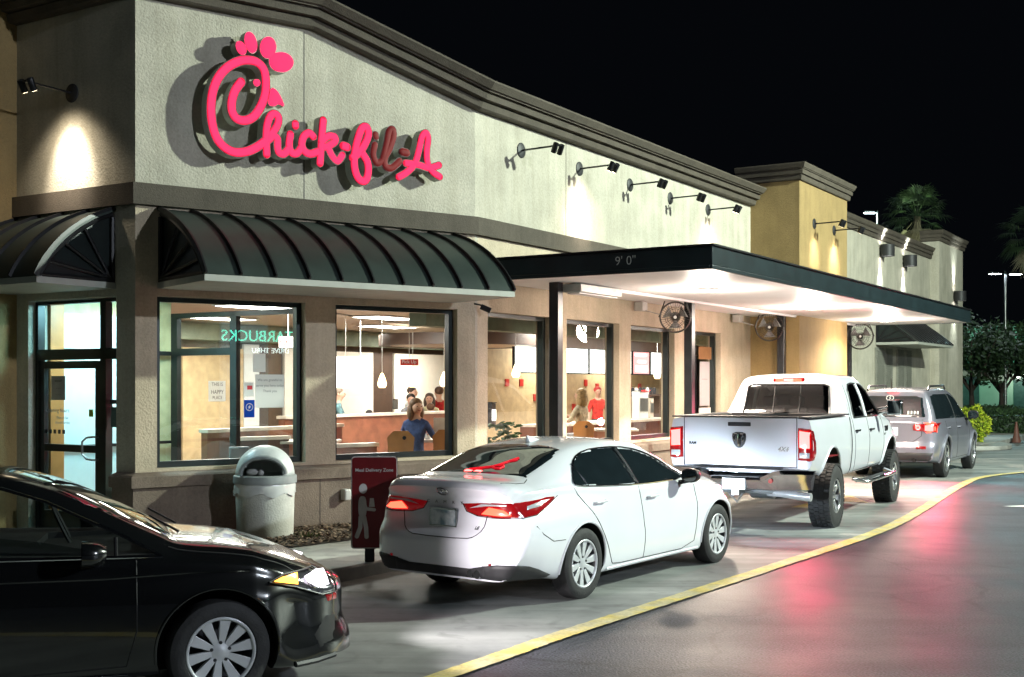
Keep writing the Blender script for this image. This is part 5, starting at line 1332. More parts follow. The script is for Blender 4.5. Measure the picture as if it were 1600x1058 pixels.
# ------------------------------------------------------------------ up-down sconces on the rear wing
def sconce(t, n, z, label):
    th = thingw('wall_sconce', tuple(FB(t, n, z)), label, 'wall light', 'up and down lights on the rear wing')
    c = FB(t, n+.22, z); b = MB(); Mx = Matrix.Translation(c)
    b.lathe([(.19, -.17), (.20, -.17), (.20, .17), (.19, .17), (.17, .15), (.17, -.15)], 28, Mx, 'z', close=True); fbox(b, FB, t-.06, t+.06, n, n+.06, z-.1, z+.1)
    h = b.build('housing', M_['plastic'], th, smooth=True, autos=40)
    for s in (-1, 1):
        b = MB(); b.lathe([(0, s*.13), (.165, s*.13)], 20, Mx, 'z', cap=False); b.build('lens', M_['lens'], th, fix=False)
        light('sconce_beam', 'SPOT', tuple(c+UZ*s*.2-nB*.08), 420, (.88, 1, .94), .05, aim=tuple(FB(t, n+.05, z+s*2.0)), angle=62, blend=1.0)
sconce(21.18, 0, 5.87, 'drum light left of its pair under the rear cornice')
sconce(23.83, 0, 5.80, 'drum light right of its pair under the rear cornice')
sconce(29.59, .3, 5.06, 'drum light on the tall end pilaster at the building corner')

# ------------------------------------------------------------------ fans under the canopy
def fan(c, r, label, face_to):
    th = thingw('cage_fan', tuple(c), label, 'fan', 'round cage fans under the canopy')
    d = (Vector(face_to)-c).normalized(); u = d.cross(UZ).normalized(); w = u.cross(d)
    m = Matrix.Identity(4)
    for i in range(3): m[i][0] = u[i]; m[i][1] = w[i]; m[i][2] = d[i]; m[i][3] = c[i]
    gm = M_['fanwire']
    b = MB()
    for rr, zz, q in ((r, 0, .014), (r*.96, .07, .006), (r*.66, .10, .0045), (r*.33, .12, .0045), (r*.96, -.07, .006), (r*.55, -.1, .0045)):
        b.tube([m @ Vector((rr*math.cos(2*math.pi*k/28), rr*math.sin(2*math.pi*k/28), zz)) for k in range(29)], q, 5)
    for k in range(36):
        a = 2*math.pi*k/36; e = lambda rr, zz, aa=a: m @ Vector((rr*math.cos(aa), rr*math.sin(aa), zz))
        b.tube([e(r*.1, .125), e(r*.6, .105, a+.12), e(r*.96, .07, a+.2), e(r, 0, a+.2)], .0026, 3)
        if k % 2: b.tube([e(r*.1, -.12), e(r*.6, -.10), e(r, 0)], .0026, 3)
    b.build('cage', gm, th, smooth=True)
    for k in range(3):
        a0 = 2*math.pi*k/3+.5; b = MB(); vs = []; N = 6
        for i in range(N+1):
            rr = r*(.16+.70*i/N); wd = .22+.34*(i/N)**.6
            for s in (-1, 1): vs.append(m @ Vector((rr*math.cos(a0+s*wd), rr*math.sin(a0+s*wd), s*.035)))
        b.add(vs, [(2*i, 2*i+1, 2*i+3, 2*i+2) for i in range(N)]); o = b.build('blade', M_['blade'], th, smooth=True, fix=False)
        md = o.modifiers.new('s', 'SOLIDIFY'); md.thickness = .006
    b = MB(); b.lathe([(0, .06), (.03, .06), (.05, .04), (.06, -.02), (.08, -.06), (.08, -.16), (.05, -.18), (0, -.18)], 18, m, 'z'); b.build('motor', M_['fanwire'], th, smooth=True)
    b = MB(); b.lathe([(0, .13), (.028, .128), (.03, .12)], 14, m, 'z'); b.build('badge', M_['whitep'], th, smooth=True)
    b = MB(); b.tube([c+u*(r+.02), c+u*(r*.8)+UZ*(r*.75), c+u*.15+UZ*(r+.11), c-u*.15+UZ*(r+.11), c-u*(r*.8)+UZ*(r*.75), c-u*(r+.02)], .012, 6)
    top = c+UZ*(r+.11)
    b.tube([top, Vector((top.x, top.y, 3.455))], .018, 6) if top.z < 3.44 else None
    b.build('yoke', M_['black'], th, smooth=True)
M_['fanwire'] = mat('fan_dark_metal', (.05, .045, .04), .4, .5)
M_['blade'] = mat('grey_fan_blade', (.34, .33, .32), .4, .4)
fan(Vector((2.86, 21.0, 3.17)), .265, 'cage fan beside the second post from the left', (0, 2, 2.0))
fan(Vector((5.39, 25.1, 3.19)), .285, 'cage fan beside the third post from the left', (0, 2, 2.0))
fan(Vector((8.48, 29.2, 3.16)), .31, 'cage fan at the far end of the canopy by the last post', (2, 2, 2.0))
for t in (5.0, 9.6):
    b = MB(); fbox(b, FB, t-.10, t+.10, .08, .24, 3.28, 3.44); b.tube([FB(t, .2, 3.3), FB(t+.15, .45, 3.22)], .01, 5)
    tag(b.build('junction_box', mat('grey_box', (.35, .33, .3), .5), None, bevel=.006), 'small grey junction box under the soffit next to the %s cage fan' % ('nearest' if t < 6 else 'middle'), 'junction box', 'junction boxes of the canopy fans')
# white strip light near the first post
sl = thingw('strip_light', tuple(FB(1.6, 1.0, 3.3)), 'grey boxed strip light hanging under the canopy beside the first post', 'light fixture')
b = MB(); fbox(b, FB, 1.0, 2.3, .85, 1.15, 3.32, 3.44); b.build('housing', mat('pale_grey_metal', (.5, .52, .5), .4, .3), sl, bevel=.01)
b = MB(); fbox(b, FB, 1.05, 2.25, .90, 1.10, 3.30, 3.317); b.build('diffuser', M_['soffit'], sl)
# camera and flood light under the awning
cm = thingw('security_camera', tuple(FB(-.03, .08, 3.05)), 'small dark security camera on the pillar below the awning end', 'camera')
b = MB(); c = FB(.05, .12, 3.07); b.tube([FB(-.02, .0, 3.13), FB(.0, .09, 3.11), c], .013, 6); b.build('bracket', M_['black'], cm)
b = MB(); d = (nB*.5+dB*.3-UZ*.25).normalized(); b.tube([c-d*.05, c+d*.10], .04, 12); b.build('camera_body', M_['black'], cm, smooth=True, autos=40)
# outlet box on the base
ob = thingw('outlet_box', tuple(FA(2.7, .09, .55)), 'small white weatherproof outlet box on the brown base wall', 'outlet box')
b = MB(); fbox(b, FA, 2.66, 2.75, .075, .20, .50, .64); b.build('cover', mat('white_plastic', (.6, .6, .56), .4), ob, bevel=.012)
b = MB(); fbox(b, FA, 2.675, 2.735, .20, .204, .52, .62); b.build('lid', mat('white_plastic_lid', (.5, .5, .47), .4), ob)

# ------------------------------------------------------------------ trash bin
tb = thing('trash_bin', (-2.97, 14.42, .15), 0, 'concrete trash bin with a grey domed lid and white bag over the rim', 'trash bin')
b = MB(); b.lathe([(.0, 0), (.325, 0), (.335, .02), (.352, .66), (.345, .68), (.30, .68), (.30, .60), (.0, .58)], 40); b.build('drum', mat('bin_concrete', (.52, .53, .48), .8, var=.05, scale=8, bump=.5, bscale=50, rain=.08), tb, smooth=True)
b = MB(); N = 60; vs = []
rr = random.Random(5)
rows_ = [(.358, .665, 0), (.366, .64, .006), (.364, .60, .009), (.367, .56, .012), (.362, .53, .016)]
for j, (r_, z_, a_) in enumerate(rows_):
    for k in range(N):
        th = 2*math.pi*k/N; q = math.sin(th*9+j*1.1)*.5+math.sin(th*17+j*2.3)*.5
        vs.append(((r_+a_*q)*math.cos(th), (r_+a_*q)*math.sin(th), z_+(a_*1.4*math.sin(th*7) if j == 4 else 0)))
b.add(vs, [(j*N+k, j*N+(k+1) % N, (j+1)*N+(k+1) % N, (j+1)*N+k) for j in range(4) for k in range(N)])
b.build('bag_rim', mat('white_plastic_bag', (.62, .64, .62), .25, var=.06, coat=.5), tb, smooth=True, fix=False)
b = MB(); b.lathe([(.33, .665), (.375, .665), (.378, .69), (.375, .75), (.355, .765), (.33, .765)], 44, None, 'z', close=True); b.build('lid_ring', mat('grey_lid_plastic', (.28, .31, .31), .4), tb, smooth=True, autos=40)
# dome with an arched mouth toward the viewer
mouth = Vector((0.10, -1, 0)).normalized(); md_ = Vector((-mouth.y, mouth.x, 0))
b = MB(); N, Mm = 44, 16; vs = []; rD, hD = .35, .35
for i in range(Mm+1):
    a = (math.pi/2)*i/Mm
    for k in range(N):
        th = 2*math.pi*k/N; vs.append(Vector((rD*math.cos(a)*math.cos(th), rD*math.cos(a)*math.sin(th), .765+hD*math.sin(a))))
fs = []
for i in range(Mm):
    for k in range(N):
        q = [i*N+k, i*N+(k+1) % N, (i+1)*N+(k+1) % N, (i+1)*N+k]
        c = sum((vs[j] for j in q), Vector())/4
        u_ = c.dot(md_)/.255; v_ = (c.z-.785)/.19
        if c.dot(mouth) > 0 and u_*u_+v_*v_ < 1: continue
        fs.append(tuple(q))
b.add(vs, fs); o = b.build('lid_dome', mat('pale_grey_lid', (.56, .60, .59), .38), tb, smooth=True); md = o.modifiers.new('s', 'SOLIDIFY'); md.thickness = .02; md.offset = -1
b = MB(); pts = []
for k in range(25):
    a = math.pi*k/24; u_ = .262*math.cos(a); z_ = .785+.198*math.sin(a); rad = math.sqrt(max(0, 1-((z_-.765)/hD)**2))*rD
    pts.append(md_*u_+mouth*(math.sqrt(max(0, rad*rad-u_*u_))+.004)+UZ*z_)
b.tube(pts, .026, 8); b.build('mouth_rim', bpy.data.materials['grey_lid_plastic'], tb, smooth=True)
b = MB(); b.ball((-.12, -.16, .80), .05, 8, 6, sq=(1.5, 1, .8)); b.ball((-.02, -.15, .79), .04, 8, 6); b.build('litter', mat('crumpled_paper', (.5, .5, .48), .7), tb, smooth=True)

# ------------------------------------------------------------------ delivery zone sign
P0 = Vector((-1.43, 12.45, 0)); rzs = R(4)
zs_ = thing('delivery_sign', (P0.x, P0.y, .15), rzs, 'dark red upright sign with a white figure carrying a bag, on a black post', 'sign')
b = MB(); b.box(-.10-.0, .0, .02, .10, 0, .9); b.build('post', M_['black'], zs_, bevel=.004)
def rrect(x0, x1, z0, z1, r, k=5):
    P = []
    for cx_, cz, a0 in ((x1-r, z0+r, -90), (x1-r, z1-r, 0), (x0+r, z1-r, 90), (x0+r, z0+r, 180)):
        P += [(cx_+r*math.cos(R(a0+90*i/k)), cz+r*math.sin(R(a0+90*i/k))) for i in range(k+1)]
    return P
sf = lambda u, v, h: Vector((u, -h, v))
b = MB(); b.prism(rrect(-.24, .24, .14, 1.10, .035), sf, -.015, .0); b.build('panel_back', M_['black'], zs_)
b = MB(); b.prism(rrect(-.237, .237, .143, 1.097, .035), sf, .0, .004); b.build('panel_border', mat('sign_white_border', (.6, .58, .55), .45), zs_)
b = MB(); b.prism(rrect(-.228, .228, .152, 1.088, .03), sf, .004, .008); pn = b.build('panel', mat('maroon_sign_face', (.16, .006, .010), .4), zs_)
wm = mat('sign_white_print', (.62, .60, .58), .5)
tm = Matrix(((1, 0, 0, 0), (0, 0, -1, -.010), (0, 1, 0, .955), (0, 0, 0, 1)))
text_mesh('Meal Delivery Zone', .049, wm, tm, 'lettering', pn, .0006, weight=.0006)
b = MB(); b.prism([(-.115+.042*math.cos(2*math.pi*k/20), .765+.052*math.sin(2*math.pi*k/20)) for k in range(20)], sf, .008, .0105)
b.prism(chaikin([(-.165, .68), (-.10, .69), (-.08, .64), (-.08, .46), (-.165, .46)], 2, True), sf, .008, .0107)
def limb(P, r, j):
    for i in range(len(P)-1):
        p, q = Vector(P[i]), Vector(P[i+1]); d = (q-p).normalized(); s = Vector((-d.y, d.x))*r
        b.prism([(p+s).to_tuple(), (q+s).to_tuple(), (q-s).to_tuple(), (p-s).to_tuple()], sf, .008, .0109+j+i*.0004)
    for i, p in enumerate(P): b.prism([(p[0]+r*math.cos(2*math.pi*k/12), p[1]+r*math.sin(2*math.pi*k/12)) for k in range(12)], sf, .008, .0112+j+i*.0003)
limb([(-.14, .47), (-.145, .36), (-.18, .27)], .022, 0); limb([(-.105, .47), (-.085, .36), (-.08, .265)], .022, .0012)
b.build('figure', wm, pn)
b = MB(); limb([(-.115, .655), (-.085, .555), (.0, .545)], .017, .004); b.build('figure_arm', wm, pn)
b = MB(); b.prism([(-.055, .575), (.005, .575), (-.005, .665), (-.045, .665)], sf, .008, .0108); b.build('figure_bag', wm, pn)
# little weed by the bin
b = MB(); rr = random.Random(2)
for k in range(60):
    a = rr.uniform(0, 6.28); l = rr.uniform(.05, .13); x, y = rr.gauss(0, .06), rr.gauss(0, .04); dx, dy = math.cos(a)*l*.6, math.sin(a)*l*.6
    b.add([(x-.004, y, 0), (x+.004, y, 0), (x+dx, y+dy, l)], [(0, 1, 2)])
o = b.build('weed_tuft', mat('weed_green', (.10, .16, .03), .6), None, fix=False); o.location = (-2.42, 14.2, .17); tag(o, 'small tuft of green weeds beside the trash bin', 'weed')

# ------------------------------------------------------------------ headlights of the cars (real lamps of the scene)
def carlight(car, p, aim, power, color, ang=70, size=.06, blend=.8):
    bpy.context.view_layer.update(); m = car.matrix_world
    return light('headlight_beam', 'SPOT', tuple(m @ Vector(p)), power, color, size, aim=tuple(m @ Vector(aim)), angle=ang, blend=blend)
# ------------------------------------------------------------------ interior
fl = [FC(6, -.3, 0), FC(0.1, -.3, 0), FA(.1, -.3, 0), FA(4.84, -.3, 0), FB(.1, -.3, 0), FB(18, -.3, 0), FB(18, -9, 0), FB(-4.3, -9, 0)]
sheet('floor', [(p.x, p.y) for p in fl], .16, mat('brown_floor_tile', (.20, .12, .08), .45, var=.15, scale=3))
inn = thingw('dining_room', tuple(FB(3, -4, .16)), 'bright dining room shell with cream ceiling, brown and tan walls', 'room')
ceilm = mat('cream_ceiling', (.58, .53, .46), .8, var=.03)
b = MB(); b.add([Vector((p.x, p.y, 3.18)) for p in fl], [tuple(range(len(fl)))]); b.build('ceiling', ceilm, inn, fix=False)
M_['darkbrown'] = mat('dark_brown_panel', (.06, .035, .024), .5); M_['tan'] = mat('tan_wall', (.50, .37, .20), .7); M_['shade'] = mat('cream_blind', (.74, .69, .60), .8, var=.03)
M_['wood'] = mat('reddish_wood', (.23, .085, .045), .4, var=.2, scale=5); M_['top'] = mat('cream_laminate', (.68, .60, .50), .35); M_['orange'] = mat('orange_wood', (.45, .20, .06), .4, var=.1); M_['whitewall'] = mat('white_wall', (.66, .68, .66), .7, var=.02)
b = MB(); fbox(b, FB, -4.3, 18, -8.2, -8.0, .16, 3.2); b.build('far_wall', M_['darkbrown'], inn)
for t0, t1, z0, z1, m in [(1.9, 3.5, .16, 2.7, 'tan'), (3.52, 3.95, .16, 2.8, 'whitewall'), (4.7, 5.2, .16, 2.75, 'shade'), (5.5, 7.65, .9, 2.72, 'shade'), (8.45, 10.9, .9, 2.72, 'shade'), (11.7, 14.2, .9, 2.72, 'shade')]:
    b = MB(); fbox(b, FB, t0, t1, -7.99, -7.93, z0, z1); b.build('wall_panel', M_[m], inn)
b = MB(); fbox(b, FB, -4.3, 18, -8.0, -7.6, 2.84, 3.16); b.build('bulkhead', mat('sage_bulkhead', (.16, .19, .14), .8), inn)
b = MB(); fbox(b, FB, .2, 11, -1.3, -1.0, 2.86, 3.17); b.build('bulkhead', bpy.data.materials['sage_bulkhead'], inn)
# kitchen wall
b = MB(); fbox(b, FB, 6.6, 18, -5.2, -5.05, .16, 3.2); b.build('kitchen_wall', M_['tan'], inn)
redt = mat('red_tile', (.45, .03, .02), .3)
rr = random.Random(4); b = MB()
for k in range(16): 
    t, z = 6.9+k*.62, rr.choice((1.35, 1.6, 1.85, 1.95)); fbox(b, FB, t, t+.16, -5.05, -5.03, z, z+.16)
b.build('accent_tiles', redt, inn)
b = MB(); fbox(b, FB, 6.6, 18, -4.1, -3.6, 2.78, 3.16); b.build('bulkhead', M_['darkbrown'], inn)
# vestibule
b = MB(); fbox(b, FB, -4.2, -2.12, -3.92, -3.80, .16, 3.18); b.build('vestibule_wall', mat('lime_cream_wall', (.50, .50, .28), .8), inn)
vp = thingw('vestibule_screen', tuple(FB(-2.1, -2.5, .16)), 'dark framed inner glass screen of the entrance lobby', 'glass partition')
b = MB()
for n0, n1, z0, z1 in [(-3.78, -3.66, .16, 3.0), (-2.62, -2.50, .16, 3.0), (-1.40, -1.30, .16, 3.0), (-3.66, -1.4, 2.93, 3.0), (-3.66, -2.62, 2.40, 2.50), (-3.66, -2.62, .16, .3)]:
    fbox(b, FB, -2.14, -2.06, n0, n1, z0, z1)
b.build('frame', M_['frame'], vp)
b = MB(); b.add([FB(-2.1, -3.66, .3), FB(-2.1, -1.4, .3), FB(-2.1, -1.4, 2.93), FB(-2.1, -3.66, 2.93)], [(0, 1, 2, 3)]); b.build('pane', M_['wglass'], vp, fix=False)
b = MB(); fbox(b, FB, -4.1, -2.2, -3.74, -3.70, 2.40, 2.46); fbox(b, FB, -4.1, -2.2, -3.74, -3.70, 1.16, 1.2); b.build('side_rail', M_['frame'], vp)
# frosted film wall seen through the entrance
fw_ = thingw('lobby_wall', tuple(FC(2.0, -.9, .16)), 'pale cyan lit wall just inside the glass entrance', 'wall panel')
b = MB(); fbox(b, FC, 2.0, 2.05, -1.50, -.30, .16, 2.92); b.build('panel', mat('pale_cyan_panel', (.60, .80, .80), .6, var=.03), fw_)
b = MB(); fbox(b, FC, 1.93, 1.999, -.50, -.30, .16, 3.1); b.build('edge', M_['orange'], fw_)
light('lobby_fill', 'AREA', tuple(FC(.9, -.9, 3.05)), 85, (.34, .84, 1.0), .7, aim=tuple(FC(1.9, -.9, .8)))  # cyan light added without a fixture to tint the lobby wall
# ceiling lights
CL = ['nearest the lobby screen', 'in the middle of the dining room behind the left window', 'behind the left window near the far blinds', 'beyond the round dark ceiling feature', 'between the round feature and the sign-side window', 'inside the first canopy window', 'inside the third canopy window', 'at the far blinds behind the round feature', 'between the counter and the menu screens', 'over the drink station at the right', 'inside the entrance lobby']
for i, (t, n, p) in enumerate([(-.8, -3.4, 60), (2.6, -3.6, 85), (1.2, -6.2, 75), (5.2, -5.6, 85), (6.4, -2.2, 75), (9.6, -2.2, 85), (13.2, -2.2, 60), (8.4, -6.6, 70), (10.0, -4.55, 45), (13.5, -4.6, 45), (-3.2, -2.9, 7)]):
    th = thingw('ceiling_panel_light', tuple(FB(t, n, 3.17)), 'flat glowing ceiling panel '+CL[i], 'ceiling light', 'flat light panels in the dining room ceiling')
    b = MB(); fbox(b, FB, t-.62, t+.62, n-.32, n+.32, 3.150, 3.172); b.build('frame', M_['soffit'], th)
    b = MB(); fbox(b, FB, t-.58, t+.58, n-.28, n+.28, 3.146, 3.150); b.build('diffuser', M_['lens'], th)
    light('panel_light', 'AREA', tuple(FB(t, n, 3.12)), p*2.6, (1, .95, .87), 1.0)
# round dark soffit
rs_ = thingw('round_soffit', tuple(FB(6.0, -4.3, 2.7)), 'large round dark brown ceiling feature with pale underside', 'ceiling feature')
b = MB(); b.lathe([(1.7, .14), (1.7, .36), (1.5, .36), (1.5, .14)], 48, Matrix.Translation(FB(6.0, -4.3, 2.62)), 'z', close=True); b.build('ring', M_['darkbrown'], rs_, smooth=True, autos=40)
b = MB(); b.lathe([(0, .15), (1.5, .15)], 48, Matrix.Translation(FB(6.0, -4.3, 2.62)), 'z', cap=False); b.build('underside', M_['top'], rs_, fix=False)
# half-height partitions, booths
def partition(name, F, t0, t1, n0, n1, h, label, bm='wood'):
    th = thingw(name, tuple(F((t0+t1)/2, (n0+n1)/2, .16)), label, 'partition')
    b = MB(); fbox(b, F, t0, t1, n0, n1, .16, h-.05); b.build('panel', M_[bm], th)
    b = MB(); fbox(b, F, t0-.02, t1+.02, n0-.03, n1+.03, h-.05, h); b.build('cap', M_['top'], th)
partition('half_wall', FB, 1.0, 7.2, -4.65, -4.5, 1.46, 'long brown half wall with cream cap across the middle of the dining room')
partition('booth_back', FA, 2.75, 3.85, -1.15, -1.03, 1.16, 'low brown booth back just inside the right sign-side window')
partition('booth_back', FA, 2.2, 3.05, -2.3, -2.2, 1.24, 'darker booth back left behind the low one', 'darkbrown')
partition('half_wall', FB, -2.02, .9, -3.3, -3.18, 1.36, 'brown half wall behind the inner lobby screen')
# service counter
sc_ = thingw('service_counter', tuple(FB(10, -3.3, .16)), 'cream topped ordering counter below the menu screens', 'counter')
b = MB(); fbox(b, FB, 6.9, 17, -3.5, -2.9, .16, 1.12); b.build('base', M_['wood'], sc_); b = MB(); fbox(b, FB, 6.85, 17, -3.55, -2.82, 1.12, 1.17); b.build('top', M_['top'], sc_)
# menu screens
scrw = mat('bright_menu_screen', (.8, .8, .8), .4, emis=(.95, 1, .98), estr=2.6, var=.01)
scrr = mat('menu_screen_art', (.5, .1, .1), .4, emis=(1, .5, .5), estr=1.2, scale=6, var=.01)
for i, (t0, t1, m) in enumerate([(6.75, 7.9, scrw), (8.6, 9.9, scrw), (9.98, 11.2, scrw), (11.4, 12.1, scrw), (12.2, 13.1, scrr), (13.2, 14.6, scrw)]):
    th = thingw('menu_screen', tuple(FB((t0+t1)/2, -3.55, 2.3)), ['glowing white menu screen at the left end of the row over the counter', 'glowing white menu screen second from the left over the counter', 'glowing white menu screen third from the left over the counter', 'narrow white menu screen left of the red one', 'menu screen with red artwork over the counter', 'glowing white menu screen at the right end of the row'][i], 'screen', 'menu screens over the counter')
    b = MB(); fbox(b, FB, t0, t1, -3.6, -3.54, 2.22, 2.80); b.build('casing', M_['black'], th); b = MB(); fbox(b, FB, t0+.02, t1-.02, -3.54, -3.532, 2.25, 2.78); s_ = b.build('display', m, th)
    if m is scrr:
        b = MB()
        for z0, z1, a, c in ((2.68, 2.74, .1, .8), (2.52, 2.58, .25, .75), (2.30, 2.45, .15, .85)): fbox(b, FB, t0+a*(t1-t0), t0+c*(t1-t0), -3.530, -3.526, z0, z1)
        b.build('display_graphics', scrw, s_)
# hanging screen (back side, made to glow by emission) in the A window
th = thingw('hanging_screen', (-2.95, 21.3, 2.3), 'large blank white hanging screen at the left of the right sign-side window', 'screen')
b = MB(); b.box(-3.75, -2.52, 21.3, 21.36, 1.93, 2.49); b.build('panel', mat('glowing_screen_back', (.8, .8, .8), .5, emis=(1, 1, 1), estr=.9, var=.01), th); b = MB(); b.tube([(-3.5, 21.33, 2.49), (-3.5, 21.33, 3.17)], .012, 6); b.tube([(-2.7, 21.33, 2.49), (-2.7, 21.33, 3.17)], .012, 6); b.build('hanger', M_['steel'], th)
# pick up sign
th = thingw('hanging_sign', (-1.67, 19.3, 2.3), 'small red hanging sign with white lettering over the diners', 'sign')
b = MB(); b.box(-1.80, -1.51, 19.3, 19.33, 2.30, 2.40); pn = b.build('panel', mat('red_sign_face', (.50, .03, .02), .4), th)
text_mesh('Pick Up', .075, M_['whitep'], Matrix(((1, 0, 0, -1.655), (0, 0, -1, 19.297), (0, 1, 0, 2.355), (0, 0, 0, 1))), 'lettering', pn, .0006)
b = MB(); b.tube([(-1.655, 19.315, 2.40), (-1.655, 19.315, 3.17)], .006, 6); b.build('hanger', M_['whitep'], th)
# pendants
pm = mat('glowing_pendant_glass', (.8, .6, .35), .3, emis=(1, .72, .40), estr=5, var=.01)
def pendant(x, y, z, label):
    th = thing('pendant_lamp', (x, y, z), 0, label, 'pendant lamp', 'teardrop pendant lamps in the dining room')
    b = MB(); b.lathe([(.0, 0), (.05, .0), (.075, .04), (.078, .08), (.055, .16), (.025, .23), (.015, .25)], 20); b.build('shade', pm, th, smooth=True)
    b = MB(); b.tube([(0, 0, .25), (0, 0, 3.17-z)], .005, 5); b.build('cord', M_['whitep'], th)
for (px, py, d, lb) in [(597, 606, 20.5, 'teardrop pendant left of the red hanging sign'), (645, 605, 19.8, 'teardrop pendant below the red hanging sign'), (694, 604, 20.2, 'teardrop pendant at the right edge of the sign-side window'), (540, 604, 20.5, 'teardrop pendant below the blank white screen'), (806, 590, 22.0, 'teardrop pendant in the first window under the canopy'), (1027, 592, 27.0, 'teardrop pendant in the third window under the canopy')]:
    pendant((px-800)/1873*d, d, 2-(py-600)*d/1873, lb)
# chairs and tables
def chair(x, y, rz, label, h=1.18):
    th = thing('dining_chair', (x, y, .16), rz, label, 'chair', 'orange backed dining chairs')
    b = MB(); b.box(-.20, .20, -.20, .20, .60, .63); b.build('seat', M_['orange'], th, bevel=.01)
    P = chaikin([(-.17, .80), (.17, .80), (.20, h), (-.20, h)], 1, True)
    b = MB(); b.prism(P, lambda u, v, hh: Vector((u, -.20-hh-(v-.6)*.1, v)), 0, .02); bk = b.build('backrest', M_['orange'], th)
    b = MB(); b.prism([(.05+.03*math.cos(k), 1.08+.03*math.sin(k)) for k in range(6)], lambda u, v, hh: Vector((u, -.20-hh-(v-.6)*.1, v)), .018, .024); b.build('grip_hole', M_['black'], bk)
    for sx in (-1, 1):
        for sy in (-1, 1):
            b = MB(); top = (sx*.17, sy*.17, .60) if sy > 0 else (sx*.17, -.2-(.95-.6)*.1, .95)
            b.tube([(sx*.19, sy*.19, 0), (sx*.17, sy*.18, .6)]+([top] if sy < 0 else []), .013, 6); b.build('leg', M_['black'], th)
chair(-1.59, 17.15, R(5), 'orange backed chair the woman in blue sits beside')
chair(-.98, 17.6, R(5), 'orange backed chair partly behind the dark window edge, right of the woman')
chair(1.32, 21.6, R(-10), 'orange backed chair of the blonde diner')
def table(x, y, label):
    th = thing('dining_table', (x, y, .16), 0, label, 'table', 'cream topped dining tables')
    b = MB(); b.box(-.4, .4, -.4, .4, .96, 1.0); b.build('tabletop', M_['top'], th, bevel=.008); b = MB(); b.tube([(0, 0, 0), (0, 0, .96)], .04, 8); b.lathe([(0, 0), (.25, 0), (.25, .02), (0, .03)], 16); b.build('pedestal', M_['black'], th)
table(-1.15, 18.4, 'cream table in front of the woman in blue'); table(1.95, 22.6, 'cream table of the blonde diner'); table(-3.0, 17.9, 'cream table left of the booths')
cup = thing('paper_cup', (-1.28, 18.2, 1.16), 0, 'white paper cup with red print on the table by the woman', 'cup')
b = MB(); b.lathe([(0, 0), (.04, 0), (.055, .2), (0, .2)], 18); c_ = b.build('cup_wall', M_['whitep'], cup, smooth=True, autos=40)
b = MB(); b.tube([(-.03, -.048, .10), (0, -.052, .13), (.03, -.05, .09), (0, -.05, .07)], .008, 5); b.build('cup_print', redt, c_)
th = thing('white_card', (-1.02, 17.75, 1.16), R(8), 'tall white tray card standing on the table at the window edge', 'card'); b = MB(); b.box(-.14, .14, 0, .01, 0, .34); b.build('card_sheet', mat('white_card_paper', (.75, .75, .72), .6), th)
# items on counter
for (px, d, w, h, m, nm, lb, ct) in [(800, 22.8, .16, .26, 'black', 'order_terminal', 'order terminal with lit screen on the counter', 'register'), (1008, 28.6, .5, .45, 'whitewall', 'drink_dispenser', 'pale drink dispenser under the red menu screen', 'dispenser'), (1030, 28.9, .2, .30, 'top', 'paper_stack', 'tall pale carton on the counter right of the dispenser', 'carton')]:
    X = (px-800)/1873*d; v = Vector((X, d, 0)); tt = (v-oK).dot(dB); nn = (v-oK).dot(nB)
    th = thingw(nm, (X, d, 1.17), lb, ct); b = MB(); fbox(b, FB, tt-w/2, tt+w/2, -3.3, -3.1, 1.17, 1.17+h+.2); b.build('casing', M_[m], th, bevel=.01)
    b = MB(); fbox(b, FB, tt-w*.4, tt+w*.4, -3.098, -3.09, 1.22+h*.3, 1.3+h*.8); b.build('front', scrw if nm == 'order_terminal' else M_['steel'], th)
    b = MB(); fbox(b, FB, tt-w*.46, tt+w*.46, -3.32, -3.08, 1.172+h+.2, 1.19+h+.2); b.build('cover', M_['black'], th)
for k in range(9):
    t = 11.5+k*.2; b = MB(); b.lathe([(0, 0), (.04, 0), (.045, .12), (.03, .16), (0, .17)], 10); o = b.build('drink_bottle', M_['black'] if k % 3 else M_['whitewall'], None, smooth=True); o.location = FB(t, -3.4, 1.75); tag(o, 'small dark or white bottle in the row on the shelf behind the counter', 'bottle', 'bottles in a row on the shelf behind the counter')
sh_ = thingw('drink_shelf', tuple(FB(12.3, -3.45, 1.7)), 'dark shelf with small bottles behind the counter', 'shelf'); b = MB(); fbox(b, FB, 11.4, 13.3, -3.55, -3.3, 1.70, 1.745); b.build('board', M_['darkbrown'], sh_); b = MB(); fbox(b, FB, 11.4, 11.45, -3.55, -3.3, 1.17, 1.70); fbox(b, FB, 13.25, 13.3, -3.55, -3.3, 1.17, 1.70); b.build('bracket', M_['darkbrown'], sh_)
# high chairs / booster by left window
bs = thing('booster_seat', (-3.62, 15.5, .16), R(20), 'black booster seat stacked inside the left sign-side window', 'booster seat')
b = MB(); b.box(-.25, .25, -.18, .18, .62, .80); b.build('seat', M_['black'], bs, bevel=.02); b = MB(); b.box(-.02, .24, .10, .2, .80, 1.02); b.build('backrest', mat('grey_plastic', (.12, .13, .13), .4), bs, bevel=.02); b = MB(); b.box(-.3, .3, -.22, .22, 0, .62); b.build('stand', M_['darkbrown'], bs)

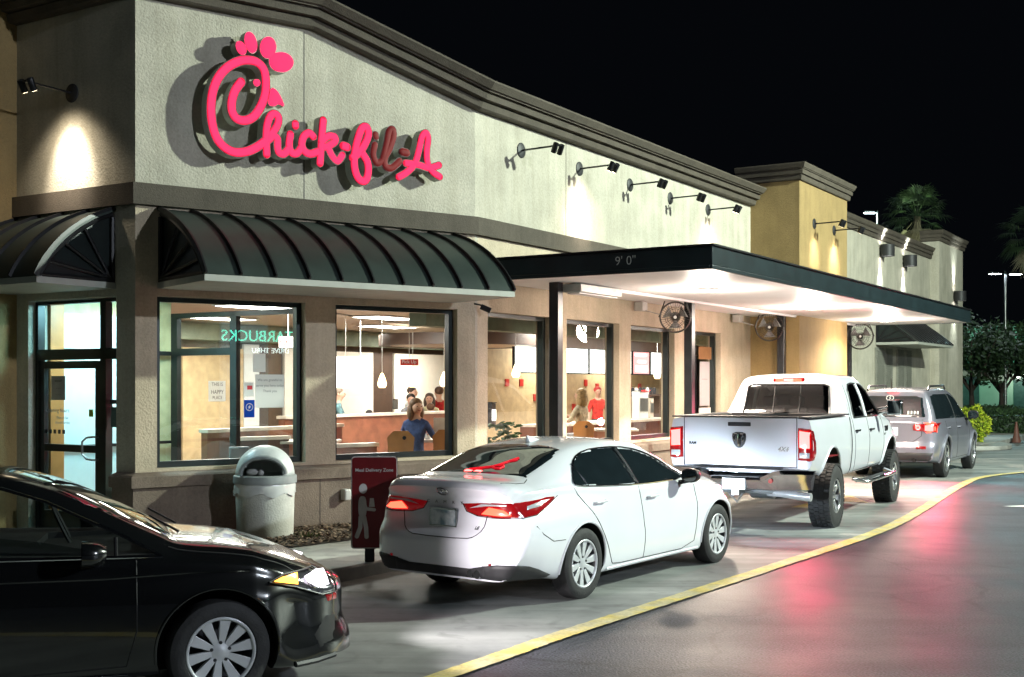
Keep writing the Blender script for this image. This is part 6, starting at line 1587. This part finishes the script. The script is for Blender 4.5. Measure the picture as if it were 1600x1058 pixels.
# notices fixed to the glass and walls
def notice(F, t0, t1, n, z0, z1, m, name, label, cat='notice', text=(), parts=()):
    th = thingw(name, tuple(F((t0+t1)/2, n, z0)), label, cat)
    b = MB(); fbox(b, F, t0, t1, n-.004, n, z0, z1); p = b.build('sheet', m, th)
    for (s, sz, tc, zc, mm) in text: text_mesh(s, sz, mm, fmat(F, tc, n+.0015, zc), 'lettering', p, .0004)
    return th, p
wp = paper('white_paper', (.80, .80, .78)); ink = mat('black_ink', (.03, .03, .03), .6); gink = mat('grey_ink', (.25, .25, .27), .6); blue = paper('blue_badge', (.02, .09, .45)); rink = mat('red_ink', (.6, .02, .03), .5)
notice(FB, 2.55, 3.0, -7.92, 1.66, 2.06, wp, 'wall_poster', 'white wall poster with short black words on the tan wall', 'poster', [('THIS IS', .10, 2.78, 1.99, ink), ('HAPPY', .11, 2.78, 1.84, ink), ('PLACE', .09, 2.78, 1.73, ink)])
notice(FA, 1.55, 1.72, -.158, 2.15, 2.38, wp, 'glass_notice', 'small white notice highest on the left window glass')
notice(FA, 1.58, 1.98, -.158, 1.70, 2.12, wp, 'glass_notice', 'large white notice with grey lines on the left window glass', 'notice', [('We are grateful to', .045, 1.78, 2.05, gink), ('serve you here today', .045, 1.78, 1.98, gink), ('Thank you', .045, 1.78, 1.91, gink)])
th, p = notice(FA, 1.43, 1.56, -.157, 1.84, 2.02, wp, 'glass_notice', 'small white sticker with a red and blue flag on the left window glass')
b = MB(); fbox(b, FA, 1.47, 1.54, -.156, -.1555, 1.93, 1.98); b.build('red_mark', rink, p)
th, p = notice(FA, 1.43, 1.57, -.157, 1.58, 1.80, blue, 'team_sticker', 'blue square sticker with a white lightning bolt on the left window glass', 'sticker')
b = MB(); Mx = fmat(FA, 1.50, -.1555, 1.71); b.tube([Mx @ Vector((.045*math.cos(k*math.pi/10), .045*math.sin(k*math.pi/10), 0)) for k in range(21)], .004, 5)
b.prism([(.02, .04), (-.02, -.004), (.0, -.004), (-.02, -.04), (.02, .008), (.0, .008)], lambda u, v, h: Mx @ Vector((u, v, h)), 0, .001); b.build('bolt_mark', M_['whitep'], p)
th, p = notice(FB, 8.3, 8.9, -.152, 1.12, 1.52, wp, 'window_board', 'white window board with the word catering at the fourth canopy window', 'notice', [('catering', .13, 8.62, 1.30, ink)])
notice(FB, 8.35, 8.85, -.158, 1.56, 2.45, paper('pale_poster', (.62, .58, .58)), 'window_poster', 'tall pale poster on the fourth canopy window', 'poster', [('~~~~~', .1, 8.6, 2.1, gink)])
notice(FB, 8.3, 8.95, -.159, 2.5, 2.75, mat('brown_poster', (.22, .11, .04), .6), 'window_strip', 'brown strip across the top of the fourth canopy window', 'poster')
notice(FC, 1.45, 1.72, -.146, 1.80, 2.10, mat('grey_notice', (.38, .36, .36), .6), 'door_notice', 'grey printed notice on the entrance door glass', 'notice', [('Notice', .05, 1.58, 2.04, ink), ('- - -', .06, 1.58, 1.95, ink), ('- - -', .06, 1.58, 1.87, ink)])
m = fmat(FC, 1.5, -.146, 1.66)
# letters on the door are read from outside, C runs right to left
def cmat(s, z, n=-.146):
    o = FC(s, n, z); m = Matrix.Identity(4)
    for i in range(3): m[i][0] = -dC[i]; m[i][1] = UZ[i]; m[i][2] = nC[i]; m[i][3] = o[i]
    return m
dh = thingw('door_lettering', tuple(FC(1.5, -.146, 1.4)), 'grey opening hours lettering and small square icons on the door glass', 'lettering')
text_mesh('Opening hours', .075, gink, cmat(1.60, 1.67), 'lettering', dh, .0004); text_mesh('Mon to Sat', .05, gink, cmat(1.5, 1.58), 'lettering', dh, .0004); text_mesh('closed Sunday', .05, gink, cmat(1.5, 1.52), 'lettering', dh, .0004)
for k in range(5):
    b = MB(); fbox(b, FC, 1.45+k*.085, 1.50+k*.085, -.146, -.145, 1.38, 1.43); b.build('icon', ink, dh)
b = MB(); fbox(b, FC, .92, 1.0, -.146, -.1445, 1.60, 1.69); tag(b.build('door_sticker', mat('yellow_green_sticker', (.35, .45, .05), .5)), 'small yellow green sticker by the door handle', 'sticker')
notice(FC, .40, .60, -.146, 1.48, 1.72, mat('dark_grey_notice', (.10, .15, .14), .6), 'sidelight_notice', 'dark grey notice on the narrow side glass right of the door')
notice(FC, .44, .62, -.147, 1.76, 1.81, ink, 'sidelight_strip', 'thin black strip sign above the dark grey notice')
ex = thing('exit_sign', (-3.40, 18.2, 2.55), 0, 'white lit exit sign with red letters seen through the left window', 'exit sign')
b = MB(); b.box(-.14, .14, 0, .04, 0, .17); eb = b.build('casing', mat('exit_glow', (.7, .7, .68), .5, emis=(1, .85, .8), estr=.3), ex)
text_mesh('EXIT', .13, mat('exit_red', (.7, .02, .02), .5, emis=(1, .05, .04), estr=1.5), Matrix(((1, 0, 0, 0), (0, 0, -1, -.003), (0, 1, 0, .085), (0, 0, 0, 1))), 'lettering', eb, .001)
b = MB(); b.tube([(0, .02, .17), (0, .02, .62)], .008, 5); b.build('hanger', M_['whitep'], ex)
pl_ = thing('potted_plant', (-.12, 18.1, .16), 0, 'leafy potted plant inside the first canopy window', 'potted plant')
b = MB(); b.lathe([(0, 0), (.16, 0), (.2, .5), (0, .5)], 18); b.build('pot', M_['darkbrown'], pl_, smooth=True, autos=40)
b = MB(); rr = random.Random(9)
for k in range(220):
    a, h, r_ = rr.uniform(0, 6.28), rr.uniform(.5, 1.25), rr.uniform(.03, .26); x, y = math.cos(a)*r_, math.sin(a)*r_; l = .07; q = rr.uniform(0, 6.28)
    b.add([(x-l*math.cos(q), y-l*math.sin(q), h), (x+.02, y-.02, h+.03), (x+l*math.cos(q), y+l*math.sin(q), h+.02), (x-.02, y+.02, h-.02)], [(0, 1, 2, 3)])
b.build('foliage', mat('plant_green', (.06, .13, .05), .5), pl_, fix=False)

# ------------------------------------------------------------------ people
def person(x, y, z, rz, label, shirt, trousers, hair, pose='stand', hairstyle='short', arms=None, tilt=0., sc=1., look=0., extra=None, skin=(.60, .36, .26)):
    """one skinned body; z is the floor; sitting figures have the pelvis at .62"""
    root = thing('person', (x, y, z), rz, label, 'person')
    hip = .95 if pose == 'stand' else .64
    T = hip
    J = {'pel': (0, 0, T), 'sp': (0, .01, T+.20), 'ch': (0, .0, T+.42), 'nk': (0, .0, T+.56), 'hd0': (0, -.015, T+.62), 'hd1': (0, -.03, T+.70), 'hd2': (0, -.02, T+.76)}
    rad = {'pel': .135, 'sp': .125, 'ch': .145, 'nk': .05, 'hd0': .065, 'hd1': .088, 'hd2': .07}
    E_ = [('pel', 'sp'), ('sp', 'ch'), ('ch', 'nk'), ('nk', 'hd0'), ('hd0', 'hd1'), ('hd1', 'hd2')]
    A = arms or {}
    for s, n in ((-1, 'R'), (1, 'L')):
        a = A.get(n, [(s*.24, .0, T+.22), (s*.25, -.06, T-.02), (s*.24, -.10, T-.12)])
        J['sh'+n] = (s*.17, 0, T+.46); J['el'+n], J['wr'+n], J['ha'+n] = a
        rad['sh'+n] = .062; rad['el'+n] = .045; rad['wr'+n] = .03; rad['ha'+n] = .036
        E_ += [('ch', 'sh'+n), ('sh'+n, 'el'+n), ('el'+n, 'wr'+n), ('wr'+n, 'ha'+n)]
        if pose == 'stand': k, f, t_ = (s*.11, 0, .50), (s*.11, .02, .09), (s*.12, -.14, .04)
        else: k, f, t_ = (s*.13, -.45, .58), (s*.13, -.42, .12), (s*.13, -.56, .05)
        J['hi'+n] = (s*.09, 0, T-.05); J['kn'+n] = k; J['an'+n] = f; J['to'+n] = t_
        rad['hi'+n] = .095; rad['kn'+n] = .062; rad['an'+n] = .042; rad['to'+n] = .035
        E_ += [('pel', 'hi'+n), ('hi'+n, 'kn'+n), ('kn'+n, 'an'+n), ('an'+n, 'to'+n)]
        for q in range(5):   # five short fingers
            hx, hy, hz = J['ha'+n]; w = Vector(J['ha'+n])-Vector(J['wr'+n]); w.normalize(); sd = w.cross(Vector((0, 1, .3))).normalized()
            o_ = sd*(q-2)*.017; fk = 'f%d%s' % (q, n); J[fk] = tuple(Vector((hx, hy, hz))+o_+w*(.075 if q else .045)+(sd*-.03 if q == 0 else Vector()))
            rad[fk] = .0095; E_.append(('ha'+n, fk))
    names = list(J); idx = {k: i for i, k in enumerate(names)}
    me = bpy.data.meshes.new('body'); me.from_pydata([J[k] for k in names], [(idx[a], idx[b_]) for a, b_ in E_], [])
    o = bpy.data.objects.new('body', me); COL.objects.link(o)
    md = o.modifiers.new('skin', 'SKIN'); md.use_smooth_shade = True
    for i, k in enumerate(names): me.skin_vertices[0].data[i].radius = (rad[k], rad[k]*(.72 if k in ('pel', 'sp', 'ch') else 1))
    me.skin_vertices[0].data[idx['pel']].use_root = True
    sb = o.modifiers.new('sub', 'SUBSURF'); sb.levels = 2; sb.render_levels = 2
    apply_mods(o)
    ms = [mat('skin_tone', skin, .5, var=.04), mat('shirt', shirt, .85, var=.38, scale=16, bump=.6, bscale=14), mat('trousers', trousers, .85, var=.3, scale=14)]
    for m_ in ms: o.data.materials.append(m_)
    seg = [(Vector(J[a]), Vector(J[b_]), a, b_) for a, b_ in E_]
    for f in o.data.polygons:
        c = f.center; best = None
        for p, q, a, b_ in seg:
            t_ = max(0, min(1, (c-p).dot(q-p)/max(1e-9, (q-p).length_squared))); d = (c-(p+(q-p)*t_)).length-.5*(rad[a]+(rad[b_]-rad[a])*t_)
            if best is None or d < best[0]: best = (d, a, b_)
        a, b_ = best[1], best[2]
        if b_[:2] in ('hd', 'ha', 'wr') or b_[0] == 'f' or (a == 'nk'): mi = 0
        elif b_ == 'nk': mi = 0 if c.z > T+.50 else 1
        elif b_[:2] in ('hi', 'kn', 'an', 'to'): mi = 2
        else: mi = 1
        if b_ == 'sp' and c.z < T+.04: mi = 2
        f.material_index = mi
    o.parent = root
    hm = mat('hair', hair, .6, var=.25, scale=30)
    hz = T+.72; b = MB()
    Lk = Matrix.Translation((0, 0, 0)) @ rotm(look)
    b.ball((0, .010, hz+.035), .103, 14, 9, Lk, sq=(.96, 1.0, .88))
    if hairstyle == 'long':
        for s in (-1, 1): b.ball((s*.085, .02, hz-.09), .062, 10, 8, Lk, sq=(.8, 1.1, 2.0))
        b.ball((0, .07, hz-.08), .085, 12, 8, Lk, sq=(1.1, .7, 1.7))
    b.build('hair', hm, root, smooth=True)
    # face: brow hollow, eyes, nose, mouth, ears
    b = MB(); fy = -.118
    b.ball((0, fy-.004, hz-.022), .016, 8, 6, Lk, sq=(.8, 1.0, 1.5)); 
    for s in (-1, 1): b.ball((s*.088, .0, hz-.02), .02, 8, 6, Lk, sq=(.5, .9, 1.3))
    b.ball((0, -.035, hz-.02), .086, 14, 10, Lk, sq=(.92, 1.0, 1.12))
    b.build('face', ms[0], root, smooth=True)
    for s in (-1, 1):
        b = MB(); b.ball((s*.032, fy+.006, hz+.0), .009, 8, 6, Lk, sq=(1.4, .6, .7)); b.build('eye', mat('eye_dark', (.03, .02, .02), .2) if 'eye_dark' not in bpy.data.materials else bpy.data.materials['eye_dark'], root, smooth=True)
    b = MB(); b.tube([Lk @ Vector(q) for q in ((-.026, fy+.012, hz-.055), (0, fy+.002, hz-.062), (.026, fy+.012, hz-.055))], .006, 6); b.build('mouth', mat('lips', (.35, .08, .07), .5) if 'lips' not in bpy.data.materials else bpy.data.materials['lips'], root, smooth=True)
    root.scale = (sc, sc, sc)
    return root
FZ = .16
# woman in blue at the window, turned to the right of the picture, looking back over her shoulder
person(-1.42, 17.75, FZ+.15, R(155), 'woman with long light brown hair and a navy blue top, seated at the window', (.03, .06, .17), (.30, .38, .50), (.16, .09, .045), 'sit', 'long', look=R(-125), arms={'R': [(-.26, -.08, .90), (-.20, -.32, .92), (-.15, -.38, .94)], 'L': [(.27, -.05, .88), (.22, -.30, .90), (.17, -.37, .92)]})
ph = thing('mobile_phone', (-1.76, 18.1, 1.62), R(10), 'white screened mobile phone held up left of the seated woman', 'phone'); b = MB(); b.box(-.04, .04, 0, .01, 0, .15); pb = b.build('case', M_['black'], ph, bevel=.004); b = MB(); b.box(-.033, .033, -.001, .0, .012, .138); b.build('screen', M_['whitep'], pb)
def at(px, py_top, d, hgt): return ((px-800)/1873*d, d, 2-(py_top-600)*d/1873-hgt)
def standing(px, top, d, rz, *a, **k):
    sc = k.get('sc', 1); X, Y, Z = at(px, top, d, 1.76*sc); return person(X, Y, Z, rz, *a, **k)
standing(529, 607, 22.4, R(95), 'grey haired man in a teal shirt left behind the brown half wall', (.10, .20, .22), (.03, .03, .05), (.20, .15, .11), arms={'R': [(-.22, -.14, 1.15), (-.1, -.4, 1.08), (-.08, -.47, 1.06)], 'L': [(.22, -.12, 1.15), (.12, -.38, 1.08), (.1, -.46, 1.06)]})
standing(644, 606, 25.6, R(60), 'tall man in a pale shirt behind the seated woman', (.5, .5, .48), (.03, .03, .04), (.05, .03, .02))
standing(642, 617, 24.6, R(10), 'dark haired person in grey just above the head of the seated woman', (.2, .2, .22), (.03, .03, .04), (.02, .015, .012), sc=.95)
standing(671, 616, 25.0, R(0), 'person with dark hair and a pale yellow top facing the window', (.55, .52, .30), (.05, .05, .06), (.05, .03, .02), 'stand', 'long', sc=.95)
standing(673, 632, 24.4, R(170), 'small child with brown hair in front of the person in pale yellow', (.5, .5, .5), (.05, .05, .08), (.12, .06, .03), sc=.85)
standing(686, 606, 25.4, R(200), 'person with short brown hair and a red shirt seen from behind', (.50, .02, .02), (.03, .03, .04), (.10, .05, .03))
standing(577, 642, 23.8, R(180), 'small child with black hair just over the half wall', (.3, .3, .3), (.05, .05, .08), (.015, .01, .01), sc=.75)
X, Y = (908-800)/1873*22.0, 22.0
person(X, Y, FZ+.28, R(-120), 'blonde diner in a cream top seated in the second canopy window', (.55, .50, .36), (.3, .3, .3), (.40, .28, .13), 'sit', 'long', arms={'R': [(-.26, -.10, .90), (-.16, -.36, .96), (-.1, -.42, 1.0)], 'L': [(.27, -.10, .88), (.2, -.34, .92), (.15, -.4, .95)]})
standing(934, 606, 29.3, R(15), 'staff member in a red shirt and red cap behind the counter', (.55, .03, .02), (.03, .03, .03), (.45, .03, .03))
# ------------------------------------------------------------------ beyond the building
def leafcloud(mb, c, rad, n, size, rr, mats=3, hollow=.55, squash=(1, 1, 1), clumps=14):
    cl = []
    for k in range(clumps):
        v = Vector((rr.gauss(0, 1), rr.gauss(0, 1), rr.gauss(0, 1))).normalized()*rad*rr.uniform(hollow*.6, .8); cl.append((Vector((v.x*squash[0], v.y*squash[1], v.z*squash[2])), rr.uniform(.28, .45)*rad))
    for k in range(n):
        q, r_ = rr.choice(cl); v = Vector((rr.gauss(0, 1), rr.gauss(0, 1), rr.gauss(0, 1))).normalized()*r_*rr.uniform(.5, 1.05)
        p = Vector(c)+q+v; a = Vector((rr.gauss(0, 1), rr.gauss(0, 1), rr.gauss(0, 1))).normalized(); b_ = a.orthogonal().normalized(); s = size*rr.uniform(.6, 1.3)
        mb.cur = rr.randrange(mats); mb.add([p-a*s, p+b_*s*.5, p+a*s, p-b_*s*.5], [(0, 1, 2, 3)])
LG = [mat('leaf_dark', (.022, .045, .02), .55), mat('leaf_mid', (.035, .07, .028), .5), mat('leaf_light', (.05, .095, .035), .5)]
bark = mat('bark', (.06, .045, .035), .9, bump=.5, bscale=20)
def broadleaf(x, y, h, r, seed, label):
    rr = random.Random(seed); t = thing('broadleaf_tree', (x, y, 0), rr.uniform(0, 6), label, 'tree', 'dark trees beyond the parking lot')
    b = MB(); b.tube([(0, 0, 0), (.05, 0, h*.22), (0, .05, h*.4)], [.17, .12, .09], 10)
    for k in range(6):
        a = k*1.05+rr.uniform(0, .5); b.tube([(0, 0, h*.25+rr.uniform(0, .3)), (math.cos(a)*r*.35, math.sin(a)*r*.35, h*.5), (math.cos(a)*r*.7, math.sin(a)*r*.7, h*.75)], [.08, .05, .02], 6)
    b.build('trunk', bark, t, smooth=True)
    b = MB(); leafcloud(b, (0, 0, h*.66), r, 4200, .14, rr, squash=(1, 1, .75), clumps=18); b.build('crown', LG, t, fix=False)
broadleaf(23.0, 60, 5.6, 2.6, 1, 'dark leafy tree just right of the building corner')
broadleaf(26.5, 65, 5.4, 2.5, 2, 'dark leafy tree left of the tall lamp pole')
broadleaf(31.2, 68, 5.9, 2.8, 3, 'dark leafy tree right of the tall lamp pole, before the green building')
broadleaf(28.6, 88, 6.5, 3.2, 5, 'dark tree farthest back behind the others')
PG = [mat('palm_dark', (.03, .055, .03), .6), mat('palm_mid', (.05, .09, .035), .55), mat('palm_dead', (.30, .26, .17), .8)]
def palm(x, y, hz, r, seed, label):
    rr = random.Random(seed); t = thing('palm_tree', (x, y, 0), 0, label, 'palm tree', 'fan palms in the dark')
    b = MB(); b.tube([(0, 0, 0), (.1, 0, hz*.5), (0, 0, hz)], [.24, .19, .17], 12); b.build('trunk', bark, t, smooth=True)
    b = MB()
    for k in range(64):
        a = rr.uniform(0, 6.28); e = rr.uniform(-1.35, 1.3); L_ = r*rr.uniform(.55, .8); dead = e < -.75
        d = Vector((math.cos(a)*math.cos(e), math.sin(a)*math.cos(e), math.sin(e))); p = Vector((0, 0, hz))+d*L_*.75
        s = d.cross(UZ).normalized(); u = s.cross(d)
        b.cur = 2 if dead else rr.choice((0, 0, 1)); q = .012
        b.add([Vector((0, 0, hz))-s*q, Vector((0, 0, hz))+s*q, p+s*q, p-s*q], [(0, 1, 2, 3)])
        for j in range(15):
            w = (j-7)/7*1.5; dd = (d*math.cos(w)+s*math.sin(w)); tip = p+dd*r*.42*rr.uniform(.8, 1.1)+Vector((0, 0, -r*.13*rr.uniform(.5, 1.4))); mid = p+dd*r*.22
            sw = dd.cross(u).normalized()*.022*r/1.6
            b.add([p, mid+sw, tip, mid-sw], [(0, 1, 2, 3)])
    b.build('crown', PG, t, fix=False)
palm(19.6, 58, 10.1, 1.95, 11, 'fan palm rising behind the rear roof, its skirt lit from below')
palm(24.4, 56, 9.0, 2.0, 12, 'fan palm at the right edge above the double lamp')
lot_lamp((24.7, 60, 0), 7.55, R(10), 'tall double headed lamp pole right of the building corner', heads=(-1, 1), arm=.25)
light('lot_lamp_beam', 'SPOT', (24.7, 59.6, 7.3), 1100, (.5, .95, 1.0), .25, aim=(23, 42, 0), angle=70, blend=.6)
lot_lamp((18.9, 62, 0), 10.9, R(0), 'lamp pole showing one lit head above the rear roof', heads=(-1,), power=160, color=(.6, 1.0, .8), arm=.1)
# far building
fb_ = thing('far_building', (32, 80, 0), R(-8), 'distant flat roofed building washed in green light behind the trees', 'building')
b = MB(); b.box(-9, 16, 0, 12, 0, 5.6); b.build('wall', mat('far_wall', (.30, .34, .30), .8, var=.1, scale=.5), fb_)
b = MB(); b.box(-9.1, 16.1, -.15, 12.1, 5.6, 5.85); b.build('parapet', mat('far_parapet', (.2, .22, .2), .8), fb_)
b = MB(); b.box(-9, 16, -.9, -.02, 2.9, 3.2); b.build('canopy', M_['black'], fb_)
for k in range(5):
    b = MB(); b.box(-7+k*4.2, -5+k*4.2, -.05, -.01, .1, 2.5); b.build('window', mat('far_window', (.05, .08, .08), .2) if k == 0 else bpy.data.materials['far_window'], fb_)
light('far_green_wash', 'SPOT', (31, 74, 7), 1500, (.18, 1, .62), .3, aim=(33, 80, 4.4), angle=95, blend=.8)
for X in (28.5, 33.8):
    th = thing('wall_pack_light', (X, 79.2, 2.6), 0, 'small bright light low on the distant building, %s one' % ('left' if X < 30 else 'right'), 'wall light', 'small lights on the distant building')
    b = MB(); b.box(-.15, .15, 0, .2, 0, .2); b.build('housing', M_['black'], th); b = MB(); b.box(-.12, .12, -.02, 0, .02, .18); b.build('lens', M_['lens_lot'], th)
    light('wall_pack', 'POINT', (X, 78.6, 2.5), 120, (.85, 1, .8), .1)
# hedges
def hedge(x0, y0, x1, y1, w, h, seed, label, mats, n, size, name='hedge', cat='hedge'):
    rr = random.Random(seed); L_ = math.hypot(x1-x0, y1-y0); t = thing(name, ((x0+x1)/2, (y0+y1)/2, 0), math.atan2(y1-y0, x1-x0), label, cat)
    b = MB(); b.box(-L_/2+.15, L_/2-.15, -w/2+.15, w/2-.15, 0, h-.15); b.build('core', LG[0], t)
    b = MB()
    for k in range(n):
        f = rr.random(); x = rr.uniform(-L_/2, L_/2); 
        if f < .45: y = rr.uniform(-w/2, w/2); z = h+rr.gauss(0, .05)
        elif f < .9: y = -w/2+rr.gauss(0, .05); z = rr.uniform(.05, h)
        else: y = w/2; z = rr.uniform(.05, h)
        a = Vector((rr.gauss(0, 1), rr.gauss(0, 1), rr.gauss(0, 1))).normalized(); c = a.orthogonal().normalized(); s = size*rr.uniform(.6, 1.3); p = Vector((x, y, z)); b.cur = rr.randrange(len(mats))
        b.add([p-a*s, p+c*s*.5, p+a*s, p-c*s*.5], [(0, 1, 2, 3)])
    b.build('leaves', mats, t, fix=False)
hedge(17.2, 46.2, 27, 45.0, 1.6, .95, 21, 'long dark clipped hedge across the lot behind the cone', LG, 9000, .07)
hedge(19.5, 56, 23.6, 56.5, 1.2, .9, 22, 'small dark hedge in front of the trees at the building corner', LG, 2500, .08)
hedge(27.5, 57.5, 33, 57, 1.6, 1.3, 23, 'dark bushy hedge at the right edge below the tree', LG, 3000, .08)
yb = thing('yellow_green_shrub', (14.75, 38.4, .1), 0, 'bright yellow green rounded shrub at the building corner', 'shrub')
b = MB(); b.ball((0, 0, .55), .45, 14, 10, sq=(1.0, 1.0, 1.15)); b.build('core', mat('shrub_core', (.10, .14, .02), .8), yb, smooth=True)
b = MB(); rr = random.Random(31)
for k in range(3200):
    v = Vector((rr.gauss(0, 1), rr.gauss(0, 1), rr.gauss(0, 1))).normalized(); r_ = .50+.05*math.sin(v.x*7)+.05*math.sin(v.z*9+v.y*6)+rr.gauss(0, .02)
    p = Vector((v.x*r_, v.y*r_, .58+v.z*r_*1.12)); a = (v+Vector((rr.gauss(0, .7), rr.gauss(0, .7), rr.gauss(0, .7)))).normalized(); c = a.orthogonal().normalized(); s = .05*rr.uniform(.6, 1.4); b.cur = rr.randrange(3)
    if p.z > .02: b.add([p-a*s, p+c*s*.4, p+a*s, p-c*s*.4], [(0, 1, 2, 3)])
b.build('leaves', [mat('lime_leaf', (.38, .50, .03), .5), mat('lime_leaf_dark', (.22, .33, .02), .5), mat('lime_leaf_yellow', (.55, .58, .05), .5)], yb, fix=False)
light('ground_flood', 'SPOT', (15.6, 35.0, .5), 70, (1, .95, .7), .08, aim=(14.8, 38.2, .8), angle=55, blend=.8)
fl_ = thing('ground_floodlight', (15.6, 35.05, .0), R(15), 'small ground floodlight aimed at the bright shrub', 'floodlight')
b = MB(); b.box(-.08, .08, -.09, -.03, .40, .54); b.build('housing', M_['black'], fl_, bevel=.01); b = MB(); b.tube([(0, -.06, 0), (0, -.06, .4)], .015, 6); b.build('stake', M_['black'], fl_)
cn_ = thing('traffic_cone', (17.0, 40.4, 0), 0, 'single dark orange traffic cone on the lot', 'traffic cone')
b = MB(); b.lathe([(.16, .03), (.15, .05), (.10, .25), (.03, .72), (.0, .73)], 20); b.build('cone_body', mat('faded_orange', (.12, .045, .03), .6), cn_, smooth=True)
b = MB(); b.box(-.2, .2, -.2, .2, 0, .035); b.build('cone_base', M_['black'], cn_, bevel=.01)
# lot surface, kerbs, paint far right
for nm, P, z in [('far_pavement', [(12.4, 30), (60, 30.5), (60, 44), (15.5, 43.6), (13.9, 40.2), (13.6, 36)], .004)]:
    sheet(nm, P, z, concmat('far_concrete', (.16, .20, .20), (.30, .36, .36), .5))
b = MB()
for P, w in (([(15.3, 45.0), (20, 44.5), (40, 43.6), (60, 43)], .15),):
    for i in range(len(P)-1):
        a, c = Vector(P[i]), Vector(P[i+1]); d = (c-a).normalized(); s = Vector((-d.y, d.x))*w/2
        b.prism([(a+s).to_tuple(), (c+s).to_tuple(), (c-s).to_tuple(), (a-s).to_tuple()], lambda u, v, h: Vector((u, v, h)), 0, .14)
tag(b.build('kerb', M_['walk']), kind='structure')
b = MB(); P = chaikin([(13.6, 35.6), (15.3, 36.4), (15.9, 38.6), (15.4, 40.4), (13.8, 41), (13.2, 38)], 2, True); b.prism(P, lambda u, v, h: Vector((u, v, h)), 0, .13); tag(b.build('kerb_island', M_['walk'], bevel=.02), kind='structure')
ribbon('white_line', [Vector(p) for p in ((11.6, 31.8), (20, 31.6), (40, 31.2))], .06, -.06, .013, M_['whitep'])

# ------------------------------------------------------------------ neighbour's lit drive-through sign, behind the viewer (it mirrors in the left window)

ns = thingw('neighbour_sign', (37.3, -6.1, 0), 'green lit coffee shop sign across the road, seen mirrored in the left window', 'sign')
gm_ = mat('green_neon_letters', (.1, .6, .5), .5, emis=(.10, 1, .72), estr=8, var=.01); wm_ = mat('white_neon_letters', (.8, .8, .8), .5, emis=(.8, 1, 1), estr=8, var=.01)
def nmat(z, s=0):
    m = Matrix.Identity(4); x = -dA; zz = -nA; o = Vector((37.3, -6.1, z))+x*s
    for i in range(3): m[i][0] = x[i]; m[i][1] = UZ[i]; m[i][2] = zz[i]; m[i][3] = o[i]
    return m
text_mesh('STARBUCKS', .78, gm_, nmat(4.35, .6), 'lettering', ns, .03)
text_mesh('DRIVE THRU', .36, wm_, nmat(3.65, .1), 'lettering', ns, .03)
b = MB(); Mx = nmat(3.65, -1.5); b.prism([(-.15, 0), (.15, .22), (.05, 0), (.15, -.22)], lambda u, v, h: Mx @ Vector((u, v, h)), 0, .03); b.build('arrow_mark', wm_, ns)
b = MB(); c = Vector((37.3, -6.1, 0))+nA*.25; b.tube([c, c+UZ*5], .12, 12); b.build('pole', M_['black'], ns, smooth=True)
b = MB(); Mx = nmat(4.0); b.prism([(-2.2, -.7), (2.9, -.7), (2.9, .9), (-2.2, .9)], lambda u, v, h: Mx @ Vector((u, v, h)), -.12, -.05); b.build('backing', M_['black'], ns)

up = thing('palm_fill_lamp', (20.4, 54.5, 0), 0, 'added uplight, unseen behind the building below the fan palm', 'floodlight')  # lamp added out of sight to brighten the palm skirt
b = MB(); b.lathe([(0, 0), (.14, 0), (.14, .25), (.12, .27), (0, .22)], 16); b.build('housing', M_['black'], up, smooth=True)
light('palm_fill_beam', 'SPOT', (20.4, 54.5, .35), 9000, (.75, 1, .62), .12, aim=(19.5, 57.6, 9.3), angle=14, blend=.7)
carlight(sed, (3.72, -.62, .68), (7, -.9, .0), 170, (.72, .86, 1.0), 80)
carlight(sed, (3.72, .62, .68), (7, .9, .1), 300, (.72, .86, 1.0), 80)
carlight(blk, (3.62, -.5, .68), (8, -.2, .45), 300, (1, .92, .95), 90)
carlight(blk, (3.62, .5, .68), (8, .6, .45), 330, (1, .92, .95), 90)

def taillight(car, p, power, r=.05):
    bpy.context.view_layer.update(); q = Vector(p); light('tail_lamp_glow', 'SPOT', tuple(car.matrix_world @ q), power*2.2, (1, .07, .17), r, aim=tuple(car.matrix_world @ (q+Vector((-3, math.copysign(.8, q.y), -.5)))), angle=168, blend=.35)
taillight(trk, (-1.34, -.95, 1.16), 48, .09); taillight(trk, (-1.34, .95, 1.16), 9, .09)
taillight(suv, (-1.16, -.86, .96), 150, .09); taillight(suv, (-1.16, .86, .96), 14, .09)
taillight(sed, (-1.22, -.66, .88), .8, .05); taillight(sed, (-1.22, .66, .88), .5, .05)
